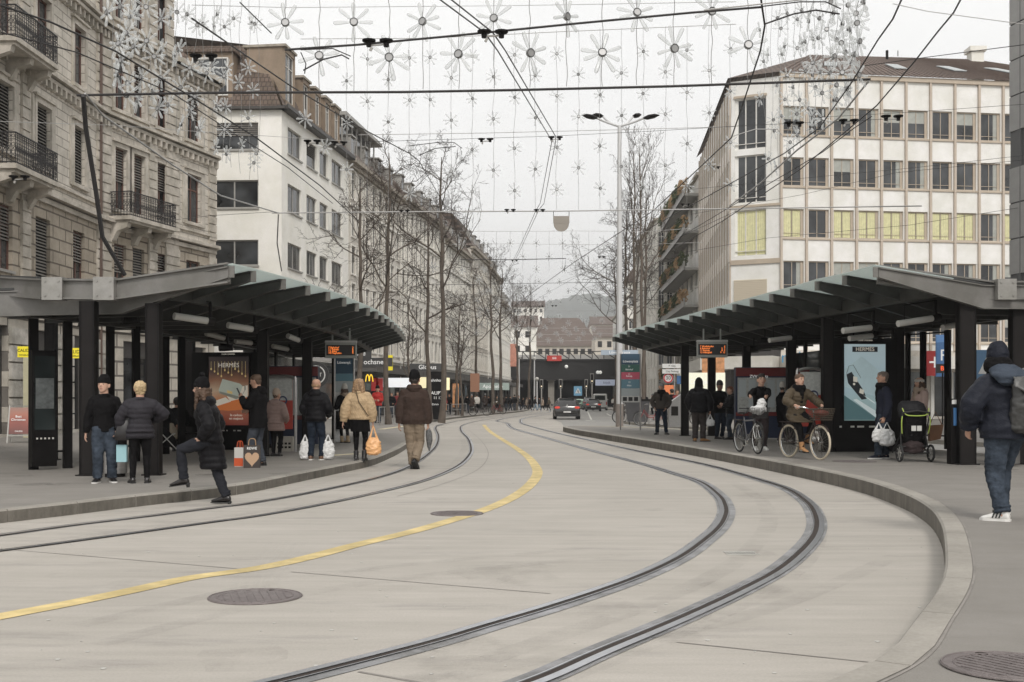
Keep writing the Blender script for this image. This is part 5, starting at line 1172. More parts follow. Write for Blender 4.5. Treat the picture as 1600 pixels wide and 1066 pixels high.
# ---------------------------------------------------------------- hanging flower ornaments
m_pet = bpy.data.materials.new('clear_petal'); m_pet.use_nodes = True; N = m_pet.node_tree.nodes; L_ = m_pet.node_tree.links; b = N['Principled BSDF']; b.inputs['Base Color'].default_value = (.80,.82,.82,1); b.inputs['Roughness'].default_value = .22
t = N.new('ShaderNodeBsdfTransparent'); tl2 = N.new('ShaderNodeBsdfTranslucent'); tl2.inputs[0].default_value = (.85,.87,.87,1); m1 = N.new('ShaderNodeMixShader'); m1.inputs[0].default_value = .45; m2 = N.new('ShaderNodeMixShader')
lw = N.new('ShaderNodeLayerWeight'); lw.inputs[0].default_value = .45; mr = N.new('ShaderNodeMapRange'); mr.inputs[3].default_value = .74; mr.inputs[4].default_value = .12; L_.new(lw.outputs['Facing'], mr.inputs[0]); L_.new(mr.outputs[0], m2.inputs[0])
L_.new(b.outputs[0], m1.inputs[1]); L_.new(tl2.outputs[0], m1.inputs[2]); L_.new(m1.outputs[0], m2.inputs[1]); L_.new(t.outputs[0], m2.inputs[2]); L_.new(m2.outputs[0], N['Material Output'].inputs[0])
m_hub = mat('flower_hub', (.36,.36,.36), .5, .3, var=.2); m_hubd = mat('flower_hub_side', (.07,.07,.07), .6)
FP = []
for v in range(3):
    rnd = random.Random(40+v); mb = MB()
    for k in range(8):
        if v == 2 and k == 5: continue
        a = 2*PI*k/8+rnd.gauss(0,.06); L = rnd.uniform(.42,.52); u = Vector((math.cos(a), rnd.gauss(0,.10), math.sin(a))); mb.tube([u*.09,u*.15,u*.30,u*(L-.05),u*L],[.012,.032,.046,.050,.032],6)
    hb = MB(); hb.tube([(0,-.05,0),(0,.02,0)],[.095,.095],12); hb.cur = 1; hb.tube([(0,.02,0),(0,.07,0)],[.085,.05],12); hb.ring((0,-.05,0),(0,1,0),.09,.012,12,4)
    a = mb.build('petals', m_pet, None, True); c = hb.build('hub', [m_hub,m_hubd], None); COL.objects.unlink(a); COL.objects.unlink(c); FP.append((a.data,c.data))
rf_ = random.Random(77); NF = [0]
ROWN = ['first','second','third','fourth','fifth','sixth','seventh','eighth','ninth','tenth','eleventh','twelfth','thirteenth','fourteenth','fifteenth','sixteenth','seventeenth','eighteenth','nineteenth']
def where(px,py): return ''
def flower(px, py, Z, d, label, group, face=0, tilt=.35):
    if NF[0] >= 296: return
    NF[0] += 1
    if '@' in label: label = label.replace('@', where(px,py))
    r = thing('flower_ornament', label, 'hanging ornament', at(px,py,Z), face+rf_.gauss(0,tilt), group); r.rotation_euler = (rf_.gauss(0,.15), rf_.uniform(-.4,.4), r.rotation_euler.z); a,c = FP[NF[0]%3]
    for nme,dd in (('petals',a),('hub',c)):
        o = bpy.data.objects.new(nme,dd); COL.objects.link(o); o.parent = r; o.scale = (d,d,d)
ns = [0]
def string(px, y0, y1, Z, label, group, r=.007, jit=3.0):
    rnd = random.Random(int(px*7+y0)); P = []; n = 9; ph = rnd.random()*6
    for k in range(n+1): y = y0+(y1-y0)*k/n; P.append(at(px+rnd.uniform(-1,1)*jit*.5*(0 < k < n), y, Z))
    o = P[0].copy(); P = catmull([p-o for p in P],3); mb = MB(); mb.tube(P, r, 4); tag(mb.build('ornament_string', MATS['string_wire'], None, True, loc=o), label, 'string', group)
mat('string_wire', (.24,.235,.23), .6)
g1 = 'large flower ornaments of the near curtain'; g2_ = 'small flower ornaments of the middle curtain'; g3 = 'tiny flower ornaments of the far curtains'; g4 = 'flower ornaments of the left cluster'; g5 = 'flower ornaments of the right cluster'; g6 = 'pale flower ornaments in front of the brown roof'
s1,s2 = 'strings of the near curtain of flowers','strings of the middle curtain of flowers'
for i_,(x,y) in enumerate([(446,36),(553,35),(661,34),(772,29),(885,26),(995,20),(1112,18)]): flower(x,y,24,.88,'large clear flower ornament, '+ROWN[i_]+' from left in the top row against the sky',g1); string(x,-20,y+0 if x == 446 else 142-(x-553)*.02,24,'thin string through the '+ROWN[i_]+' large flower of the top row, left to right',s1)
for i_,(x,y) in enumerate([(499,88),(608,90),(717,85),(828,83),(941,83),(1053,76),(1169,71)]): flower(x,y,24,.94,'large clear flower ornament, '+ROWN[i_]+' from left in the row above the thick cable',g1); string(x,-20,143-(x-499)*.018,24,'thin string through the '+ROWN[i_]+' large flower above the thick cable, left to right',s1)
cols = [(542,1),(574,0),(607,1),(640,0),(672,0),(705,1),(738,0),(771,1),(804,0),(836.5,1),(870,0),(904,1),(937.5,0),(971,1),(1005,0),(1039.5,1),(1073.5,0),(1108,1),(1141.6,0)]
for i_,(x,odd) in enumerate(cols):
    dy = -(x-740)*.028
    ys = [121,187,267] if odd else [88,154,234,300]
    for j_,y in enumerate(ys):
        if x < 640 and y > 225: continue
        flower(x,y+dy,42,.60,'small clear flower, '+['top','second','third','bottom'][j_]+' on the '+ROWN[i_]+' string of the middle curtain from left',g2_)
    string(x, 61-(x-470)*.034, 331-(x-740)*.02, 42, ROWN[i_]+' thin string from the left in the middle curtain of small flowers', s2, .006)
for y,xs in ((380,(756,797,838,879)),(401,(776,817,858,900)),(421,(756,797,838,881,920)),(455,(808,827,857,888)),(440,(842,874,903)),(472,(842,861,875,910))):
    for x in xs: flower(x,y,80 if y < 430 else 110,.62 if y < 430 else .65,'tiny flower at row height '+ROWN[(y-380)//10]+', '+ROWN[xs.index(x)]+' from left, low in the pale sky',g3)
for x in (756,776,797,817,838,858,879,900,920): string(x,362,424,80,ROWN[(x-756)//20]+' hair thin string from the left in the far curtain','strings of the far curtain of flowers',.008,.5)
for x,y,Z,l in [(477,186,45,'white flower ornament in front of the last mansard dormers'),(508,230,48,'white flower ornament in front of the eaves of the white building'),(542,265,50,'white flower ornament at the top corner of the white building beside the first tree'),(718,382,80,'white flower ornament before the cream facades, upper'),(722,422,85,'white flower ornament before the cream facades, in the tree'),(765,455,100,'white flower ornament before the brown mansard roof'),(778,475,105,'white flower ornament beside the far tree trunk'),(796,468,108,'white flower ornament over the far tree crown'),(676,418,70,'white flower ornament in the branches by the long cream facade'),(749,437,95,'white flower ornament near the eaves of the pale building'),(978,455,90,'white flower ornament among the right trees, upper'),(982,475,90,'white flower ornament among the right trees, lower')]:
    flower(x,y,Z,.75,l,'white flower ornaments in front of the buildings')
rr = random.Random(5)
for k in range(30):
    x = 806+(k%6)*24+rr.uniform(-4,4)+(k//6%2)*12; y = 494+(k//6)*9.5+rr.uniform(-2,2); flower(x,y,130,.80,'pale flower, '+ROWN[k%6]+' from left in row '+ROWN[k//6]+' from top before the brown roof',g6)
for k in range(26):
    x = 748+(k%5)*16+rr.uniform(-4,4); y = 455+(k//5)*13+rr.uniform(-4,4); flower(x,y,112,.8,'pale flower, '+ROWN[k%5]+' from left in row '+ROWN[k//5]+' from top among the far left trees','pale flower ornaments among the far left trees')
# left cluster: a curtain that runs away along the left side, right cluster likewise
k = 0
for i in range(17):
    t = i/16; x = 176+t*228; Z = 23+t*17; ytop = -12; ybot = 140+t*150
    nrow = 4 if i%2 else 3
    for j in range(nrow):
        y = ytop+(ybot-ytop)*(j+.5+(.25 if i%2 else 0))/nrow+rr.uniform(-10,10)
        flower(x+rr.uniform(-11,11),y,Z,.60,'clear flower, '+ROWN[j]+' from top on string '+ROWN[i]+' from left of the dense left cluster',g4,R(-35),.5)
    string(x,-20,ybot,Z,ROWN[i]+' thin string from the left in the dense left flower cluster','strings of the left flower cluster',.006,6)
for i in range(14):
    t = i/13; x = 1340-t*145; Z = 23+t*19; ytop = -12+t*10; ybot = 130+t*160
    for j in range(5):
        y = ytop+(ybot-ytop)*(j+.5+(.3 if i%2 else 0))/5+rr.uniform(-9,9)
        flower(x+rr.uniform(-9,9),y,Z,.60,'clear flower, '+ROWN[j]+' from top on string '+ROWN[i]+' from right of the right cluster',g5,R(35),.5)
    string(x,-20,ybot,Z,ROWN[i]+' thin string from the right in the dense right flower cluster','strings of the right flower cluster',.006,6)
# ---------------------------------------------------------------- people
def cloth(name, rgb, rough=.85, var=.12, bump=.35, bs=60, **k): return mat(name, rgb, rough, var=var, vscale=9, bump=bump, bscale=bs, spec=.10, **k)
skin = mat('skin', (.46,.27,.19), .55, var=.07, vscale=12, spec=.35); skin2 = mat('skin_pale', (.55,.34,.25), .55, var=.07, vscale=12, spec=.35)
c_black = cloth('black_cloth', (.0075,.007,.0075)); c_black2 = cloth('black_puffer', (.010,.0095,.011), .45); c_char = cloth('charcoal_puffer', (.032,.030,.035), .55)
c_jean = cloth('blue_denim', (.042,.053,.070), var=.6); c_jeand = cloth('dark_denim', (.020,.027,.040), var=.4); c_slate = cloth('slate_trousers', (.055,.062,.075))
c_brown = cloth('dark_brown_wool', (.050,.034,.028)); c_khaki = cloth('khaki_trousers', (.235,.185,.135), var=.14); c_beige = cloth('beige_quilt', (.46,.335,.205), .55, var=.1)
c_taupe = cloth('taupe_puffer', (.30,.215,.19), .5); c_olive = cloth('olive_puffer', (.085,.066,.044), .45); c_olived = cloth('dark_olive_jacket', (.060,.052,.045), .7)
c_navy = cloth('navy_coat', (.020,.022,.034)); c_navyj = cloth('slate_navy_shell', (.018,.020,.028), .5); c_pink = cloth('shiny_pink_jacket', (.56,.42,.37), .25, var=.08); c_red = cloth('red_jacket', (.40,.035,.03), .6)
c_white = cloth('white_knit', (.62,.59,.54)); c_cream = cloth('beige_knit', (.42,.33,.26)); c_grey = cloth('grey_cloth', (.22,.22,.22)); c_lace = cloth('tan_leather', (.38,.21,.10), .6)
leather = mat('black_leather', (.015,.013,.013), .28, var=.2); leatherb = mat('brown_leather', (.13,.065,.035), .45, var=.2); rubberw = mat('white_rubber', (.68,.67,.64), .6, var=.05); rubberb = mat('black_rubber', (.02,.02,.02), .7)
h_brown = mat('brown_hair', (.085,.048,.028), .55, var=.35, vscale=25, stretch=(1,1,.15), bump=.6, bscale=60); h_dark = mat('dark_hair', (.025,.018,.014), .5, var=.35, vscale=25, stretch=(1,1,.15)); h_blond = mat('blond_hair', (.46,.34,.19), .5, var=.5, vscale=25, stretch=(1,1,.15), bump=.6, bscale=60)
h_lblond = mat('dark_blond_hair', (.34,.215,.12), .5, var=.6, vscale=28, stretch=(1,1,.12), bump=.6, bscale=60); h_red = mat('auburn_hair', (.17,.06,.03), .5, var=.3, vscale=25)
eye_w = mat('eye_white', (.6,.58,.55), .3); eye_d = mat('eye_dark', (.02,.015,.012), .3); lip = mat('lips', (.36,.15,.12), .5)
def remesh(mb, name, m, parent, vox, smooth=1, wr=0, wf=9.0, quilt=None):
    me = bpy.data.meshes.new(name); me.from_pydata(mb.v, [], mb.f)
    bm = bmesh.new(); bm.from_mesh(me); bmesh.ops.recalc_face_normals(bm, faces=bm.faces); bm.to_mesh(me); bm.free()
    o = bpy.data.objects.new(name, me); COL.objects.link(o)
    md = o.modifiers.new('r', 'REMESH'); md.mode = 'VOXEL'; md.voxel_size = vox; md.use_smooth_shade = True
    if smooth: sm = o.modifiers.new('s', 'SMOOTH'); sm.factor = .5; sm.iterations = smooth
    bpy.context.view_layer.update(); dg = bpy.context.evaluated_depsgraph_get()
    nm = bpy.data.meshes.new_from_object(o.evaluated_get(dg)); bpy.data.objects.remove(o); bpy.data.meshes.remove(me); nm.name = name
    if wr or quilt:
        nr = [v.normal.copy() for v in nm.vertices]
        for v,n in zip(nm.vertices, nr):
            p = v.co; q = 0
            if wr: q += mnoise.noise(Vector((p.x*wf, p.y*wf, p.z*wf*1.5)))*wr+mnoise.noise(Vector((p.x*wf*2.3+7, p.y*wf*2.3, p.z*wf*3.1)))*wr*.5
            if quilt: a, b = quilt; u = math.atan2(p.y, p.x)*.28; q += (abs(math.sin((u+p.z)*PI/a))*abs(math.sin((u-p.z)*PI/a)))*b
            v.co = p+n*q
    nm.materials.clear(); nm.materials.append(m); nm.polygons.foreach_set('use_smooth', [True]*len(nm.polygons))
    r = bpy.data.objects.new(name, nm); COL.objects.link(r); r.parent = parent; return r
def ik(a, t, l1, l2, pole):
    d = t-a; L = d.length; mx = (l1+l2)*.995
    if L > mx: t = a+d*(mx/L); d = t-a; L = mx
    L = max(L, abs(l1-l2)+1e-4); x = (l1*l1-l2*l2+L*L)/(2*L); h = math.sqrt(max(0, l1*l1-x*x)); dn = d.normalized(); p = pole-dn*pole.dot(dn)
    p = p.normalized() if p.length > 1e-6 else Vector((0,1,0)); return a+dn*x+p*h, t
def V(*a): return Vector(a)
def person(label, loc, rz, H, hip=(0,0), lean=0, side=0, feet=None, hands=None, elbows=None, knees=None, toes=None, head=(0,0), top=None, legs=None, shoes=None, hair=None, hat=None,
           sk=None, vox=.010, curl=(35,35), girth=1.0, hipz=None, scarf=None, fine=True, group=None, parent_cat='person', thumb=True, gloves=None, sleeve=1.0):
    sk = sk or skin; root = thing('person', label, parent_cat, loc, rz, group); h = H
    P = V(hip[0]*h, hip[1]*h, (hipz if hipz else .515)*h); ln = R(lean); sd = R(side)
    up = V(math.sin(sd), math.sin(ln), math.cos(ln)*math.cos(sd)).normalized(); rt = V(math.cos(sd),0,-math.sin(sd)); fw = up.cross(rt).normalized(); fw = V(0,1,0) if fw.y < -1 else fw
    if fw.y < 0: fw = -fw
    NB = P+up*.312*h; C = P+up*.272*h
    feet = feet or ((-.055,0,0),(.055,0,0)); knees = knees or ((-.12,1,0),(.12,1,0)); toes = toes or ((-10,0),(10,0))
    hands = hands or ((-.125,.02,.47),(.125,.02,.47)); elbows = elbows or ((-.5,-1,0),(.5,-1,0))
    HJ = [P+rt*s*.048*h for s in (-1,1)]; SJ = [C+rt*s*.100*h for s in (-1,1)]
    AN, KN, WR, EL = [], [], [], []
    for i in (0,1):
        a = V(feet[i][0]*h, feet[i][1]*h, (feet[i][2]+.045)*h); k, a = ik(HJ[i], a, .245*h, .235*h, V(*knees[i])); AN.append(a); KN.append(k)
        w = V(*hands[i])*h; e, w = ik(SJ[i], w, .172*h, .150*h, V(*elbows[i])); WR.append(w); EL.append(e)
    # -- head frame
    yaw, pit = R(head[0]), R(head[1]); hf = V(-math.sin(yaw)*math.cos(pit), math.cos(yaw)*math.cos(pit), math.sin(pit)); hu = (V(0,0,1)-hf*hf.z).normalized(); hu = (hu*.9+up*.1).normalized(); hr = hf.cross(hu).normalized(); hh = .140*h
    HD = NB+up*.026*h+hu*.076*h+hf*.018*h
    def hp(x,y,z): return HD+hr*x*hh+hf*y*hh+hu*z*hh
    b = MB(); g = girth
    hd = [(-.5,.10,.10,.20),(-.44,.19,.19,.15),(-.32,.27,.29,.08),(-.12,.33,.38,.02),(.08,.36,.43,-.02),(.26,.355,.43,-.03),(.40,.27,.34,-.04),(.49,.12,.16,-.04)]
    b.loft([(hp(0,cy,z), hr*rx*hh, hf*ry*hh) for z,rx,ry,cy in hd])
    b.tube([hp(0,.36,.10),hp(0,.47,-.07),hp(0,.41,-.12)],[.035*hh,.065*hh,.05*hh],8)
    for s in (-1,1): b.loft([(hp(s*.35,-.03,-.12),hf*.05*hh,hu*.09*hh),(hp(s*.40,-.06,-.05),hf*.08*hh,hu*.15*hh),(hp(s*.43,-.08,-.02),hf*.04*hh,hu*.10*hh)]) if fine else None
    b.tube([hp(0,-.06,-.20),NB-up*.02*h],[.036*h,.042*h],12)
    b.loft([(P+up*t*h, rt*w*h*g*.86, fw*d*h*g*.86) for t,w,d in ((-.04,.07,.05),(0,.095,.062),(.09,.08,.055),(.20,.10,.066),(.28,.085,.05),(.32,.04,.035))])
    def hand(i):
        s = -1 if i == 0 else 1; w = WR[i]; a = (w-EL[i]).normalized(); n = (-rt*s*.8+fw*.15); n = (n-a*n.dot(a)).normalized(); q = a.cross(n)*( -s)
        q = q.normalized(); cu = R(curl[i]); L = .052*h
        if q.dot(fw) < 0 and abs(a.z) > .6: q = -q
        b.loft([(w-a*.01*h,q*.017*h,n*.012*h),(w+a*.02*h,q*.021*h,n*.010*h),(w+a*L,q*.022*h,n*.008*h)])
        for k in range(4):
            off = (k-1.5)*.0112*h; ln_ = (.043,.048,.045,.036)[3-k if False else k]*h; p = w+a*L*.9+q*(-off); P3 = [p]; an = cu*.35
            for seg in (.42,.32,.26):
                d = a*math.cos(an)+n*math.sin(an); p = p+d*ln_*seg; P3.append(p); an += cu*.75
            b.tube(P3,[.0056*h,.0053*h,.0048*h,.0038*h],6)
        p = w+a*.012*h+q*.018*h; d = (a*.7+q*.75+n*.35).normalized(); p2 = p+d*.024*h; b.tube([p,p2,p2+(a*.85+n*.5).normalized()*.022*h],[.0075*h,.0065*h,.005*h],6)
        return w+a*L*1.2
    grips = []
    for i in (0,1):
        b.tube([SJ[i],EL[i],WR[i]],[.026*h,.020*h,.015*h],10); b.tube([HJ[i],KN[i],AN[i]],[.05*h,.030*h,.022*h],10)
        grips.append(hand(i) if fine else WR[i]); 
        if not fine: b.ball(WR[i]+(WR[i]-EL[i]).normalized()*.03*h, .025*h, 8, 6)
        b.ball(AN[i]-V(0,0,.01*h), .028*h, 8, 6)
    remesh(b, 'body', sk, root, vox*.8 if fine else vox, 1)
    if fine:
        for s in (-1,1):
            e = MB(); e.ball(hp(s*.15,.365,.04),.035*hh,8,6); e.build('eye', eye_d, root, True)
        e = MB(); e.loft([(hp(-.11,.37,-.27),hu*.01*hh,hf*.02*hh),(hp(0,.395,-.27),hu*.035*hh,hf*.03*hh),(hp(.11,.37,-.27),hu*.01*hh,hf*.02*hh)]); e.build('mouth', lip, root, True)
        e = MB()
        for s in (-1,1): e.bar(hp(s*.08,.405,.13),hp(s*.22,.36,.14),.028*hh,.035*hh)
        e.build('eyebrows', hair[1] if hair else h_dark, root)
    # -- hair and hats
    if hair:
        kind, hm = hair; m = MB()
        cap = [(-.10,.28,.10,-.25),(.0,.35,.26,-.15),(.10,.36,.36,-.1)] if hat else [(-.10,.30,.12,-.25),(.02,.375,.32,-.13),(.12,.39,.42,-.07),(.26,.385,.46,-.045),(.42,.30,.38,-.06),(.53,.13,.18,-.06)]
        if kind == 'bald': cap = [(-.2,.28,.10,-.28),(-.1,.345,.2,-.2),(.0,.35,.24,-.17)]
        m.loft([(hp(0,cy,z),hr*rx*hh,hf*ry*hh) for z,rx,ry,cy in cap])
        if kind == 'quiff': m.loft([(hp(0,.22,.40),hr*.26*hh,hf*.16*hh),(hp(0,.27,.50),hr*.26*hh,hf*.16*hh),(hp(0,.22,.60),hr*.2*hh,hf*.14*hh)]); m.ball(hp(0,0,.45),(.28*hh,.28*hh,.16*hh))
        if kind in ('short','quiff','bun'): m.loft([(hp(0,-.22,-.34),hr*.22*hh,hf*.12*hh),(hp(0,-.20,-.1),hr*.34*hh,hf*.24*hh),(hp(0,-.14,.1),hr*.38*hh,hf*.30*hh)])
        if kind == 'fluffy': m.ball(hp(0,-.08,.12),(.43*hh,.46*hh,.46*hh),14,10); m.loft([(hp(0,-.2,-.42),hr*.26*hh,hf*.15*hh),(hp(0,-.16,-.1),hr*.40*hh,hf*.32*hh)])
        if kind == 'bun': m.ball(hp(0,-.5,.1),.16*hh)
        if kind in ('bob','long'):
            L = -.75 if kind == 'bob' else -1.5; m.loft(([] if hat else [(hp(0,-.10,.46),hr*.34*hh,hf*.36*hh),(hp(0,-.12,.25),hr*.46*hh,hf*.46*hh)])+[(hp(0,-.16,.0),hr*.51*hh,hf*.42*hh),(hp(0,-.22,-.35),hr*.56*hh,hf*.32*hh),(hp(0,-.28,L),hr*(.58 if L > -1 else .42)*hh,hf*.18*hh)])
            if kind == 'long':
                for s in (-1,1): m.tube([hp(s*.33,.1,.1),hp(s*.38,.16,-.35),hp(s*.34,.26,-1.0),hp(s*.3,.30,-1.55)],[.1*hh,.13*hh,.12*hh,.05*hh],8)
        remesh(m, 'hair', hm, root, vox*.8, 1, .014 if kind in ('fluffy','bob','long') else .008, 34)
    if hat:
        kind, hm = hat; m = MB()
        if kind in ('beanie','pompom'):
            tall = .12 if kind == 'beanie' else .05
            m.loft([(hp(0,-.03,.10),hr*.405*hh,hf*.455*hh),(hp(0,-.035,.13),hr*.425*hh,hf*.48*hh),(hp(0,-.035,.27),hr*.42*hh,hf*.475*hh),(hp(0,-.04,.29),hr*.405*hh,hf*.46*hh),(hp(0,-.05,.45+tall*.4),hr*.37*hh,hf*.42*hh),(hp(0,-.08,.60+tall),hr*.24*hh,hf*.28*hh),(hp(0,-.09,.66+tall),hr*.06*hh,hf*.08*hh)])
            m.loft([(hp(0,-.17,-.12),hr*.36*hh,hf*.24*hh),(hp(0,-.08,.12),hr*.41*hh,hf*.40*hh)])
            if kind == 'pompom': m.ball(hp(0,-.12,.82),.17*hh)
        elif kind == 'cap':
            m.loft([(hp(0,-.03,.15),hr*.40*hh,hf*.45*hh),(hp(0,-.03,.32),hr*.40*hh,hf*.45*hh),(hp(0,-.04,.50),hr*.30*hh,hf*.34*hh),(hp(0,-.04,.57),hr*.08*hh,hf*.1*hh)]); m.loft([(hp(0,.35,.17),hr*.32*hh,hu*.03*hh),(hp(0,.62,.13),hr*.27*hh,hu*.03*hh),(hp(0,.74,.09),hr*.12*hh,hu*.02*hh)])
        elif kind == 'hood':
            m.loft([(hp(0,-.10,-.55),hr*.52*hh,hf*.50*hh),(hp(0,-.12,-.2),hr*.46*hh,hf*.46*hh),(hp(0,-.10,.15),hr*.45*hh,hf*.46*hh),(hp(0,-.10,.42),hr*.34*hh,hf*.38*hh),(hp(0,-.12,.62),hr*.12*hh,hf*.14*hh)])
        elif kind == 'band': m.loft([(hp(0,-.02,.05),hr*.40*hh,hf*.46*hh),(hp(0,-.02,.17),hr*.42*hh,hf*.48*hh),(hp(0,-.03,.32),hr*.40*hh,hf*.46*hh)])
        remesh(m, 'hood' if kind == 'hood' else 'headband' if kind == 'band' else 'cap' if kind == 'cap' else 'beanie', hm, root, vox, 1, .003, 30)
    if scarf:
        m = MB(); 
        for k,(rr_,dz) in enumerate(((.060,.0),(.066,.022),(.058,.042))): m.ring(NB+up*(dz-.012)*h+fw*.012*h, up, rr_*h, .020*h, 20, 8)
        m.tube([NB+fw*.07*h, NB+fw*.085*h-up*.07*h, NB+fw*.08*h-up*.17*h],[.03*h,.032*h,.026*h],8,flat=.5)
        remesh(m, 'scarf', scarf, root, vox, 1, .006, 20)
    # -- trousers or tights
    def leg_at(i, z):
        a, k, t = HJ[i], KN[i], AN[i]
        if z >= k.z and a.z > k.z+1e-4: q = (a.z-z)/(a.z-k.z); return a.lerp(k, min(1,max(0,q)))
        q = (k.z-z)/max(1e-4,(k.z-t.z)); return k.lerp(t, min(1,max(0,q)))
    if legs:
        lk, lm = legs[:2]; m = MB(); fat = {'slim':0,'jean':.006,'loose':.014,'tights':-.006,'wide':.026}[lk]
        for i in (0,1):
            th = .060*g; rr_ = [(th+fat*.6)*h, (.054+fat*.8)*h, (.040+fat)*h, (.036+fat)*h, (.027+fat*1.1)*h]
            end = AN[i]+(KN[i]-AN[i]).normalized()*(.0 if lk != 'tights' else -.0)*h
            m.tube([HJ[i]+V(0,0,.01*h), HJ[i].lerp(KN[i],.45), KN[i], KN[i].lerp(end,.35), end],[r for r in rr_],14)
            if lk in ('jean','loose','wide'): m.ring(end+V(0,0,.012*h), (KN[i]-AN[i]), (.026+fat*1.1)*h, .009*h, 14, 6); m.ring(end+V(0,0,.035*h), (KN[i]-AN[i]), (.025+fat*1.1)*h, .007*h, 14, 6)
        m.loft([(P-V(0,0,.045*h), rt*.085*h*g, fw*.058*h), (P, rt*(.100*g+fat*.4)*h, fw*.070*h*g), (P+up*.06*h, rt*.092*h*g, fw*.064*h*g), (P+up*.10*h, rt*.083*h*g, fw*.058*h*g)])
        remesh(m, 'tights' if lk == 'tights' else 'trousers', lm, root, vox, 1, .004 if lk in ('slim','tights') else .010, 11)
    # -- shoes
    if shoes:
        kind, sm, so = shoes[:3]
        for i in (0,1):
            yw, pt = R(toes[i][0]), R(toes[i][1]); f = V(-math.sin(yw)*math.cos(pt), math.cos(yw)*math.cos(pt), math.sin(pt)); u = (V(0,0,1)-f*f.z).normalized(); r_ = f.cross(u); a = AN[i]-u*.045*h
            m = MB(); m.loft([(a-f*.040*h+u*.022*h, r_*.016*h, u*.016*h),(a-f*.030*h+u*.030*h, r_*.023*h, u*.028*h),(a+f*.0*h+u*.034*h, r_*.026*h, u*.032*h),(a+f*.04*h+u*.026*h, r_*.027*h, u*.024*h),(a+f*.08*h+u*.018*h, r_*.029*h, u*.016*h),(a+f*.108*h+u*.014*h, r_*.023*h, u*.011*h),(a+f*.120*h+u*.012*h, r_*.010*h, u*.006*h)])
            m.tube([a+u*.03*h, AN[i]+u*.012*h], [.026*h,.026*h], 12)
            if kind in ('boot','heel'): m.tube([AN[i]-u*.02*h, AN[i]+(KN[i]-AN[i]).normalized()*.075*h],[.030*h,.033*h],12)
            s = remesh(m, 'boot' if kind in ('boot','heel') else 'shoe', sm, root, vox*.8, 1)
            m = MB(); t0 = .0 if kind != 'heel' else .006; pts = [(-.044,.017),(-.02,.026),(.02,.025),(.07,.030),(.10,.027),(.124,.010)]; ou = [a+f*y*h+r_*x*h for y,x in pts]+[a+f*y*h-r_*x*h for y,x in pts[::-1]]
            m.extr([p-u*.003*h for p in ou], u*(.016 if kind != 'heel' else .006)*h)
            if kind == 'heel': m.tube([a-f*.028*h+u*.01*h, a-f*.026*h-u*.026*h],[.018*h,.013*h],8)
            m.build('sole', so, s)
            if len(shoes) > 3:
                m = MB()
                for q in range(3):
                    for sx in (-1,1): b0 = a+f*(.012+q*.018)*h+r_*sx*.0285*h+u*.018*h; m.bar(b0, b0-f*.012*h-r_*sx*.004*h+u*.034*h, .0075*h, .003*h, up=r_)
                m.build('stripes', shoes[3], s)
    # -- coat or jacket
    if top:
        kind, tm = top[:2]; o = top[2] if len(top) > 2 else {}; hem = o.get('hem',.0); bulk = o.get('bulk',.012); puff = o.get('puff',0); pitch = o.get('pitch',.045); m = MB(); flare = o.get('flare',0)
        rings = []; n = 44 if puff else 16; t0 = -hem; t1 = .325
        prof = [(-.06,.097,.068),(0,.100,.070),(.05,.094,.066),(.10,.087,.062),(.17,.098,.070),(.22,.106,.074),(.25,.102,.068),(.275,.082,.056),(.295,.058,.047),(.325,.044,.040)]
        for k in range(n+1):
            t = t0+(t1-t0)*k/n; tt = max(t,-.06); j = 0
            while j < len(prof)-2 and prof[j+1][0] < tt: j += 1
            q = (tt-prof[j][0])/(prof[j+1][0]-prof[j][0]); q = min(1,max(0,q)); w = (prof[j][1]+(prof[j+1][1]-prof[j][1])*q)*g; d = (prof[j][2]+(prof[j+1][2]-prof[j][2])*q)*g
            fade = 1 if t < .23 else max(.15, 1-(t-.23)/.08)
            w += bulk*fade; d += bulk*fade*1.1
            if 'waist' in o: w -= o['waist']*math.exp(-((t-.10)/.05)**2)
            if puff: ph = ((t-t0)/pitch)%1; a_ = puff*(math.sin(PI*ph)**.55)*fade; w += a_; d += a_
            c = P+up*t*h
            if t < 0:
                z = P.z+t*h; L0, L1 = leg_at(0,z), leg_at(1,z); L0 = L1.lerp(L0,o['follow']) if 'follow' in o else L0; mid = (L0+L1)/2; x0,x1 = min(L0.x,L1.x), max(L0.x,L1.x); y0,y1 = min(L0.y,L1.y), max(L0.y,L1.y); k2 = min(1,-t/.1)
                c = c.lerp(V(mid.x, mid.y, z), k2*.9); r2 = (.058*g+bulk+flare*(-t))*h; w = max(w*(1-k2), ((x1-x0)/2+r2)/h); d = max(d*(1-k2), ((y1-y0)/2+r2*1.05)/h)
                if puff: ph = ((t-t0)/pitch)%1; a_ = puff*(math.sin(PI*ph)**.55); w += a_; d += a_
                rings.append((c, V(1,0,0)*w*h, V(0,1,0)*d*h))
            else: rings.append((c, rt*w*h, fw*d*h))
        m.loft(rings)
        for i in (0,1):
            e, w_ = EL[i], WR[i]; s_ = SJ[i]; cuff = e.lerp(w_, .99*sleeve if sleeve >= 1 else sleeve); pts, rs = [], []; Lt = (e-s_).length+(cuff-e).length; N_ = 34 if puff else 10
            for k in range(N_+1):
                l = Lt*k/N_; p = s_.lerp(e, l/(e-s_).length) if l < (e-s_).length else e.lerp(cuff, (l-(e-s_).length)/max(1e-4,(cuff-e).length)); q = k/N_; r = (.037-.011*q)*g+bulk*(.55+.35*min(1,q*4) if q < .9 else .5)+o.get('sleevefat',0)*math.sin(PI*q)
                if puff: r += puff*.8*(math.sin(PI*((l/h/pitch)%1))**.55)
                pts.append(p); rs.append(r*h)
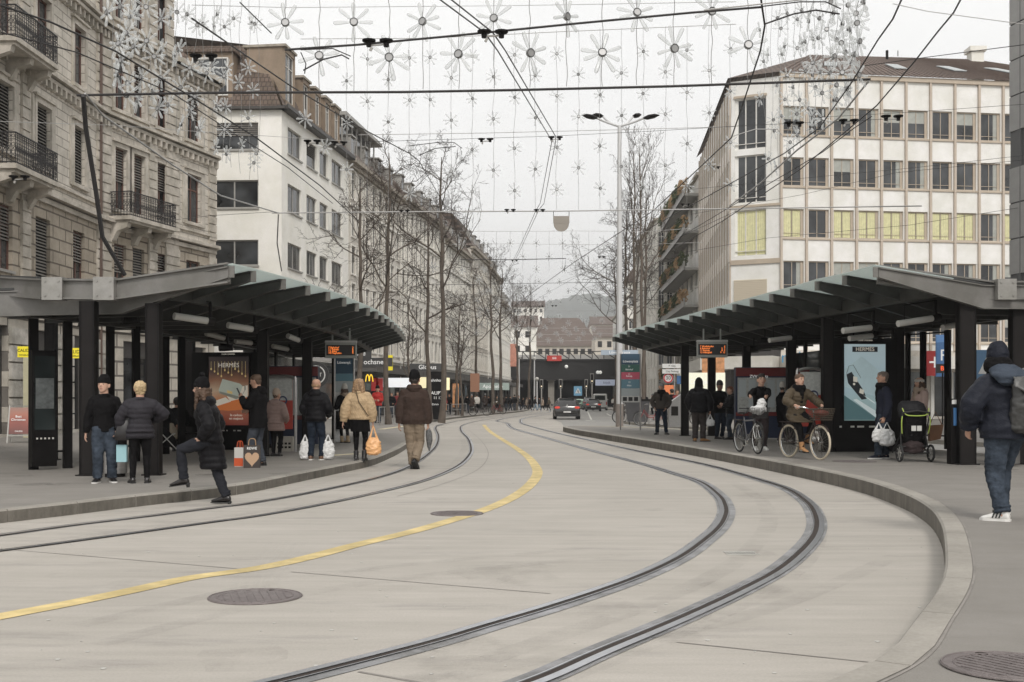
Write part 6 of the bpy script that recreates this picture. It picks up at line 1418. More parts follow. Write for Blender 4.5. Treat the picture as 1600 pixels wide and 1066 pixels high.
            m.tube(pts, rs, 14); m.ball(s_-up*.006*h, (.039*g+bulk*.55)*h, 12, 8); m.tube([s_, s_.lerp(C+up*.022*h,.55), NB-up*.008*h],[(.034*g+bulk*.5)*h,(.038*g+bulk*.4)*h,.036*h],10)
        if o.get('collar',1): m.ring(NB+up*.006*h, up, .044*h, .016*h, 20, 8)
        if o.get('hoodroll'): m.loft([(NB-fw*.055*h-up*.050*h,rt*.040*h,up*.01*h),(NB-fw*.058*h-up*.025*h,rt*.070*h,fw*.028*h),(NB-fw*.05*h+up*.005*h,rt*.078*h,fw*.036*h),(NB-fw*.03*h+up*.032*h,rt*.062*h,fw*.040*h),(NB-fw*.02*h+up*.045*h,rt*.050*h,fw*.020*h)])
        remesh(m, {'coat':'coat','jacket':'jacket','sweater':'sweater'}[kind], tm, root, vox*1.1, 1, o.get('wr',.007), o.get('wf',9), o.get('quilt'))
        if o.get('skirt'): 
            m = MB(); z0 = P.z-.16*h; rr = []
            for k in range(7):
                z = P.z+.03*h-k*.032*h; L0, L1 = leg_at(0,z), leg_at(1,z); mid = (L0+L1)/2; rr.append((V(mid.x,mid.y,z), V(abs(L0.x-L1.x)/2+.070*h,0,0), V(0,abs(L0.y-L1.y)/2+.072*h,0)))
            m.loft(rr[::-1]); remesh(m, 'skirt', o['skirt'], root, vox, 1, .004)
    root['_'] = 0; del root['_']
    c_, s_ = math.cos(rz), math.sin(rz)
    def world(v): return V(loc[0]+v.x*c_-v.y*s_, loc[1]+v.x*s_+v.y*c_, loc[2]+v.z)
    return root, dict(grip=[world(x) for x in grips], sho=[world(x) for x in SJ], head=world(HD), C=world(C), P=world(P), wr=[world(x) for x in WR], up=up, fw=V(fw.x*c_-fw.y*s_, fw.x*s_+fw.y*c_, fw.z), rt=V(rt.x*c_-rt.y*s_, rt.x*s_+rt.y*c_, rt.z))
def fp(px, py, z, top, extra=0):
    """ground point and body height from the picture rows of feet and head top"""
    g = gp(px, py, z); s = F/g.y; return g, (py-top)/s-extra
def bagm(name, rgb, **k): return mat(name, rgb, .55, **k)
m_plw = mat('white_plastic_bag', (.66,.66,.65), .3, var=.1, vscale=14, bump=.8, bscale=22); m_plo = mat('orange_plastic_bag', (.80,.44,.20), .35, var=.12, vscale=10, bump=.8, bscale=18)
def sackbag(label, p, w, hgt, m, gap=.12, rz=0, name='plastic_bag', hang=None):
    """soft carrier bag hanging by its handles from p"""
    r = thing(name, label, 'bag', p, rz); mb = MB(); z = -gap
    mb.loft([((0,0,z-hgt),(w*.30,0,0),(0,w*.16,0)),((0,0,z-hgt*.9),(w*.46,0,0),(0,w*.26,0)),((0,0,z-hgt*.55),(w*.5,0,0),(0,w*.28,0)),((0,0,z-hgt*.22),(w*.42,0,0),(0,w*.20,0)),((0,0,z),(w*.25,0,0),(0,w*.10,0))])
    remesh(mb, 'sack', m, r, .012, 1, .018, 13)
    mb = MB()
    for s in (-1,1): mb.tube([(0,0,.01),(s*w*.10,0,z*.5),(s*w*.24,0,z-hgt*.12)],[.008,.014,.03],6,flat=.5)
    mb.build('handle', m, r, True); return r
def paperbag(label, p, w, d, hgt, m, m2=None, rz=0, name='shopping_bag', heart=False, hl=.12, txt=None):
    r = thing(name, label, 'bag', p, rz); mb = MB(); mb.add([(-w/2,-d/2,0),(w/2,-d/2,0),(w/2,d/2,0),(-w/2,d/2,0),(-w/2,-d/2,hgt),(w/2,-d/2,hgt),(w/2,d/2,hgt),(-w/2,d/2,hgt),(-w/2,0,hgt*.95),(w/2,0,hgt*.95)],[(3,2,1,0),(0,1,5,4),(1,2,6,5),(2,3,7,6),(3,0,4,7)])
    mb.build('paper_sack', m, r); 
    for s in (-1,1): mb = MB(); mb.tube(catmull([(-w*.22,s*d*.45,hgt-.02),(-w*.18,s*d*.3,hgt+hl*.8),(0,s*d*.25,hgt+hl),(w*.18,s*d*.3,hgt+hl*.8),(w*.22,s*d*.45,hgt-.02)],4),.007,5); mb.build('handle', m if m2 is None else m2, r, True)
    if m2 and not heart: mb = MB(); mb.box(-w/2-.003,w/2+.003,-d/2-.003,-d/2,.01,hgt*.45); mb.build('print', m2, r)
    if heart:
        pts = []
        for k in range(24): t = 2*PI*k/24; pts.append((w*.027*16*math.sin(t)**3, hgt*.42+hgt*.022*(13*math.cos(t)-5*math.cos(2*t)-2*math.cos(3*t)-math.cos(4*t))))
        mb = MB(); flat(mb, pts, -d/2-.004); mb.build('heart_print', heart, r)
    if txt: text('lettering', txt, .07, m_wl, r, (0,-d/2-.006,hgt*.86))
    return r

def wl(p, loc, rz, h):
    d = V(*p)-V(*loc); c_, s_ = math.cos(-rz), math.sin(-rz); return ((d.x*c_-d.y*s_)/h, (d.x*s_+d.y*c_)/h, d.z/h)
def bw(p, loc, rz): c_, s_ = math.cos(rz), math.sin(rz); return (loc[0]+p[0]*c_-p[1]*s_, loc[1]+p[0]*s_+p[1]*c_, loc[2]+p[2])
# 1 man with the beanie, left
g,h = fp(163,754,ZL,588,.0)
pr,k = person('man in black fleece jacket, blue jeans and black beanie, smiling toward the grey haired puffer jacket woman', (g.x,g.y,ZL), R(-158), h*.985, hip=(0,0), feet=((-.07,.0,0),(.06,.03,0)), toes=((12,0),(-22,0)), hands=((-.115,.06,.50),(.165,-.01,.47)), elbows=((-.8,-.8,0),(.9,-.8,0)), head=(-28,4),
    top=('jacket',c_black,{'hem':.03,'bulk':.012,'wr':.009}), legs=('loose',c_jean), shoes=('sneaker',leather,rubberw), hat=('beanie',c_black), hair=('short',h_dark), sk=skin2)
pr['label'] = 'man in black fleece jacket, blue jeans and black beanie at the near left column'
# 2 blond woman
g,h = fp(219,755,ZL,594,.0)
pr,k = person('blond woman seen from behind in a charcoal puffer jacket and black trousers', (g.x,g.y,ZL), R(18), h*.985, feet=((-.07,.0,0),(.065,-.01,0)), toes=((14,0),(-8,0)), hands=((-.175,.075,.50),(.12,.12,.62)), elbows=((-1,-.3,.2),(1,-.4,0)), head=(12,0),
    top=('jacket',c_char,{'hem':.075,'bulk':.018,'puff':.010,'pitch':.048,'waist':.014,'wr':.004}), legs=('slim',c_black), shoes=('sneaker',leather,rubberb), hair=('fluffy',h_blond), girth=1.08)
gr = k['grip'][0]; r = thing('gift_bag', 'small light blue box bag hanging from the hand of the blond woman', 'bag', gr, R(5)); MB().box(-.075,.075,-.045,.045,-.36,-.10).build('box', mat('light_blue_card',(.30,.50,.54),.6), r)
mb = MB(); mb.tube(catmull([(-.05,0,-.10),(-.045,0,-.02),(0,0,0),(.045,0,-.02),(.05,0,-.10)],4),.008,6); mb.build('handle', c_black, r, True)
s = k['sho'][0]; r = thing('handbag', 'black leather shoulder bag under the left arm of the blond woman', 'bag', s+V(-.06,.02,0), R(20)); mb = MB(); mb.loft([((-.02,0,-.56),(.13,0,0),(0,.05,0)),((-.01,0,-.50),(.16,0,0),(0,.07,0)),((0,0,-.36),(.13,0,0),(0,.05,0)),((0,0,-.26),(.10,0,0),(0,.02,0))]); mb.build('sack', leather, r, True); mb = MB(); mb.tube([(-.08,0,-.27),(.02,-.03,.05),(.10,0,-.27)],.009,6); mb.build('strap', leather, r, True)
# 4 woman stepping onto the kerb
g,h = fp(344,788,0,597); h = 1.68
pr,k = person('woman in long black puffer coat and knit hat stepping onto the kerb', (g.x,g.y,0), R(90), h, hip=(0,.075), hipz=.52, lean=9, feet=((-.03,.285,.16),(.03,-.04,.012)), toes=((0,-8),(0,0)), knees=((0,1,.3),(0,1,0)), hands=((-.105,.13,.53),(.105,.13,.53)), elbows=((-.7,-1,0),(.7,-1,0)), head=(-4,-4),
    top=('coat',c_black2,{'hem':.24,'bulk':.018,'puff':.011,'pitch':.052,'wr':.004,'hoodroll':1,'follow':.16}), legs=('jean',cloth('black_slate_denim',(.022,.023,.028))), shoes=('heel',leather,rubberb), hat=('pompom',c_black), hair=('long',h_brown), sk=skin2, curl=(60,60))
# 5 man with the phone
g,h = fp(404,728,ZL,585)
pr,k = person('man in long black parka looking at his phone beside the bag poster', (g.x,g.y,ZL), R(80), h, feet=((-.045,.06,0),(.045,-.03,0)), toes=((6,0),(-6,0)), hands=((-.06,.17,.745),(.05,.14,.60)), elbows=((-.5,-.4,-1),(.6,-1,0)), head=(0,-14), top=('coat',c_black,{'hem':.10,'bulk':.020,'hoodroll':1,'wr':.006}), legs=('jean',c_slate), shoes=('shoe',leather,rubberb), hair=('short',h_brown), sk=skin, curl=(45,50))
gr = k['grip'][0]; mb = MB(); mb.box(-.006,.006,-.038,.038,-.075,.075); ph = tag(mb.build('phone', rubberb, loc=gr+V(-.02,0,.04)), 'black mobile phone held up by the man in the black parka', 'phone'); ph.rotation_euler = (0,R(-25),0)
paperbag('white carrier bag with a red lower half standing left of the brown heart bag', gp(375,729,ZL), .17, .14, .36, mat('white_paper',(.62,.60,.56),.7), mat('red_print',(.62,.10,.03),.6), R(-8))
paperbag('black and brown paper bag with a pale heart beside the phone man', gp(394,731,ZL), .30, .17, .42, mat('kraft_paper_print',(.05,.04,.035),.7), mat('kraft_paper',(.34,.22,.12),.7), R(10), heart=mat('kraft_heart',(.50,.33,.21),.7), txt='REWE')
# 6 woman in taupe puffer
g,h = fp(431,713,ZL,610)
person('woman in taupe puffer coat and beige knit hat behind the man with the phone', (g.x,g.y,ZL), R(-12), h, feet=((-.04,0,0),(.05,.02,0)), hands=((-.10,.15,.60),(.13,.10,.54)), top=('coat',c_taupe,{'hem':.13,'bulk':.018,'puff':.010,'pitch':.05,'hoodroll':1,'wr':.003}), legs=('slim',c_black), shoes=('shoe',leather,rubberb), hat=('beanie',c_cream), hair=('short',h_brown), head=(-30,0))
# 7 man with white bags
g,h = fp(493,719,ZL,592)
pr,k = person('bald man seen from behind in black jacket with white bags beside him', (g.x,g.y,ZL), R(-6), h, feet=((-.06,0,0),(.075,.02,0)), toes=((8,0),(-30,0)), hands=((-.12,.13,.55),(.13,.13,.55)), lean=2, top=('jacket',c_black2,{'hem':.04,'bulk':.020,'puff':.006,'pitch':.06,'hoodroll':1}), legs=('jean',c_jeand), shoes=('shoe',leatherb,rubberw), hair=('bald',h_lblond), sk=skin, girth=1.08, head=(-10,0))
for px,py,w,l in [(476,719,.24,'white shopping bag standing left of the bald man'),(512,719,.28,'creased white shopping bag standing right of the bald man'),(528,692,.24,'white shopping bag beside the far column, behind the bald man')]:
    p = gp(px,py,ZL); sackbag(l, p+V(0,.05,.52), w, .38, m_plw, .12, .2, 'shopping_bag')
# 8 woman with white beanie
g,h = fp(539,692,ZL,602)
person('woman in long dark coat, white knit hat and tan boots by the far column', (g.x,g.y,ZL), R(35), h, feet=((-.04,.03,0),(.05,-.02,0)), hands=((-.10,.14,.60),(.12,.14,.60)), top=('coat',c_black,{'hem':.28,'bulk':.016,'flare':.06}), legs=('tights',c_black), shoes=('boot',mat('sand_suede',(.40,.30,.19),.8),rubberb), hat=('beanie',c_white), hair=('long',h_brown), scarf=c_cream)
# 9 woman in beige quilted jacket
g,h = fp(562,720,ZL,592)
pr,k = person('woman walking away in a wide beige quilted jacket, black skirt and tights', (g.x,g.y,ZL), R(-4), h*1.0, feet=((-.05,.03,.0),(.055,.0,.005)), toes=((5,-8),(-5,-4)), hands=((-.20,-.02,.47),(.155,.03,.475)), elbows=((-1,-.6,0),(1,-.6,0)), side=-2, top=('jacket',c_beige,{'hem':.01,'bulk':.028,'sleevefat':.012,'wr':.009,'quilt':(.085,.007),'skirt':c_black}), legs=('tights',c_black), shoes=('heel',leather,rubberb), hair=('bob',h_lblond), curl=(30,85), sk=skin2)
sackbag('orange plastic carrier bag hanging from the hand of the woman in the beige jacket', k['grip'][1]+V(0,0,.01), .34, .36, m_plo, .24, .1)
mb = MB(); p = V(0,0,0); mb.tube([V(-.05,.16,h*.84),V(-.06,-.10,h*.86),V(.02,-.20,h*.72),V(.19,-.14,h*.56),V(.2,0,h*.54)],.009,5); mb.build('bag_strap', c_olive, pr, True)
# 10 man in brown jacket
g,h = fp(646,733,0,580)
pr,k = person('tall man walking away on the rails in dark brown jacket and khaki trousers', (g.x,g.y,0), R(-4), h*.985, hip=(0,.01), feet=((-.012,.035,.0),(.028,-.06,.045)), toes=((5,0),(-14,-38)), hands=((-.155,.01,.455),(.150,.03,.45)), elbows=((-1,-.5,0),(1,-.7,0)), side=1, top=('jacket',c_brown,{'hem':.05,'bulk':.022,'wr':.010}), legs=('loose',c_khaki), shoes=('boot',leather,rubberb), hat=('beanie',c_black), hair=('short',h_dark), scarf=c_brown, curl=(50,75), girth=1.02, head=(-6,-3))
gr = k['grip'][1]; r = thing('umbrella', 'folded black and white patterned umbrella in the hand of the man in brown', 'umbrella', gr, 0); mb = MB(); mb.tube([(0,0,.03),(0,0,-.02),(.01,0,-.10),(.02,0,-.22),(.015,0,-.36),(.02,0,-.44)],[.03,.055,.07,.065,.035,.006],9); mb.build('folded_canopy', mat('patterned_nylon',(.10,.10,.10),.6,var=.98,vscale=18), r, True); mb = MB(); mb.tube([(0,0,.03),(0,0,.10)],.014,6); mb.build('handle', c_black, r)
# 11 red jacket
g,h = fp(590,661,ZL,604)
person('person in red jacket standing by the left barriers facing the camera', (g.x,g.y,ZL), R(178), h, hands=((-.06,.13,.62),(.06,.13,.62)), top=('jacket',c_red,{'hem':.04,'bulk':.018}), legs=('jean',c_jean), shoes=('shoe',leather,rubberb), hat=('beanie',c_black), hair=('short',h_dark), vox=.016)
# 12 capped man
g,h = fp(1033,679,ZR,599)
person('man in grey cap and dark olive jacket standing with legs apart, hand in pocket', (g.x,g.y,ZR), R(168), h, feet=((-.10,.0,0),(.075,.02,0)), toes=((28,0),(-20,0)), hands=((-.10,.07,.51),(.125,.04,.52)), elbows=((-1,-.6,.1),(1,-.7,0)), side=-1, top=('jacket',c_olived,{'hem':.02,'bulk':.018}), legs=('jean',c_jeand), shoes=('shoe',leather,rubberb), hat=('cap',c_grey), hair=('short',h_dark), scarf=c_black, head=(10,0), girth=1.04, vox=.012)
# 13 man with tan boots
g,h = fp(1092,690,ZR,589)
pr,k = person('man seen from behind in black puffer jacket, dark trousers and tan boots', (g.x,g.y,ZR), R(-18), h*.98, feet=((-.06,0,0),(.06,.02,0)), toes=((15,0),(-60,0)), hands=((-.13,.05,.50),(.17,.05,.49)), elbows=((-1,-.7,0),(1,-.5,0)), top=('jacket',c_black2,{'hem':.06,'bulk':.024,'puff':.008,'pitch':.055,'hoodroll':1}), legs=('loose',mat('black_brown_trousers',(.035,.028,.026),.85,var=.2)), shoes=('boot',c_lace,rubberb), hat=('hood',c_black), hair=('short',h_dark), girth=1.1, curl=(40,80), vox=.012)
sackbag('small white plastic bag hanging from the hand of the man with tan boots', k['grip'][1], .26, .20, m_plw, .14)
# 14 couple
g,h = fp(1124,686,ZR,597)
person('dark haired man in black coat and jeans standing behind the red haired woman', (g.x,g.y,ZR), R(205), h, hands=((-.1,.1,.56),(.12,.12,.58)), top=('coat',c_black,{'hem':.06,'bulk':.02}), legs=('jean',c_jeand), shoes=('shoe',leather,rubberb), hair=('short',h_dark), sk=mat('skin_tan',(.22,.12,.08),.55), hat=('beanie',h_dark), vox=.014)
g,h = fp(1142,687,ZR,604)
person('auburn haired woman in black jacket and jeans with arms folded, facing left', (g.x,g.y,ZR), R(100), h, feet=((-.045,.04,0),(.045,-.03,0)), hands=((-.0,.15,.66),(.03,.16,.65)), elbows=((-.5,-.3,-1),(.5,-.3,-1)), top=('jacket',c_black2,{'hem':.03,'bulk':.020,'puff':.006,'pitch':.05,'hoodroll':1}), legs=('jean',c_jean), shoes=('shoe',leather,rubberb), hair=('bun',h_red), sk=skin2, vox=.012)
# 16 dark coat with white hat
g,h = fp(1222,690,ZR,599)
person('person in long black coat and white knit hat behind the two cyclists', (g.x,g.y,ZR), R(-30), h, top=('coat',c_black,{'hem':.27,'bulk':.024}), legs=('slim',c_black), shoes=('shoe',leather,rubberw), hat=('beanie',c_white), hair=('short',h_dark), vox=.014)
# 18 man in navy coat
g,h = fp(1381,717,ZR,581)
pr,k = person('grey haired man in navy coat in profile at the perfume poster, holding white bags', (g.x,g.y,ZR), R(88), h, feet=((-.04,.075,0),(.04,-.03,0)), toes=((4,0),(-4,0)), hands=((-.12,.03,.475),(.12,.02,.475)), elbows=((-.5,-1,0),(.5,-1,0)), head=(0,2), top=('coat',c_navy,{'hem':.09,'bulk':.018,'wr':.006}), legs=('loose',c_jean), shoes=('shoe',c_navy,rubberw), hair=('short',mat('grey_hair',(.13,.10,.08),.6,var=.3,vscale=20)), scarf=c_black, curl=(85,85))
sackbag('left one of two white plastic bags held by the man in navy', k['grip'][0]+V(-.08,-.02,0), .30, .26, m_plw, .12, .1); sackbag('larger creased white plastic bag in the hand of the man in the navy coat', k['grip'][0]+V(.07,-.06,0), .34, .34, m_plw, .12, -.1)
# 19 woman in pink jacket
g,h = fp(1438,706,ZR,590)
person('woman in shiny pink jacket with white headband and brown fur hood behind the pushchair', (g.x,g.y,ZR), R(105), h, hands=((-.05,.16,.62),(.08,.14,.6)), elbows=((-.5,-.6,-.6),(.5,-.6,-.6)), top=('jacket',c_pink,{'hem':.06,'bulk':.020,'wr':.006,'hoodroll':1}), legs=('slim',c_black), shoes=('shoe',leather,rubberw), hair=('long',h_brown), hat=('band',c_white), scarf=c_cream, sk=skin2)
# 21 hooded man with backpack
g,h = fp(1571,813,ZR,538)
pr,k = person('man walking away at the right edge in slate hooded jacket, jeans and white trainers', (g.x,g.y,ZR), R(14), h*.99, feet=((-.05,-.04,.0),(.045,.10,.012)), toes=((38,0),(4,-26)), hip=(0,0), lean=4, hands=((-.185,.08,.53),(.15,.10,.50)), elbows=((-1,-.55,.1),(1,-.5,0)), head=(10,-14), top=('jacket',c_navyj,{'hem':.045,'bulk':.026,'wr':.012,'wf':7}), legs=('loose',c_jean), shoes=('sneaker',rubberw,rubberw,mat('black_stripe',(.02,.02,.02),.6)), hat=('beanie',c_navyj), hair=('short',h_dark), scarf=c_black, girth=1.30, vox=.0085)
sc = MB(); Hh = h*.99; sc.loft([((-.035,.03,Hh*.845),(.13,0,0),(0,.12,0)),((-.035,.035,Hh*.865),(.155,0,0),(0,.14,0)),((-.04,.045,Hh*.895),(.150,0,0),(0,.135,0)),((-.045,.05,Hh*.92),(.125,0,0),(0,.12,0)),((-.045,.055,Hh*.935),(.10,0,0),(0,.10,0))]); remesh(sc, 'neck_scarf', c_black, pr, .010, 1, .012, 14); sc = MB(); sc.loft([((-.03,-.12,Hh*.765),(.06,0,0),(0,.03,0)),((-.03,-.16,Hh*.785),(.17,0,0),(0,.08,0)),((-.03,-.12,Hh*.825),(.195,0,0),(0,.14,0)),((-.03,-.04,Hh*.86),(.165,0,0),(0,.16,0)),((-.03,.0,Hh*.885),(.14,0,0),(0,.14,0)),((-.03,.02,Hh*.90),(.11,0,0),(0,.09,0))]); remesh(sc, 'hood', cloth('slate_hood',(.05,.062,.082),.6), pr, .010, 1, .014, 9)
bp = thing('backpack', 'dark grey roll top backpack on the back of the hooded man', 'backpack', k['C']+V(.09,-.0,0)*1, R(14)); m_bp = mat('coated_grey_canvas', (.052,.052,.05), .42, var=.25, vscale=4, bump=.4, bscale=14)
mb = MB(); mb.loft([((0,-.18,-.50),(.12,0,0),(0,.06,0)),((0,-.21,-.46),(.17,0,0),(0,.10,0)),((0,-.24,-.25),(.185,0,0),(0,.125,0)),((0,-.23,-.06),(.17,0,0),(0,.11,0)),((0,-.21,.0),(.175,0,0),(0,.07,0)),((0,-.21,.04),(.19,0,0),(0,.045,0)),((0,-.215,.055),(.18,0,0),(0,.02,0))]); remesh(mb, 'sack', m_bp, bp, .010, 1, .012, 10)
mb = MB(); mb.extr([(-.20,-.30,.055),(.19,-.30,.06),(.22,-.33,-.02),(.13,-.375,-.09),(-.12,-.375,-.10),(-.22,-.33,-.04)],(0,.03,.01)); remesh(mb, 'roll_top', mat('coated_grey_flap',(.085,.085,.082),.45,var=.2), bp, .010, 1, .008, 14)
mb = MB(); mb.bar((.01,-.385,.03),(.02,-.395,-.36),.035,.006,up=(0,1,0)); mb.bar((-.14,-.36,-.12),(.0,-.395,-.30),.02,.006,up=(0,1,0)); mb.bar((.16,-.36,-.12),(.03,-.395,-.30),.02,.006,up=(0,1,0)); mb.box(-.015,.05,-.405,-.385,-.02,.03); mb.build('buckle_strap', mat('strap_web',(.13,.13,.125),.5), bp)
mb = MB()
for s in (-1,1): mb.tube([(s*.12,-.15,.03),(s*.14,-.10,.12),(s*.135,.02,.14),(s*.125,.12,.06)],[.03,.034,.034,.03],8,flat=.3)
mb.build('shoulder_strap', mat('strap_pad',(.10,.10,.105),.6), bp, True)

# ---- bicycles
m_chrome2 = mat('polished_metal', (.55,.55,.53), .2, 1); m_bkf = mat('dark_bike_frame', (.035,.022,.02), .3, .3); m_tyrec = mat('cream_tyre', (.56,.49,.38), .7, var=.08); m_rack = mat('basket_wire', (.10,.08,.06), .5, .5)
def bicycle(label, loc, rz, tyre, frame, step=True, basket='wicker', steer=0, wr=.345):
    """front towards +y"""
    r = thing('bicycle', label, 'bicycle', loc, rz); R0 = V(0,-.53,wr); R1 = V(0,.56,wr)
    for nm,c,st in (('rear_wheel',R0,0),('front_wheel',R1,steer)):
        ax = V(math.cos(st),math.sin(st),0); w = MB(); w.ring(c,ax,wr-.02,.021,36,8); wo = w.build(nm, tyre, r, True)
        w = MB(); w.ring(c,ax,wr-.045,.011,32,6); w.disc(c,ax,.03,.08,10)
        for k in range(28):
            t = 2*PI*k/28+.1; d = V(0,0,1)*math.cos(t)+ax.cross(V(0,0,1))*math.sin(t); w.bar(c+ax*(.03 if k%2 else -.03), c+d*(wr-.045), .0035)
        w.build('rim', m_chrome2, wo)
        w = MB(); w.ring(c,ax,wr+.025,.017,20,5,a0=.35,a1=2.9) if False else None
        a = []; 
        for k in range(11): t = R(-20+k*16) if nm == 'rear_wheel' else R(0+k*14); d = V(0,0,1)*math.sin(t)+V(0,-1 if nm == 'rear_wheel' else -.0,0)*0+ax.cross(V(0,0,1))*(-math.cos(t)); a.append(c+(V(0,0,1)*math.sin(t)+V(-math.sin(st),math.cos(st),0)*(-math.cos(t)))*(wr+.022))
        w = MB(); w.tube(a,.024,6,flat=.5); w.build('mudguard', m_bkf if tyre is m_tyrec else rubberb, r, True)
    BB = V(0,-.07,.29); HT = V(0,.36,.78); HB = V(0,.41,.62); ST = V(0,-.24,.80)
    f = MB(); f.tube([BB,ST+V(0,-.02,.02)],.017,8); f.tube([HT,HB],.021,8)
    if step: f.tube(catmull([HB+V(0,-.02,.02),V(0,.14,.42),V(0,-.12,.40)],5),.019,8); f.tube(catmull([HT-V(0,.02,.03),V(0,.16,.52),V(0,-.15,.50)],5),.014,8)
    else: f.tube([HB+V(0,-.01,0),BB],.024,8); f.tube([HT-V(0,0,.03),ST-V(0,0,.08)],.018,8)
    for s in (-1,1): f.tube([BB+V(s*.03,0,0),R0+V(s*.06,0,0)],.010,6); f.tube([ST+V(s*.02,.01,-.12),R0+V(s*.06,0,0)],.009,6)
    f.build('frame', frame, r, True); f = MB()
    for s in (-1,1): f.tube([HB+V(s*.03,0,0),HB+V(s*.055,.03,-.08),R1+V(s*.055,0,0)],.012,6)
    f.build('fork', m_chrome2 if not step else frame, r, True)
    f = MB(); f.loft([(ST+V(0,-.14,.10),V(.11,0,0),V(0,0,.03)),(ST+V(0,-.04,.115),V(.10,0,0),V(0,0,.035)),(ST+V(0,.08,.11),V(.03,0,0),V(0,0,.025)),(ST+V(0,.14,.10),V(.015,0,0),V(0,0,.015))]); f.tube([ST,ST+V(0,-.03,.10)],.013,6); f.build('saddle', leather, r, True)
    H0 = HT+V(0,-.03,.22); f = MB(); f.tube([HT,H0],.014,8); f.tube(catmull([(-.32,H0.y-.16,H0.z+.05),(-.22,H0.y-.03,H0.z+.05),(0,H0.y+.02,H0.z),(.22,H0.y-.03,H0.z+.05),(.32,H0.y-.16,H0.z+.05)],5) if step else [(-.33,H0.y-.03,H0.z+.01),(0,H0.y,H0.z),(.33,H0.y-.03,H0.z+.01)],.012,8); f.build('handlebar', m_chrome2 if step else rubberb, r, True)
    f = MB(); f.disc(V(.0,HB.y+.09,HB.z+.02),(0,1,0),.045,.06,12); f.build('headlight', m_chrome2, r, True)
    f = MB(); f.disc(BB,(1,0,0),.085,.012,20); f.tube([BB+V(.05,0,0),BB+V(.07,.12,-.11)],.010,6); f.tube([BB-V(.05,0,0),BB+V(-.07,-.12,.11)],.010,6); f.box(.06,.15,.07,.17,.16,.19); f.box(-.15,-.06,-.24,-.14,.385,.415); f.build('crank', m_chrome2, r)
    f = MB()
    for s in (-1,1): f.bar(BB+V(.03,0,s*.07), R0+V(.03,0,s*.035), .012,.008)
    f.build('chain', rubberb, r)
    f = MB()
    for s in (-1,1): f.tube([ST+V(s*.05,-.06,-.08),V(s*.06,-.75,.74),],.008,5); f.tube([V(s*.06,-.70,.74),R0+V(s*.07,0,0)],.007,5)
    f.box(-.07,.07,-.80,-.35,.735,.75); f.build('rear_rack', m_bkf, r)
    if basket:
        z0,z1,y0,y1,w0,w1 = .80,1.02,.44,.74,.15,.20; f = MB()
        for t in range(6): z = z0+(z1-z0)*t/5; w_ = w0+(w1-w0)*t/5; e = .03*t/5; f.tube([(-w_,y0-e,z),(w_,y0-e,z),(w_,y1+e,z),(-w_,y1+e,z),(-w_,y0-e,z)],.007 if t in (0,5) else .004,5)
        for k in range(11):
            q = -1+2*k/10; f.bar((q*w0,y0,z0),(q*w1,y0-.03,z1),.006); f.bar((q*w0,y1,z0),(q*w1,y1+.03,z1),.006); f.bar((q*w0,y0+(y1-y0)*.0,z0),(q*w0,y1,z0),.005)
        for k in range(8):
            q = k/7; f.bar((-w0,y0+(y1-y0)*q,z0),(-w1,y0-.03+(y1-y0+.06)*q,z1),.006); f.bar((w0,y0+(y1-y0)*q,z0),(w1,y0-.03+(y1-y0+.06)*q,z1),.006)
        f.build('basket', m_rack if basket == 'wicker' else rubberb, r)
    return r
# 17 cyclist in olive coat; the bicycle heads right and towards the camera
g = gp(1256,717,ZR); br_ = R(-160)
bk = bicycle('bicycle with cream tyres and a wire front basket ridden by the woman in olive', (g.x,g.y,ZR), br_, m_tyrec, m_bkf, True)
pr,k = person('woman in olive quilted coat and black scarf riding the cream tyred bicycle', (g.x,g.y,ZR), br_, 1.70, hip=(0,-.16), hipz=.535, lean=9, feet=((-.062,-.02,.185),(.062,.06,.085)), toes=((0,-6),(0,-4)), hands=((-.185,.085,.640),(.185,.085,.640)), elbows=((-1,-.4,-.5),(1,-.4,-.5)), head=(8,0), knees=((-.1,1,0),(.1,1,0)),
    top=('coat',c_olive,{'hem':.10,'bulk':.016,'puff':.010,'pitch':.052,'hoodroll':1,'wr':.004}), legs=('slim',c_black), shoes=('boot',c_lace,rubberb), hair=('bun',h_brown), scarf=c_black, sk=skin2, curl=(80,80))
mb = MB(); mb.ball((0,0,0),(.16,.12,.07),12,8); rb = mat('red_cloth_bag',(.12,.025,.016),.7,var=.2); c_,s_ = math.cos(br_), math.sin(br_)
o = mb.build('cloth_bundle', rb, None, True, loc=(g.x+0*c_-.59*s_, g.y+0*s_+.59*c_, ZR+.93)); tag(o, 'dark red bundle lying in the wire basket of the cream tyred bicycle', 'bundle')
# 15 man pushing a bicycle towards the camera
g = gp(1169,708,ZR); br2 = R(-170)
bicycle('dark city bicycle with black tyres pushed by the man in the black sweater', (g.x,g.y,ZR), br2, rubberb, mat('grey_bike_frame',(.16,.16,.17),.35,.5), False, 'black', R(0))
gm,h = fp(1190,704,ZR,586); pl = (gm.x+.03,gm.y+.30,ZR); pz = R(-170); h = 1.80
hl = wl(bw((-.30,.24,1.0),(g.x,g.y,ZR),br2), pl, pz, h); hr2 = wl(bw((.30,.24,1.0),(g.x,g.y,ZR),br2), pl, pz, h)
pr,k = person('man with moustache in black sweater and white sneakers pushing the dark bicycle', pl, pz, h, hip=(0,.0), lean=6, feet=((-.03,.06,.0),(.06,-.04,.01)), toes=((0,0),(0,-20)), hands=(hl,hr2), elbows=((-.8,-.5,-.5),(.8,-.5,-.5)), head=(-8,2), top=('sweater',c_black,{'hem':.03,'bulk':.008,'wr':.006}), legs=('jean',mat('black_red_trousers',(.028,.018,.018),.85,var=.2)), shoes=('sneaker',rubberw,rubberw), hair=('quiff',h_dark), sk=skin2, curl=(80,80))
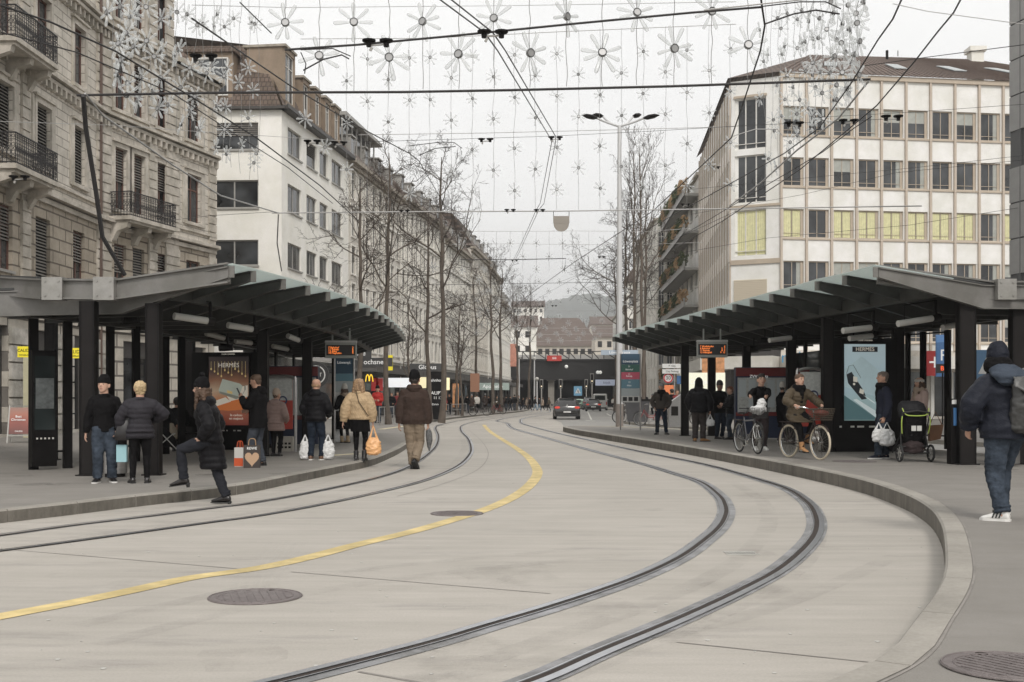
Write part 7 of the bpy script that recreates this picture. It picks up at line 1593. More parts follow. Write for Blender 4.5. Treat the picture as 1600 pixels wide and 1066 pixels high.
c_,s_ = math.cos(br2), math.sin(br2); o = MB(); o.ball((0,0,0),(.19,.15,.10),14,8); o.ball((.08,.02,.12),(.10,.08,.13),10,8); rr_ = thing('plastic_bag', 'crumpled white plastic bag stuffed into the basket of the pushed bicycle', 'bag', (g.x-.59*s_, g.y+.59*c_, ZR+.98)); remesh(o, 'sack', m_plw, rr_, .012, 1, .03, 12)

# ---- pushchair by the pink jacket
g = gp(1430,722,ZR); st = thing('pushchair', 'black pushchair with lime green trim, seen from behind', 'pushchair', (g.x,g.y,ZR), R(4)); m_lime = mat('lime_trim',(.42,.55,.10),.5)
for s in (-1,1):
    w = MB(); w.ring((s*.31,0,.17),(1,0,0),.15,.022,24,8); wo = w.build('wheel', rubberb, st, True); w = MB(); w.disc((s*.31,0,.17),(1,0,0),.03,.05,10)
    for k in range(8): t = 2*PI*k/8; w.bar((s*.31,0,.17),(s*.31,.145*math.cos(t),.17+.145*math.sin(t)),.012)
    w.build('hub', m_frameg, wo)
    f = MB(); f.tube([(s*.27,0,.17),(s*.25,.10,.50),(s*.27,-.05,.95)],.014,8); f.tube([(s*.25,.12,.5),(s*.14,.75,.15)],.014,8); f.build('side_frame', rubberb, st, True)
    f = MB(); f.tube(catmull([(s*.26,.0,.55),(s*.285,-.04,.78),(s*.25,-.02,.96)],4),.010,6); f.build('trim', m_lime, st, True)
f = MB(); f.tube([(-.27,-.05,.95),(0,-.09,.99),(.27,-.05,.95)],.018,8); f.build('push_bar', rubberb, st, True)
f = MB(); f.tube([(-.29,0,.17),(.29,0,.17)],.014,8); f.tube([(-.25,.03,.30),(.25,.03,.30)],.012,8); f.build('axle', rubberb, st, True)
f = MB(); f.ring((0,.78,.13),(1,0,0),.11,.02,20,8); f.build('front_wheel', rubberb, st, True)
f = MB(); f.loft([((0,.12,.36),(.18,0,0),(0,.07,0)),((0,.10,.50),(.21,0,0),(0,.08,0)),((0,.04,.80),(.235,0,0),(0,.07,0)),((0,.04,.90),(.24,0,0),(0,.10,0))]); remesh(f, 'seat_back', c_black, st, .014, 1, .005)
f = MB(); f.loft([((0,.10,.84),(.27,0,0),(0,.10,0)),((0,.14,1.0),(.285,0,0),(0,.20,0)),((0,.20,1.12),(.25,0,0),(0,.22,0)),((0,.24,1.18),(.16,0,0),(0,.14,0))]); remesh(f, 'canopy', cloth('canopy_black',(.02,.02,.022),.6), st, .014, 1, .004)
f = MB(); f.tube(catmull([(-.265,-.02,1.04),(-.22,-.05,.93),(-.12,-.06,.895),(.12,-.06,.895),(.22,-.05,.93),(.265,-.02,1.04)],4),.010,6); f.build('canopy_trim', m_lime, st, True)
f = MB(); f.box(-.09,.0,-.045,-.03,.60,.70); f.box(.02,.11,-.045,-.03,.60,.70); f.build('reflector_label', mat('label_grey',(.55,.55,.52),.5), st)
f = MB(); f.loft([((0,.10,.16),(.14,0,0),(0,.12,0)),((0,.10,.20),(.20,0,0),(0,.16,0)),((0,.10,.34),(.20,0,0),(0,.17,0)),((0,.10,.40),(.12,0,0),(0,.12,0))]); remesh(f, 'basket_load', cloth('load_dark',(.04,.03,.03),var=.5), st, .016, 1, .02)
r = thing('satchel', 'brown leather bag hanging at the right side of the pushchair', 'bag', (g.x+.38,g.y+.1,ZR+.52)); MB().add([(-.07,-.05,-.12),(.13,-.05,-.08),(.19,-.05,.20),(-.09,-.05,.18),(-.07,.07,-.12),(.13,.07,-.08),(.19,.07,.20),(-.09,.07,.18)],[(3,2,1,0),(4,5,6,7),(0,1,5,4),(1,2,6,5),(2,3,7,6),(3,0,4,7)]).build('sack', leatherb, r); MB().tube([(-.07,0,.18),(.05,0,.45),(.17,0,.2)],.01,6).build('strap', leatherb, r)

# ---- bench with seated people and a pushchair, left
bx = at(262,690,28); bn = thing('bench', 'dark bench under the left shelter where people sit', 'bench', (bx.x,28,ZL), R(6))
MB().box(-.9,.9,-.2,.22,.42,.46).build('seat', m_dark, bn)
for s in (-1,1): mb = MB(); mb.box(s*.7-.03,s*.7+.03,-.15,.18,0,.42); mb.build('leg', m_dark, bn)
MB().box(-.9,.9,.2,.23,.60,.85).build('backrest', m_dark, bn)
person('seated man in black coat and beige trousers with crossed legs on the left bench', (at(256,690,27.6).x,27.75,ZL), R(-125), 1.76, hip=(0,-.02), hipz=.295, lean=-8, feet=((-.03,.30,.0),(.10,.36,.12)), knees=((-.1,.5,1),(.1,.5,1)), hands=((-.04,.18,.36),(.08,.2,.37)), elbows=((-.6,-.6,-.4),(.6,-.6,-.4)), top=('jacket',c_black,{'hem':.0,'bulk':.016}), legs=('loose',mat('beige_chino',(.33,.28,.21),.85,var=.12)), shoes=('shoe',leather,rubberb), hair=('short',h_dark), vox=.014)
person('person in black sitting with back turned beside the man in beige trousers', (at(277,690,28).x,28.0,ZL), R(15), 1.7, hip=(0,-.02), hipz=.295, lean=4, feet=((-.05,.25,.0),(.05,.25,0)), knees=((-.1,.5,1),(.1,.5,1)), hands=((-.06,.2,.40),(.06,.2,.40)), elbows=((-.6,-.6,-.4),(.6,-.6,-.4)), top=('jacket',c_black,{'hem':.0,'bulk':.02}), legs=('loose',c_black), shoes=('shoe',leather,rubberb), hair=('short',h_dark), vox=.016)
g = gp(258,712,ZL); st2 = thing('pushchair', 'dark pushchair with white tubular legs in front of the left bench', 'pushchair', (g.x,g.y,ZL), R(-80)); mb = MB()
for s in (-1,1): mb.tube([(s*.2,.35,.06),(s*.2,-.25,.72)],.012,6); mb.tube([(s*.2,-.3,.06),(s*.2,.2,.5)],.012,6)
mb.build('frame', m_lampw, st2, True)
for s in (-1,1):
    for y in (-.3,.35): mb = MB(); mb.ring((s*.2,y,.08),(1,0,0),.06,.02,14,6); mb.build('wheel', rubberb, st2, True)
mb = MB(); mb.loft([((0,.1,.2),(.17,0,0),(0,.18,0)),((0,0,.4),(.19,0,0),(0,.22,0)),((0,-.1,.62),(.19,0,0),(0,.12,0))]); mb.build('seat', c_black, st2, True)

# ---- the far crowd: a few low detail figures, copied
random.seed(31); protos = []
walkA = dict(feet=((-.03,.14,.0),(.03,-.13,.02)), toes=((0,0),(0,-25)), hands=((-.12,-.07,.48),(.12,.12,.50))); walkB = dict(feet=((-.03,-.12,.02),(.03,.13,.0)), toes=((0,-25),(0,0)), hands=((-.12,.13,.5),(.12,-.06,.48))); stand = dict(feet=((-.05,0,0),(.05,.02,0)), hands=((-.1,.12,.56),(.12,.02,.48)))
def far(label_words, pose, top, legs, hat, hair):
    pr,_ = person(label_words, (0,0,-50), 0, 1.74, top=top, legs=legs, shoes=('shoe',leather,rubberb), hat=hat, hair=hair, vox=.026, fine=False, **pose); TREE[pr.name] = kids(pr)
    for q in TREE[pr.name]: TREE[q.name] = []
    protos.append((pr,label_words)); return pr
far('walking in a black coat and dark trousers', walkA, ('coat',c_black,{'hem':.08,'bulk':.02}), ('jean',c_jeand), None, ('short',h_dark))
far('walking in a black jacket and blue jeans', walkB, ('jacket',c_black2,{'hem':.03,'bulk':.02}), ('jean',mat('light_denim',(.20,.27,.34),.85)), ('beanie',c_black), ('short',h_dark))
far('walking in a beige coat', walkA, ('coat',c_cream,{'hem':.14,'bulk':.02}), ('slim',c_black), None, ('bob',h_brown))
far('walking in an olive jacket', walkB, ('jacket',c_olive,{'hem':.04,'bulk':.022}), ('slim',c_black), None, ('short',h_brown))
far('standing in a dark jacket', stand, ('jacket',c_black,{'hem':.04,'bulk':.022}), ('jean',c_slate), None, ('short',h_dark))
far('standing in a white jacket and black trousers', stand, ('jacket',c_white,{'hem':.04,'bulk':.022}), ('slim',c_black), None, ('short',h_dark))
far('standing in a brown coat', stand, ('coat',c_brown,{'hem':.15,'bulk':.02}), ('slim',c_black), ('beanie',c_grey), ('short',h_dark))
far('standing in a dark red jacket', stand, ('jacket',cloth('dull_red',(.20,.04,.04)),{'hem':.04,'bulk':.02}), ('jean',c_jeand), None, ('short',h_brown))
crowd = [ # proto, px, py(feet), heading deg, where
 (0,817,641.5,-90,'on the crossing, leftmost of the walkers'),(3,858,641.5,80,'on the crossing, rightmost of the walkers'),(0,828,641.5,90,'on the crossing behind the one with jeans'),(1,836,641.6,-95,'in the middle of the crossing'),(2,823,641,-85,'on the crossing between two dark walkers'),(2,848,641.2,85,'on the crossing beside the walker in olive'),(1,843,641.3,90,'on the crossing, second from the right'),
 (5,745,645,10,'by the barriers of the left pavement'),(4,730,646,-20,'just left of the one in white'),(4,770,643,30,'beside the parked pram on the left'),(6,785,642.5,150,'near the far left shops'),(0,797,642,-60,'at the kerb near the leaning tree'),(4,713,648,90,'at the dark info panel'),(4,702,648.5,180,'beside the orange lit shop door'),(7,693,650,200,'behind the barrier beside the dark info panel'),
 (6,758,643.5,0,'between the slender trees'),(4,764,643,90,'sitting height beside the pram'),(3,776,642.5,-90,'walking along the far left shops'),(4,804,641.8,20,'next to the leaning tree'),(0,810,641.5,-100,'stepping toward the crossing from the left'),(4,721,647,45,'right of the info panel'),(6,737,645.5,200,'behind the barriers, in brown'),(4,791,642,10,'under the balcony building'),
 (7,621,652,190,'behind the barrier by the second tree'),(4,628,652,10,'behind the barrier left of the brown jacket'),(6,640,651,30,'behind the barrier, close to the brown jacket'),(4,612,653,170,'left of the second tree'),
 (4,1007,652,0,'right of the pole beside the waste container'),(6,1068-60,646,40,'on the far right pavement'),(4,990,642,0,'far right of the bridge opening'),(5,958,638,180,'in the underpass at the right'),(4,963,638.5,10,'next to the white one in the underpass'),(4,975,640,90,'on the far pavement left of the pole'),(6,982,641,180,'on the far pavement behind the pole'),(1,895,637.5,90,'before the bridge, behind the black car'),(3,875,637.5,-90,'before the bridge, left of the black car'),
 (4,1050,664,20,'beyond the capped man, in the distance'),(7,1057,664,-150,'beyond the capped man, in dark red'),(6,1020,648,90,'beside the parked bicycles')]
used = set()
for i,px,py,hd,where in crowd:
    src,words = protos[i]; p = gp(px,py,ZL if px < 815 or px > 970 else 0.0)
    if i not in used: o = src; used.add(i)
    else: o = copy_tree(src)
    o.location = p; o.rotation_euler = (0,0,R(hd)); o['label'] = 'distant person '+words.split(' and ')[0]+', '+where; o['group'] = 'people in the distance'
    if len(o['label'].split()) > 16: o['label'] = ' '.join(('distant person '+words.split(' and ')[0]+', '+where).split()[:16])
    s = random.uniform(.94,1.04); o.scale = (s,s,s)
# ---------------------------------------------------------------- cars
m_carglass = glass('car_glass', (.02,.025,.025), .04); m_tail = mat('tail_light', (.55,.05,.03), .3, emit=.35); m_plate = mat('number_plate', (.6,.6,.58), .5)
def car(label, loc, rz, paint, W=1.8, H=1.46, L=4.2, van=False, lights=True, dark_roof=None):
    """rear towards -y"""
    r = thing('parked_car' if False else 'car', label, 'car', loc, rz); w = W/2
    def sect(y, zb, zs, ws, zr, wr):  # half outline: sill, belt, roof
        return [(-ws*.93,y,zb),(-ws,y,zb+.25),(-ws*.985,y,zs),(-wr,y,zr-.06),(-wr*.85,y,zr),(wr*.85,y,zr),(wr,y,zr-.06),(ws*.985,y,zs),(ws,y,zb+.25),(ws*.93,y,zb)]
    b = H*.62; S = ([(-L/2,.34,b-.12,w*.93,b-.10,w*.78),(-L/2+.06,.22,b,w*.97,b+.02,w*.80),(-L/2+.22,.20,b+.04,w,H*.80,w*.74),(-L/2+.55,.20,b+.04,w,H-.03,w*.70),(-.2,.20,b+.02,w,H,w*.70),(L*.08,.20,b,w,H-.06,w*.70),(L*.24,.20,b-.02,w,b+.02,w*.80),(L/2-.25,.20,b-.14,w*.97,b-.11,w*.78),(L/2,.30,b-.30,w*.86,b-.28,w*.70)] if not van else
         [(-L/2,.30,H*.5,w*.97,H-.10,w*.86),(-L/2+.08,.20,H*.5,w,H,w*.88),(L*.2,.20,H*.5,w,H,w*.88),(L*.33,.20,H*.5,w,H*.62,w*.85),(L/2,.25,H*.42,w*.9,H*.46,w*.8)])
    vs, fs = [], []
    for s_ in S: vs += sect(*s_)
    n = 10
    for i in range(len(S)-1):
        for k in range(n): fs.append((i*n+k,i*n+(k+1)%n,(i+1)*n+(k+1)%n,(i+1)*n+k))
    fs += [tuple(range(n))[::-1], tuple((len(S)-1)*n+k for k in range(n))]
    m = MB(); m.add(vs, fs); bo_ = m.build('body', paint, r, True)
    m = MB(); yb = -L/2
    if not van: m.extr([(-w*.66,yb+.20,b+.06),(w*.66,yb+.20,b+.06),(w*.60,yb+.50,H-.10),(-w*.60,yb+.50,H-.10)],(0,-.035,.01))
    else: m.box(-w*.70,w*.70,yb-.01,yb+.04,H*.62,H*.90)
    m.build('rear_window', m_carglass, r)
    for s_ in (-1,1):
        m = MB()
        if not van: m.extr([(s_*w*.985,-.95,b+.08),(s_*w*.985,.75,b+.06),(s_*w*.76,.35,H-.13),(s_*w*.76,-.85,H-.13)],(s_*.02,0,.0))
        else: m.box(s_*w-.01,s_*w+.01,.3,L*.3,H*.5,H*.8)
        m.build('side_window', m_carglass, r)
        for y in (-L*.31,L*.31):
            m = MB(); m.disc((s_*(w-.10),y,.32),(1,0,0),.32,.22,22); wo = m.build('wheel', rubberb, r); m = MB(); m.disc((s_*(w+.012),y,.32),(1,0,0),.20,.02,14); m.build('rim', m_frameg, wo)
        m = MB(); m.loft([((s_*w*.74,yb+.035,b-.10),(w*.22,0,0),(0,0,.09)),((s_*w*.76,yb-.025,b-.10),(w*.20,0,0),(0,0,.075))]) if not van else m.box(s_*w*.85-.08,s_*w*.85+.08,yb-.02,yb+.02,.7,1.1)
        m.build('tail_light', m_tail if lights else mat('tail_light_off',(.28,.03,.02),.3), r)
        m = MB(); m.ball((s_*(w+.10),.62,b+.08),(.10,.06,.07),8,6); m.build('door_mirror', paint, r, True)
    m = MB(); m.box(-.26,.26,yb-.035,yb-.015,.47 if not van else .5,.58); m.build('number_plate', m_plate, r); m = MB(); m.box(-w*.86,w*.86,yb-.03,yb+.12,.22,.40); m.build('bumper', rubberb, r)
    if not van: m = MB(); m.box(-.55,.55,yb+.44,yb+.56,H-.045,H-.01); m.build('roof_spoiler', paint, r)
    return r
p_black = mat('black_car_paint', (.018,.016,.015), .22, .3, coat=1); p_grey = mat('grey_car_paint', (.10,.10,.105), .25, .5, coat=1); p_red = mat('dark_red_car_paint', (.12,.02,.018), .25, .3, coat=1); p_white = mat('white_van_paint', (.42,.42,.40), .3, coat=1); p_green = mat('green_white_taxi', (.30,.42,.33), .3, coat=1)
g = gp(887,655.5,.008); c = car('black hatchback seen from behind with glowing tail lights, nearest car in the lane', (g.x,g.y+2,.008), R(-1), p_black, 1.85, 1.50)
m = MB(); m.disc((0,-2.10,.98),(0,1,0),.06,.02,16); m.build('badge', m_chrome2, c); m = MB(); m.bar((-.5,-1.6,1.505),(.5,-1.6,1.505),.03)
for px,py,l,pt_,Wd_,Hh_,van in [(929,643,'dark hatchback ahead in the lane, directly left of the white van',p_black,1.8,1.45,False),(922,640.5,'grey car partly hidden behind the dark hatchback',p_grey,1.75,1.75,False),(905,640.2,'green and white taxi turning in front of the bridge',p_green,1.8,1.45,False),(939,641.5,'pale delivery van at the right of the waiting cars',p_white,1.9,2.1,True),(917,639,'dark red car behind the grey one',p_red,1.75,1.5,False)]:
    g = gp(px,py,.008); car(l, (g.x,g.y+2.2,.008), R(-3 if px != 905 else 55), pt_, Wd_, Hh_, van=van, lights=px in (929,917))
# ---------------------------------------------------------------- stop furniture
def post_sign(label, px, py, z, top, w, cols, txt=None, name='timetable_sign', legs=True, wpost=.05, cat='sign'):
    g = gp(px,py,z); H_ = HC-z-(top-YH)*g.y/F; r = thing(name, label, cat, (g.x,g.y,z), 0)
    if legs:
        for s_ in (-1,1): m = MB(); m.tube([(s_*w/2,0,0),(s_*w/2,0,H_)],.03,8); m.build('leg', m_chrome, r, True)
    z1 = H_
    for (hh_,c_) in cols: m = MB(); m.box(-w/2+.03,w/2-.03,-.03,.03,z1-hh_,z1-.004); m.build('panel', c_, r); z1 -= hh_
    return r, H_
c_navyp = mat('stop_navy',(.045,.09,.14),.5); c_grn = mat('stop_green',(.06,.16,.13),.5); c_pinkp = mat('stop_pink',(.62,.12,.18),.5); c_blu = mat('stop_blue',(.14,.27,.34),.5); c_pale = mat('stop_pale',(.42,.46,.47),.5); c_wht = mat('sign_white',(.62,.62,.60),.5)
r,H_ = post_sign('tall stop sign with navy, green, pink and blue bands beside the street light', 985,672,ZR,553,.78,[(.42,c_navyp),(.30,c_grn),(.28,c_pinkp),(.36,c_blu),(.30,c_pale),(.25,c_wht)],)
text('lettering','Löwenplatz',.13,m_wl,r,(0,-.034,H_-.30)); 
for zz,t in ((.50,'31'),(.62,'Bahnhof'),(.80,'11'),(.88,'Rehalp'),(1.12,'13'),(1.25,'Albis')): text('lettering',t,.09,m_wl,r,(-.05,-.034,H_-zz))
for k in (-1,0,1): m = MB(); m.box(k*.22-.08,k*.22+.08,-.036,-.03,H_-1.86,H_-1.70); m.build('pictogram', m_blk, r)
r = sign('street_name_sign', 'long pale blue street name board just left of the striped stop sign', at(968,551,51.3), 1.65, .22, mat('pale_blue_board',(.40,.47,.55),.5), 'Löwenstrasse', m_wl, .17); r2_ = None
m = MB(); m.bar((-.1,0,0),(.1,.0,0),.05); 
r,H_ = post_sign('stop sign with teal and pale timetable panels behind the left departure board', 538,692,ZL,556,.56,[(.52,c_navyp),(.22,c_blu),(.32,c_pale),(.55,c_wht)]); text('lettering','Löwenpl.',.11,m_wl,r,(0,-.034,H_-.2))
# speed sign, direction boards
g = gp(1063,664,.13); r = thing('traffic_sign', 'red ringed speed limit 30 sign on a grey post right of the capped man', 'traffic sign', (g.x-.6,g.y,.13)); H_ = (664-580)/F*g.y
m = MB(); m.tube([(.3,0,0),(.3,0,H_+.9)],.035,8); m.build('post', m_chrome, r, True); zc = (664-591)/F*g.y
m = MB(); m.disc((-.02,-.05,zc),(0,1,0),.26,.03,30); m.build('plate', c_wht, r); m = MB(); m.ring((-.02,-.07,zc),(0,1,0),.215,.035,30,6); m.build('red_ring', mat('sign_red',(.45,.02,.03),.5), r); text('lettering','30',.26,m_blk,r,(-.02,-.075,zc))
m = MB(); m.box(.42,.70,-.05,-.02,zc-.30,zc+.12); m.build('blue_plate', mat('sign_blue',(.04,.12,.27),.5), r)
for k,(py,t) in enumerate([(572,'P  City'),(580.5,'City Parking')]):
    sign('direction_sign', ['upper white direction board with green symbol over the speed limit sign','lower white direction board reading City Parking over the speed limit sign'][k], at(1050,py,g.y-.1), .98, .22, c_wht, t, m_blk, .13)
sign('orange_sign', 'small orange works sign behind the capped man', at(1046,609,70), .62, .55, mat('sign_orange',(.75,.22,.08),.6))
# map boards
m_mapp = mat('map_print', (.40,.41,.39), .5, var=.28, vscale=14); m_mapr = mat('map_red', (.15,.016,.015), .45); m_navyb = mat('navy_box', (.012,.022,.055), .5)
def mapboard(label, px, py, z, w, top, rz=0):
    g = gp(px,py,z); H_ = HC-z-(top-YH)*g.y/F; r = thing('network_map_board', label, 'map board', (g.x,g.y,z), rz)
    MB().box(-w/2,w/2,0,.28,.10,H_).build('cabinet', m_navyb, r); MB().box(-w/2+.05,w/2-.05,-.02,-.004,H_*.40,H_*.86).build('map_sheet', m_mapp, r); MB().box(-w/2,w/2,-.03,0,H_*.88,H_-.02).build('header', m_mapr, r); MB().box(-w/2,w/2,-.03,0,H_*.345,H_*.395).build('red_band', m_mapr, r)
    for k in range(7): MB().box(-w/2+.09+k*(w-.2)/7,-w/2+.09+(k+.75)*(w-.2)/7,-.026,-.019,H_*(.46 if k%2 else .60),H_*.83).build('timetable', c_pale, r)
    for s_ in (-1,1): m = MB(); m.box(s_*w*.35-.04,s_*w*.35+.04,.05,.2,0,.12); m.build('foot', m_dark, r)
    return r
mapboard('blue network map cabinet with red header beside the woman in the taupe coat', 452,700,ZL,1.50,572)
r = mapboard('blue ticket and map cabinet with red header behind the man pushing his bicycle', 1207,690,ZR,2.1,574); text('lettering','ZVV  Netz',.12,m_wl,r,(-.4,-.036,1.86))
def hoop(label, px, py, z, w, top):
    g = gp(px,py,z); H_ = HC-z-(top-YH)*g.y/F; r = thing('info_hoop', label, 'information board', (g.x,g.y,z)); m = MB(); m.tube(catmull([(-w/2,0,0),(-w/2,0,H_-.2),(-w/2+.05,0,H_-.05),(-w/2+.2,0,H_),(w/2-.2,0,H_),(w/2-.05,0,H_-.05),(w/2,0,H_-.2),(w/2,0,0)],4),.035,8); m.build('frame', m_chrome, r, True)
    MB().box(-w/2+.07,w/2-.07,-.01,.03,H_*.30,H_-.08).build('poster', mat('hoop_red',(.36,.035,.02),.5,var=.25,vscale=4), r); MB().box(-w/2+.07,w/2-.07,-.02,-.011,H_*.68,H_-.08).build('map_sheet', m_mapp, r)
    m = MB(); m.ring((w*.12,-.025,H_*.68),(0,1,0),.09,.02,18,5); m.build('logo', mat('logo_navy',(.03,.04,.10),.5), r); return r
hoop('steel hoop frame with a red and grey poster behind the cyclist in olive', 1266,705,ZR,.62,576); hoop('steel hoop frame with a red poster between the phone man and the bald man', 436,706,ZL,.80,588)
# bins, ticket post, crate, barriers
g = gp(180,745,ZL); r = thing('waste_bin', 'steel waste bin with a slanted black top between the couple at left', 'waste bin', (g.x,g.y,ZL)); m = MB(); m.tube([(0,0,.06),(0,0,.42)],.19,24); m.build('drum', m_chrome, r, True)
m = MB(); m.tube([(0,0,.0),(0,0,.06)],.16,20); m.build('plinth', m_mid, r, True); m = MB(); m.add([(.185*math.cos(t),.185*math.sin(t),.42) for t in [2*PI*k/20 for k in range(20)]]+[(.185*math.cos(t),.185*math.sin(t),.72-.10*math.cos(t)) for t in [2*PI*k/20 for k in range(20)]],[tuple(range(20,40))]+[(k,(k+1)%20,20+(k+1)%20,20+k) for k in range(20)]); m.build('hood', m_dark, r)
g = gp(1080,664,.13); r = thing('waste_bin', 'large steel bin with a slanted lid beyond the first right column', 'waste bin', (at(1056,664,50).x,50,ZR)); m = MB(); m.extr([(-.28,0,0),(.28,0,0),(.28,0,1.45),(-.28,0,1.05)],(0,.5,0)); m.build('drum', m_chrome, r); MB().box(-.2,.1,-.02,0,.5,.9).build('flap', m_mid, r)
r = thing('ticket_validator', 'dark validator post with a blue and yellow strip beside the thick right column', 'ticket machine', (8.27,21.5,ZR)); MB().box(-.11,.11,-.1,.12,0,1.22).build('case', m_dark, r); MB().box(-.07,-.01,-.11,-.10,.72,1.05).build('blue_label', mat('label_blue',(.05,.16,.36),.5), r); MB().box(.06,.09,-.11,-.10,.62,1.12).build('yellow_strip', m_sig_y, r); MB().box(-.1,.1,-.11,-.10,1.12,1.2).build('screen', c_wht, r)
r = thing('waste_bin', 'steel waste bin right of the thick right column behind the hooded man', 'waste bin', (9.0,20.9,ZR)); m = MB(); m.tube([(0,0,.05),(0,0,.62)],.2,20); m.build('drum', m_chrome, r, True); m = MB(); m.tube([(0,0,.62),(0,0,.95)],.2,20); m.build('hood', m_lampw, r, True)
g = gp(444,705,ZL); r = thing('concrete_block', 'small pale concrete foot block under the steel hoop on the left platform', 'block', (g.x+.05,g.y-.1,ZL)); MB().box(-.22,.2,-.15,.15,0,.36).build('block', mat('block_concrete',(.42,.39,.34),.9,var=.15), r)
for k in range(8): MB().box(-.17+k%4*.09,-.11+k%4*.09,-.155,-.15,.08+.09*(k//4),.13+.09*(k//4)).build('hole', m_dark, r)
def barrier(label, a, b, z, n=3):
    a, b = V(a[0],a[1],0), V(b[0],b[1],0); r = thing('barrier', label, 'barrier', (a.x,a.y,z), 0, 'low steel barriers by the kerbs'); d = b-a
    m = MB(); m.tube([(0,0,.88),d+V(0,0,.88)],.03,6); m.build('top_rail', m_chrome, r, True)
    for k in range(n+1): m = MB(); q = d*(k/n); m.tube([q,q+V(0,0,.88)],.025,6); m.build('post', m_chrome, r, True)
    m = MB(); m.tube([(0,0,.45),d+V(0,0,.45)],.015,5); m.build('mid_rail', m_chrome, r, True)
pB = [(-6.9,49),(-6.45,56),(-6.2,62),(-6.0,69),(-5.4,78),(-4.6,88),(-3.6,98)]
for k,l in enumerate(['nearest low barrier right of the red jacketed person','low barrier behind the walking man','low barrier left of the dark info panel','low barrier right of the dark info panel','low barrier among the slender trees','farthest low barrier before the crossing']):
    a,b = pB[k],pB[k+1]; barrier(l, a, (a[0]+(b[0]-a[0])*.8,a[1]+(b[1]-a[1])*.8), ZL, 3)
barrier('low steel bicycle rail right of the street light', (at(998,655,60).x,60), (at(1030,655,60).x,60), .13, 2); barrier('low steel bicycle rail beyond the capped man', (at(1040,655,58).x,58), (at(1062,655,58).x,58), .13, 2)
r = thing('info_pillar', 'tall dark info panel with white writing near the barriers on the left', 'information board', (at(680,650,72).x,72,ZL), R(6)); MB().box(-.55,.55,0,.25,0,3.0).build('case', m_dark, r)
for zz,t,sz in ((2.45,'Bahnhof',.26),(1.65,'HAUPT',.30),(1.35,'31 11 13',.24),(.95,'Zürich',.16)): text('lettering',t,sz,m_wl,r,(0,-.006,zz))
r = thing('waste_container', 'dark wheeled waste container beyond the street light', 'container', (at(996,655,58).x,58,.13)); MB().add([(-.5,0,.15),(.5,0,.15),(.5,.7,.15),(-.5,.7,.15),(-.62,-.05,1.2),(.62,-.05,1.2),(.62,.8,1.2),(-.62,.8,1.2)],[(3,2,1,0),(4,5,6,7),(0,1,5,4),(1,2,6,5),(2,3,7,6),(3,0,4,7)]).build('tub', p_grey, r); MB().box(-.65,.65,-.08,.83,1.2,1.3).build('lid', m_dark, r)
for s_ in (-1,1): m = MB(); m.disc((s_*.4,.1,.08),(1,0,0),.08,.05,12); m.build('wheel', rubberb, r)
mr_ = mat('red_bike_frame',(.25,.03,.03),.4)
for px,Z,rz,l,fr_ in [(1018,56,80,'red framed parked bicycle behind the capped man',mr_),(982,62,95,'parked bicycle left of the waste container',m_bkf),(990,66,70,'second parked bicycle near the waste container',m_bkf),(750,88,80,'parked bicycle at the left kerb near the white jacketed person',m_bkf),(777,97,60,'parked bicycle below the leaning tree on the left',mr_),(1071,57,70,'parked bicycle seen left of the first right column',m_bkf)]:
    g = at(px,650,Z); bicycle(l, (g.x,Z,ZL if px < 900 else .13), R(rz), rubberb, fr_, True, None)
# shop signs in the left row and above the stop
m_red = mat('sign_red_lit',(.30,.02,.02),.5,emit=.15); m_ylw = mat('yellow_arches',(.95,.62,.04),.5,emit=.6)
sign('shop_sign', 'white lettering of a hotel seen between the left columns', at(500,553,62), 1.9, .8, mat('grey_fascia',(.30,.29,.28),.6), 'URBAN', mat('white_letters_lit',(.75,.75,.75),.5,emit=.3), .7)
r = thing('shop_sign', 'round black sign with a white ring above the bald man', 'sign', at(494,586,55)); MB().disc((0,0,0),(0,1,0),.62,.08,24).build('disc', m_blk, r); m = MB(); m.ring((0,-.05,0),(0,1,0),.42,.03,24,5); m.build('ring', c_wht, r); text('lettering','PRET',.26,c_wht,r,(0,-.06,0))
r = thing('shop_sign', 'yellow double arch sign on the dark shop canopy at left', 'sign', at(577,591,66))
for s_ in (-1,1): m = MB(); m.tube(catmull([(s_*.01,0,-.17),(s_*.03,0,.08),(s_*.10,0,.2),(s_*.17,0,.08),(s_*.21,0,-.2)],5),.028,8); m.build('arch', m_ylw, r, True)
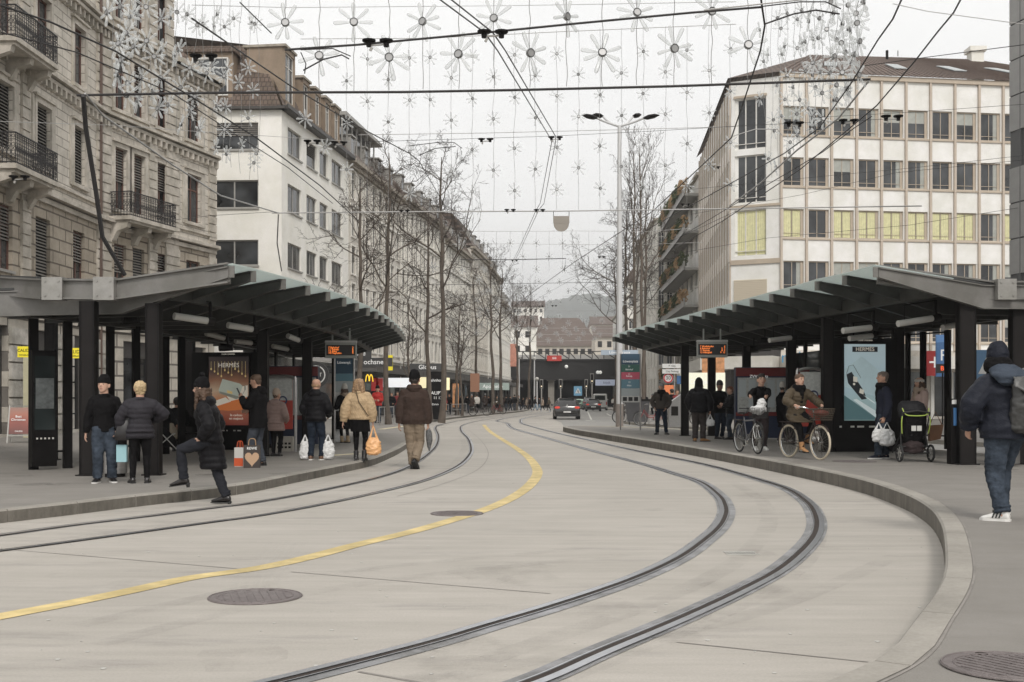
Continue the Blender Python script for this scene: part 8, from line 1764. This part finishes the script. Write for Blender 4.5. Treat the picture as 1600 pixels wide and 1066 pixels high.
for px,py,Z,w,h_,mm,t,sz,l in [(586,601,67,.42,.75,m_red,'',0,'red lit square sign right of the yellow arches'),(593,601,67,.40,.75,m_red,'',0,'tall red lit sign above the red jacketed person'),(560,552,66,1.5,.55,mat('dark_fascia',(.05,.05,.05),.6),'Bene',.42,'dark shop fascia with white letters by the nearest tree'),(586,566,66,2.0,.5,MATS['dark_fascia'],'ochsner',.40,'dark fascia with white shop lettering right of the nearest tree'),
        (609,567,68,.35,.9,m_sig_y,'',0,'small yellow hanging sign beside the second tree'),(620,598,68,2.2,.55,mat('lit_white',(.7,.72,.74),.5,emit=.5),'shop',.3,'white lit shop band between the second tree and the brown jacket'),(693,600,80,.85,.85,mat('lit_cream',(.8,.72,.45),.5,emit=.5),'',0,'small cream lit sign right of the tall info panel'),(659,598,74,.8,.7,MATS['lit_cream'],'',0,'cream lit sign left of the tall info panel'),
        (742,598,100,.8,1.6,mat('orange_banner',(.30,.15,.09),.6),'',0,'muted orange banner on the facade among the slender trees'),(770,604,112,3.2,.7,mat('green_fascia',(.30,.36,.33),.5,emit=.15),'Apotheke',.5,'green grey pharmacy fascia near the far left trees'),(668,574,78,2.4,.5,MATS['dark_fascia'],'Globus',.42,'dark fascia with letters above the tall info panel'),
        (1460,568,60,1.2,1.3,m_red,'+',1.2,'red sign with a white cross seen right of the right poster'),(1474,556,58,.75,2.1,mat('sign_blue_tall',(.06,.15,.32),.5,emit=.1),'P',.8,'tall blue sign with white symbol beside the red cross sign'),(1474,576,57,.7,.45,m_board,'BE',.32,'small dark board with red lit letters under the blue sign'),(1541,572,45,.95,1.25,mat('crossing_blue',(.10,.20,.33),.5),'',0,'blue pedestrian crossing sign left of the hooded man'),
        (1098,597,62,2.4,1.0,mat('shop_cream_lit',(.72,.72,.58),.5,emit=.35),'Confiserie',.36,'cream lit shop window sign between the first two right columns'),(1180,587,66,1.0,.5,MATS['shop_cream_lit'],'',0,'upper white lit strip left of the map cabinet'),(1180,595,66,1.0,.5,m_red,'',0,'red lit strip left of the map cabinet'),(903,611,183,1.3,1.5,mat('crossing_blue2',(.12,.28,.42),.5,emit=.15),'',0,'blue crossing sign on the crossing under the bridge')]:
    r = sign('shop_sign' if 'crossing' not in l else 'traffic_sign', l, at(px,py,Z), w, h_, mm, t, (mat('red_led',(1,.12,.03),.5,emit=1) if t == 'BE' else m_wl), sz or None)
    if 'crossing' in l: m = MB(); m.extr([(-w*.36,-.07,-h_*.25),(w*.36,-.07,-h_*.25),(0,-.07,h_*.32)],(0,-.01,0)); m.build('white_triangle', c_wht, r); m = MB(); m.bar((0,-.09,-h_*.15),(0,-.09,h_*.12),w*.08); m.bar((0,-.09,-h_*.02),(w*.13,-.09,-h_*.2),w*.05); m.build('walking_figure', m_blk, r)
    if Z < 70 and ('crossing' in l or 'blue sign' in l or 'cross sign' in l or 'white symbol' in l): m = MB(); m.tube([(0,.1,-h_/2),(0,.1,-(r.location.z)+.13)],.04,8); m.build('post', m_dark, r)
# warm shop interiors seen through the doors
for px,py,Z,w,h_,l in [(712,618,92,.5,1.9,'orange lit shop door behind the dark info panel'),(693,622,92,.5,2.0,'warm lit doorway right of the tall info panel'),(1125,580,64,.5,1.6,'warm vertical light in the shop between the right columns'),(1102,580,64,.35,1.4,'slim warm light by the cream shop sign')]:
    r = thing('lit_doorway', l, 'doorway', at(px,py,Z)); MB().box(-w/2,w/2,0,.1,-h_/2,h_/2).build('light_panel', mat('warm_light',(.42,.20,.09),.5,emit=.22,var=.6,vscale=3), r); MB().box(-w/2-.06,w/2+.06,.02,.12,h_/2,h_/2+.08).build('lintel', m_dark, r)
# sandwich board
g = gp(31,692,ZL); r = thing('sandwich_board', 'white framed sandwich board with a red poster at the far left', 'sandwich board', (g.x,g.y,ZL), R(14))
for s_,nm in ((-1,'front_panel'),(1,'back_panel')):
    m = MB()
    for sx in (-1,1): m.bar((sx*.30,s_*.28,0),(sx*.27,0,1.08),.035,.03)
    m.bar((-.27,0,1.07),(.27,0,1.07),.035,.03); m.bar((-.30,s_*.22,.22),(.30,s_*.22,.22),.03,.03); m.build(nm, m_lampw, r)
m = MB(); m.extr([(-.27,-.222,.26),(.27,-.222,.26),(.255,-.018,1.03),(-.255,-.018,1.03)],(0,.01,0)); m.build('poster', poster_bg('poster_red',[(0,(.14,.03,.02)),(.4,(.26,.05,.03)),(.7,(.38,.12,.07)),(1,(.30,.16,.12))],0,.6,2), r); t = text('lettering','Best\nChristmas',.095,m_wl,r,(-.02,-.115,.72),rot=(R(74),0,0)); text('lettering','CALIDA',.06,m_wl,r,(0,-.20,.34),rot=(R(74),0,0))
# traffic signals and lamps near the bridge
for px,py,Z,l in [(925,598,150,'traffic signal with a white backing beside the far cars'),(876,606,160,'pale traffic signal left of the underpass'),(916,606,165,'small traffic signal in the middle of the underpass mouth'),(846,606,165,'lit signal head over the crossing')]:
    r = thing('traffic_signal', l, 'traffic signal', (at(px,py,Z).x,Z,0)); zt_ = at(px,py,Z).z; MB().tube([(0,0,0),(0,0,zt_)],.09,8).build('post', m_frameg, r); MB().box(-.16,.16,-.1,.1,zt_,zt_+1.1).build('head', m_dark, r); MB().box(-.24,.24,.1,.13,zt_-.08,zt_+1.2).build('backing', m_frameg, r)
    m = MB(); m.disc((0,-.11,zt_+.2),(0,1,0),.09,.03,12); m.build('lens', mat('signal_light',(.9,.75,.5),.5,emit=.8), r)
for px,Z,top,l in [(811,152,560,'slim white mast at the left end of the bridge'),(835,160,562,'slim grey mast in front of the bridge, left of centre'),(839,150,594,'short lamp post with a round white lamp by the crossing')]:
    r = thing('lamp_post', l, 'lamp post', (at(px,620,Z).x,Z,ZL)); zt_ = at(px,top,Z).z-ZL; m = MB(); m.tube([(0,0,0),(0,0,zt_)],[.12,.08],8); m.build('post', m_pole, r, True)
    m = MB(); m.ball((0,0,zt_+.15),.25,10,8); m.build('lamp', m_lampw, r, True)
for px,py,l in [(885,573,'small round white lamp hanging in the dark bridge opening'),(934,582,'left lamp of the round pair under the right side of the bridge'),(938,582,'right lamp of the round pair under the right side of the bridge')]:
    r = thing('hanging_lamp', l, 'lamp', at(px,py,186)); MB().ball((0,0,0),.28,10,8).build('globe', mat('lamp_glow',(.7,.7,.66),.5,emit=.3), r, True); MB().bar((0,0,.2),(0,0,1.6),.04).build('cord', m_wire, r)
# balcony and dark blinds on the far left houses
# ---------------------------------------------------------------- haze over the whole street
m_hz = bpy.data.materials.new('haze_air'); m_hz.use_nodes = True; n_ = m_hz.node_tree.nodes; n_.remove(n_['Principled BSDF']); vp = n_.new('ShaderNodeVolumePrincipled'); vp.inputs['Color'].default_value = (.985,.99,.995,1); vp.inputs['Density'].default_value = .00046; vp.inputs['Anisotropy'].default_value = .2
m_hz.node_tree.links.new(vp.outputs[0], n_['Material Output'].inputs['Volume'])
hz = MB().box(-1900,1900,-60,2700,-2,260).build('haze', m_hz); hz['kind'] = 'stuff'

# ---------------------------------------------------------------- stains, tyre marks and patches on the road
def stain(name, rgb, amt, sc=2.2, st=(1,1,1)):
    m = bpy.data.materials.new(name); m.use_nodes = True; N = m.node_tree.nodes; L = m.node_tree.links; b = N['Principled BSDF']; b.inputs['Base Color'].default_value = (*rgb,1); b.inputs['Roughness'].default_value = .75
    tc = N.new('ShaderNodeTexCoord'); mp = N.new('ShaderNodeMapping'); mp.inputs['Scale'].default_value = st; L.new(tc.outputs['Object'], mp.inputs[0]); n = N.new('ShaderNodeTexNoise'); n.inputs['Scale'].default_value = sc; n.inputs['Detail'].default_value = 8; n.inputs['Roughness'].default_value = .75; L.new(mp.outputs[0], n.inputs['Vector'])
    mr = N.new('ShaderNodeMapRange'); mr.inputs[1].default_value = .42; mr.inputs[2].default_value = .72; mr.inputs[3].default_value = 0; mr.inputs[4].default_value = amt; L.new(n.outputs[0], mr.inputs[0])
    t = N.new('ShaderNodeBsdfTransparent'); x = N.new('ShaderNodeMixShader'); L.new(mr.outputs[0], x.inputs[0]); L.new(t.outputs[0], x.inputs[1]); L.new(b.outputs[0], x.inputs[2]); L.new(x.outputs[0], N['Material Output'].inputs[0]); return m
m_tm = stain('tyre_rubber', (.20,.19,.18), .16, 1.6, (1,1,1)); m_oil = stain('oil_stain', (.18,.165,.15), .14, 3.0); m_pale = stain('pale_scuff', (.62,.60,.56), .14, 4)
mb = MB(); z_ = .0075
for off_,path in ((.0,RA),(.55,RA),(-.5,RB),(.35,RC)): strip(mb, smooth_path(catmull(g2(path[1:13]),6),2), .42+off_, .62+off_, z_)
for a_,b_,c_ in (((120,980),(500,900),(900,860)),((150,1010),(560,915),(980,868)),((700,1060),(1180,960),(1400,870))):
    P_ = catmull(g2([a_,b_,c_]),10); strip(mb, P_, -.09, .09, z_+.002); 
tag(mb.build('tyre_marks', m_tm), kind='structure')
mb = MB(); random.seed(9)
for k in range(26):
    c = gp(random.uniform(80,1380), 690+random.random()**1.4*360); r0 = random.uniform(.12,.5); n_ = 12; zz = .0105+k*.0002
    mb.add([(c.x+math.cos(2*PI*i/n_)*r0*random.uniform(.7,1.2), c.y+math.sin(2*PI*i/n_)*r0*random.uniform(.9,1.6), zz) for i in range(n_)], [tuple(range(n_))])
tag(mb.build('road_stains', m_oil), kind='structure')
mb = MB(); P_ = catmull(g2([(395,935),(405,900),(430,872),(450,850)]),6)
for d_ in (-.16,-.08,0,.08,.16): strip(mb, P_, d_-.03, d_+.03, .0165)
tag(mb.build('pale_scuff_marks', m_pale), kind='structure')
m_plst = stain('platform_stain', (.10,.09,.085), .35, 2.5); mb = MB()
for k in range(40):
    c = gp(*((random.uniform(0,560), random.uniform(745,800)) if k%3 == 0 else (random.uniform(1120,1590), random.uniform(715,1040))), ZR if k%3 else ZL); r0 = random.uniform(.08,.4); zz = c.z+.0085+k*.0002
    if k%3 == 0: c = gp(random.uniform(20,480), random.uniform(722,760), ZL); zz = ZL+.0085+k*.0002
    else:
        c = gp(random.uniform(1180,1590), random.uniform(712,735) if k%2 else random.uniform(760,1040), ZR)
        if k%2 == 0 and c.x < 3.6+max(0,(c.y-7)*.32): continue
    mb.add([(c.x+math.cos(2*PI*i/12)*r0*random.uniform(.7,1.2), c.y+math.sin(2*PI*i/12)*r0*random.uniform(.9,1.6), zz) for i in range(12)], [tuple(range(12))])
tag(mb.build('pavement_stains', m_plst), kind='structure')

# dark timetable case between the two posts at the left end, hedged and dusty things near the stops
r = thing('timetable_case', 'black framed timetable case with dark glass at the left end of the left stop', 'display case', (-8.42,20.75,ZL), R(41)); MB().box(-.22,.22,.0,.12,.06,2.15).build('case', m_dark, r); MB().box(-.18,.18,-.012,-.002,.72,2.05).build('glass', m_carglass, r); MB().box(-.16,.16,-.02,-.013,1.1,1.65).build('timetable', mat('dim_print',(.10,.11,.11),.4,var=.5,vscale=12), r)
for k in range(5): MB().box(-.15+k*.07,-.12+k*.07,-.02,-.012,.55,.58).build('case_label', m_white, r)
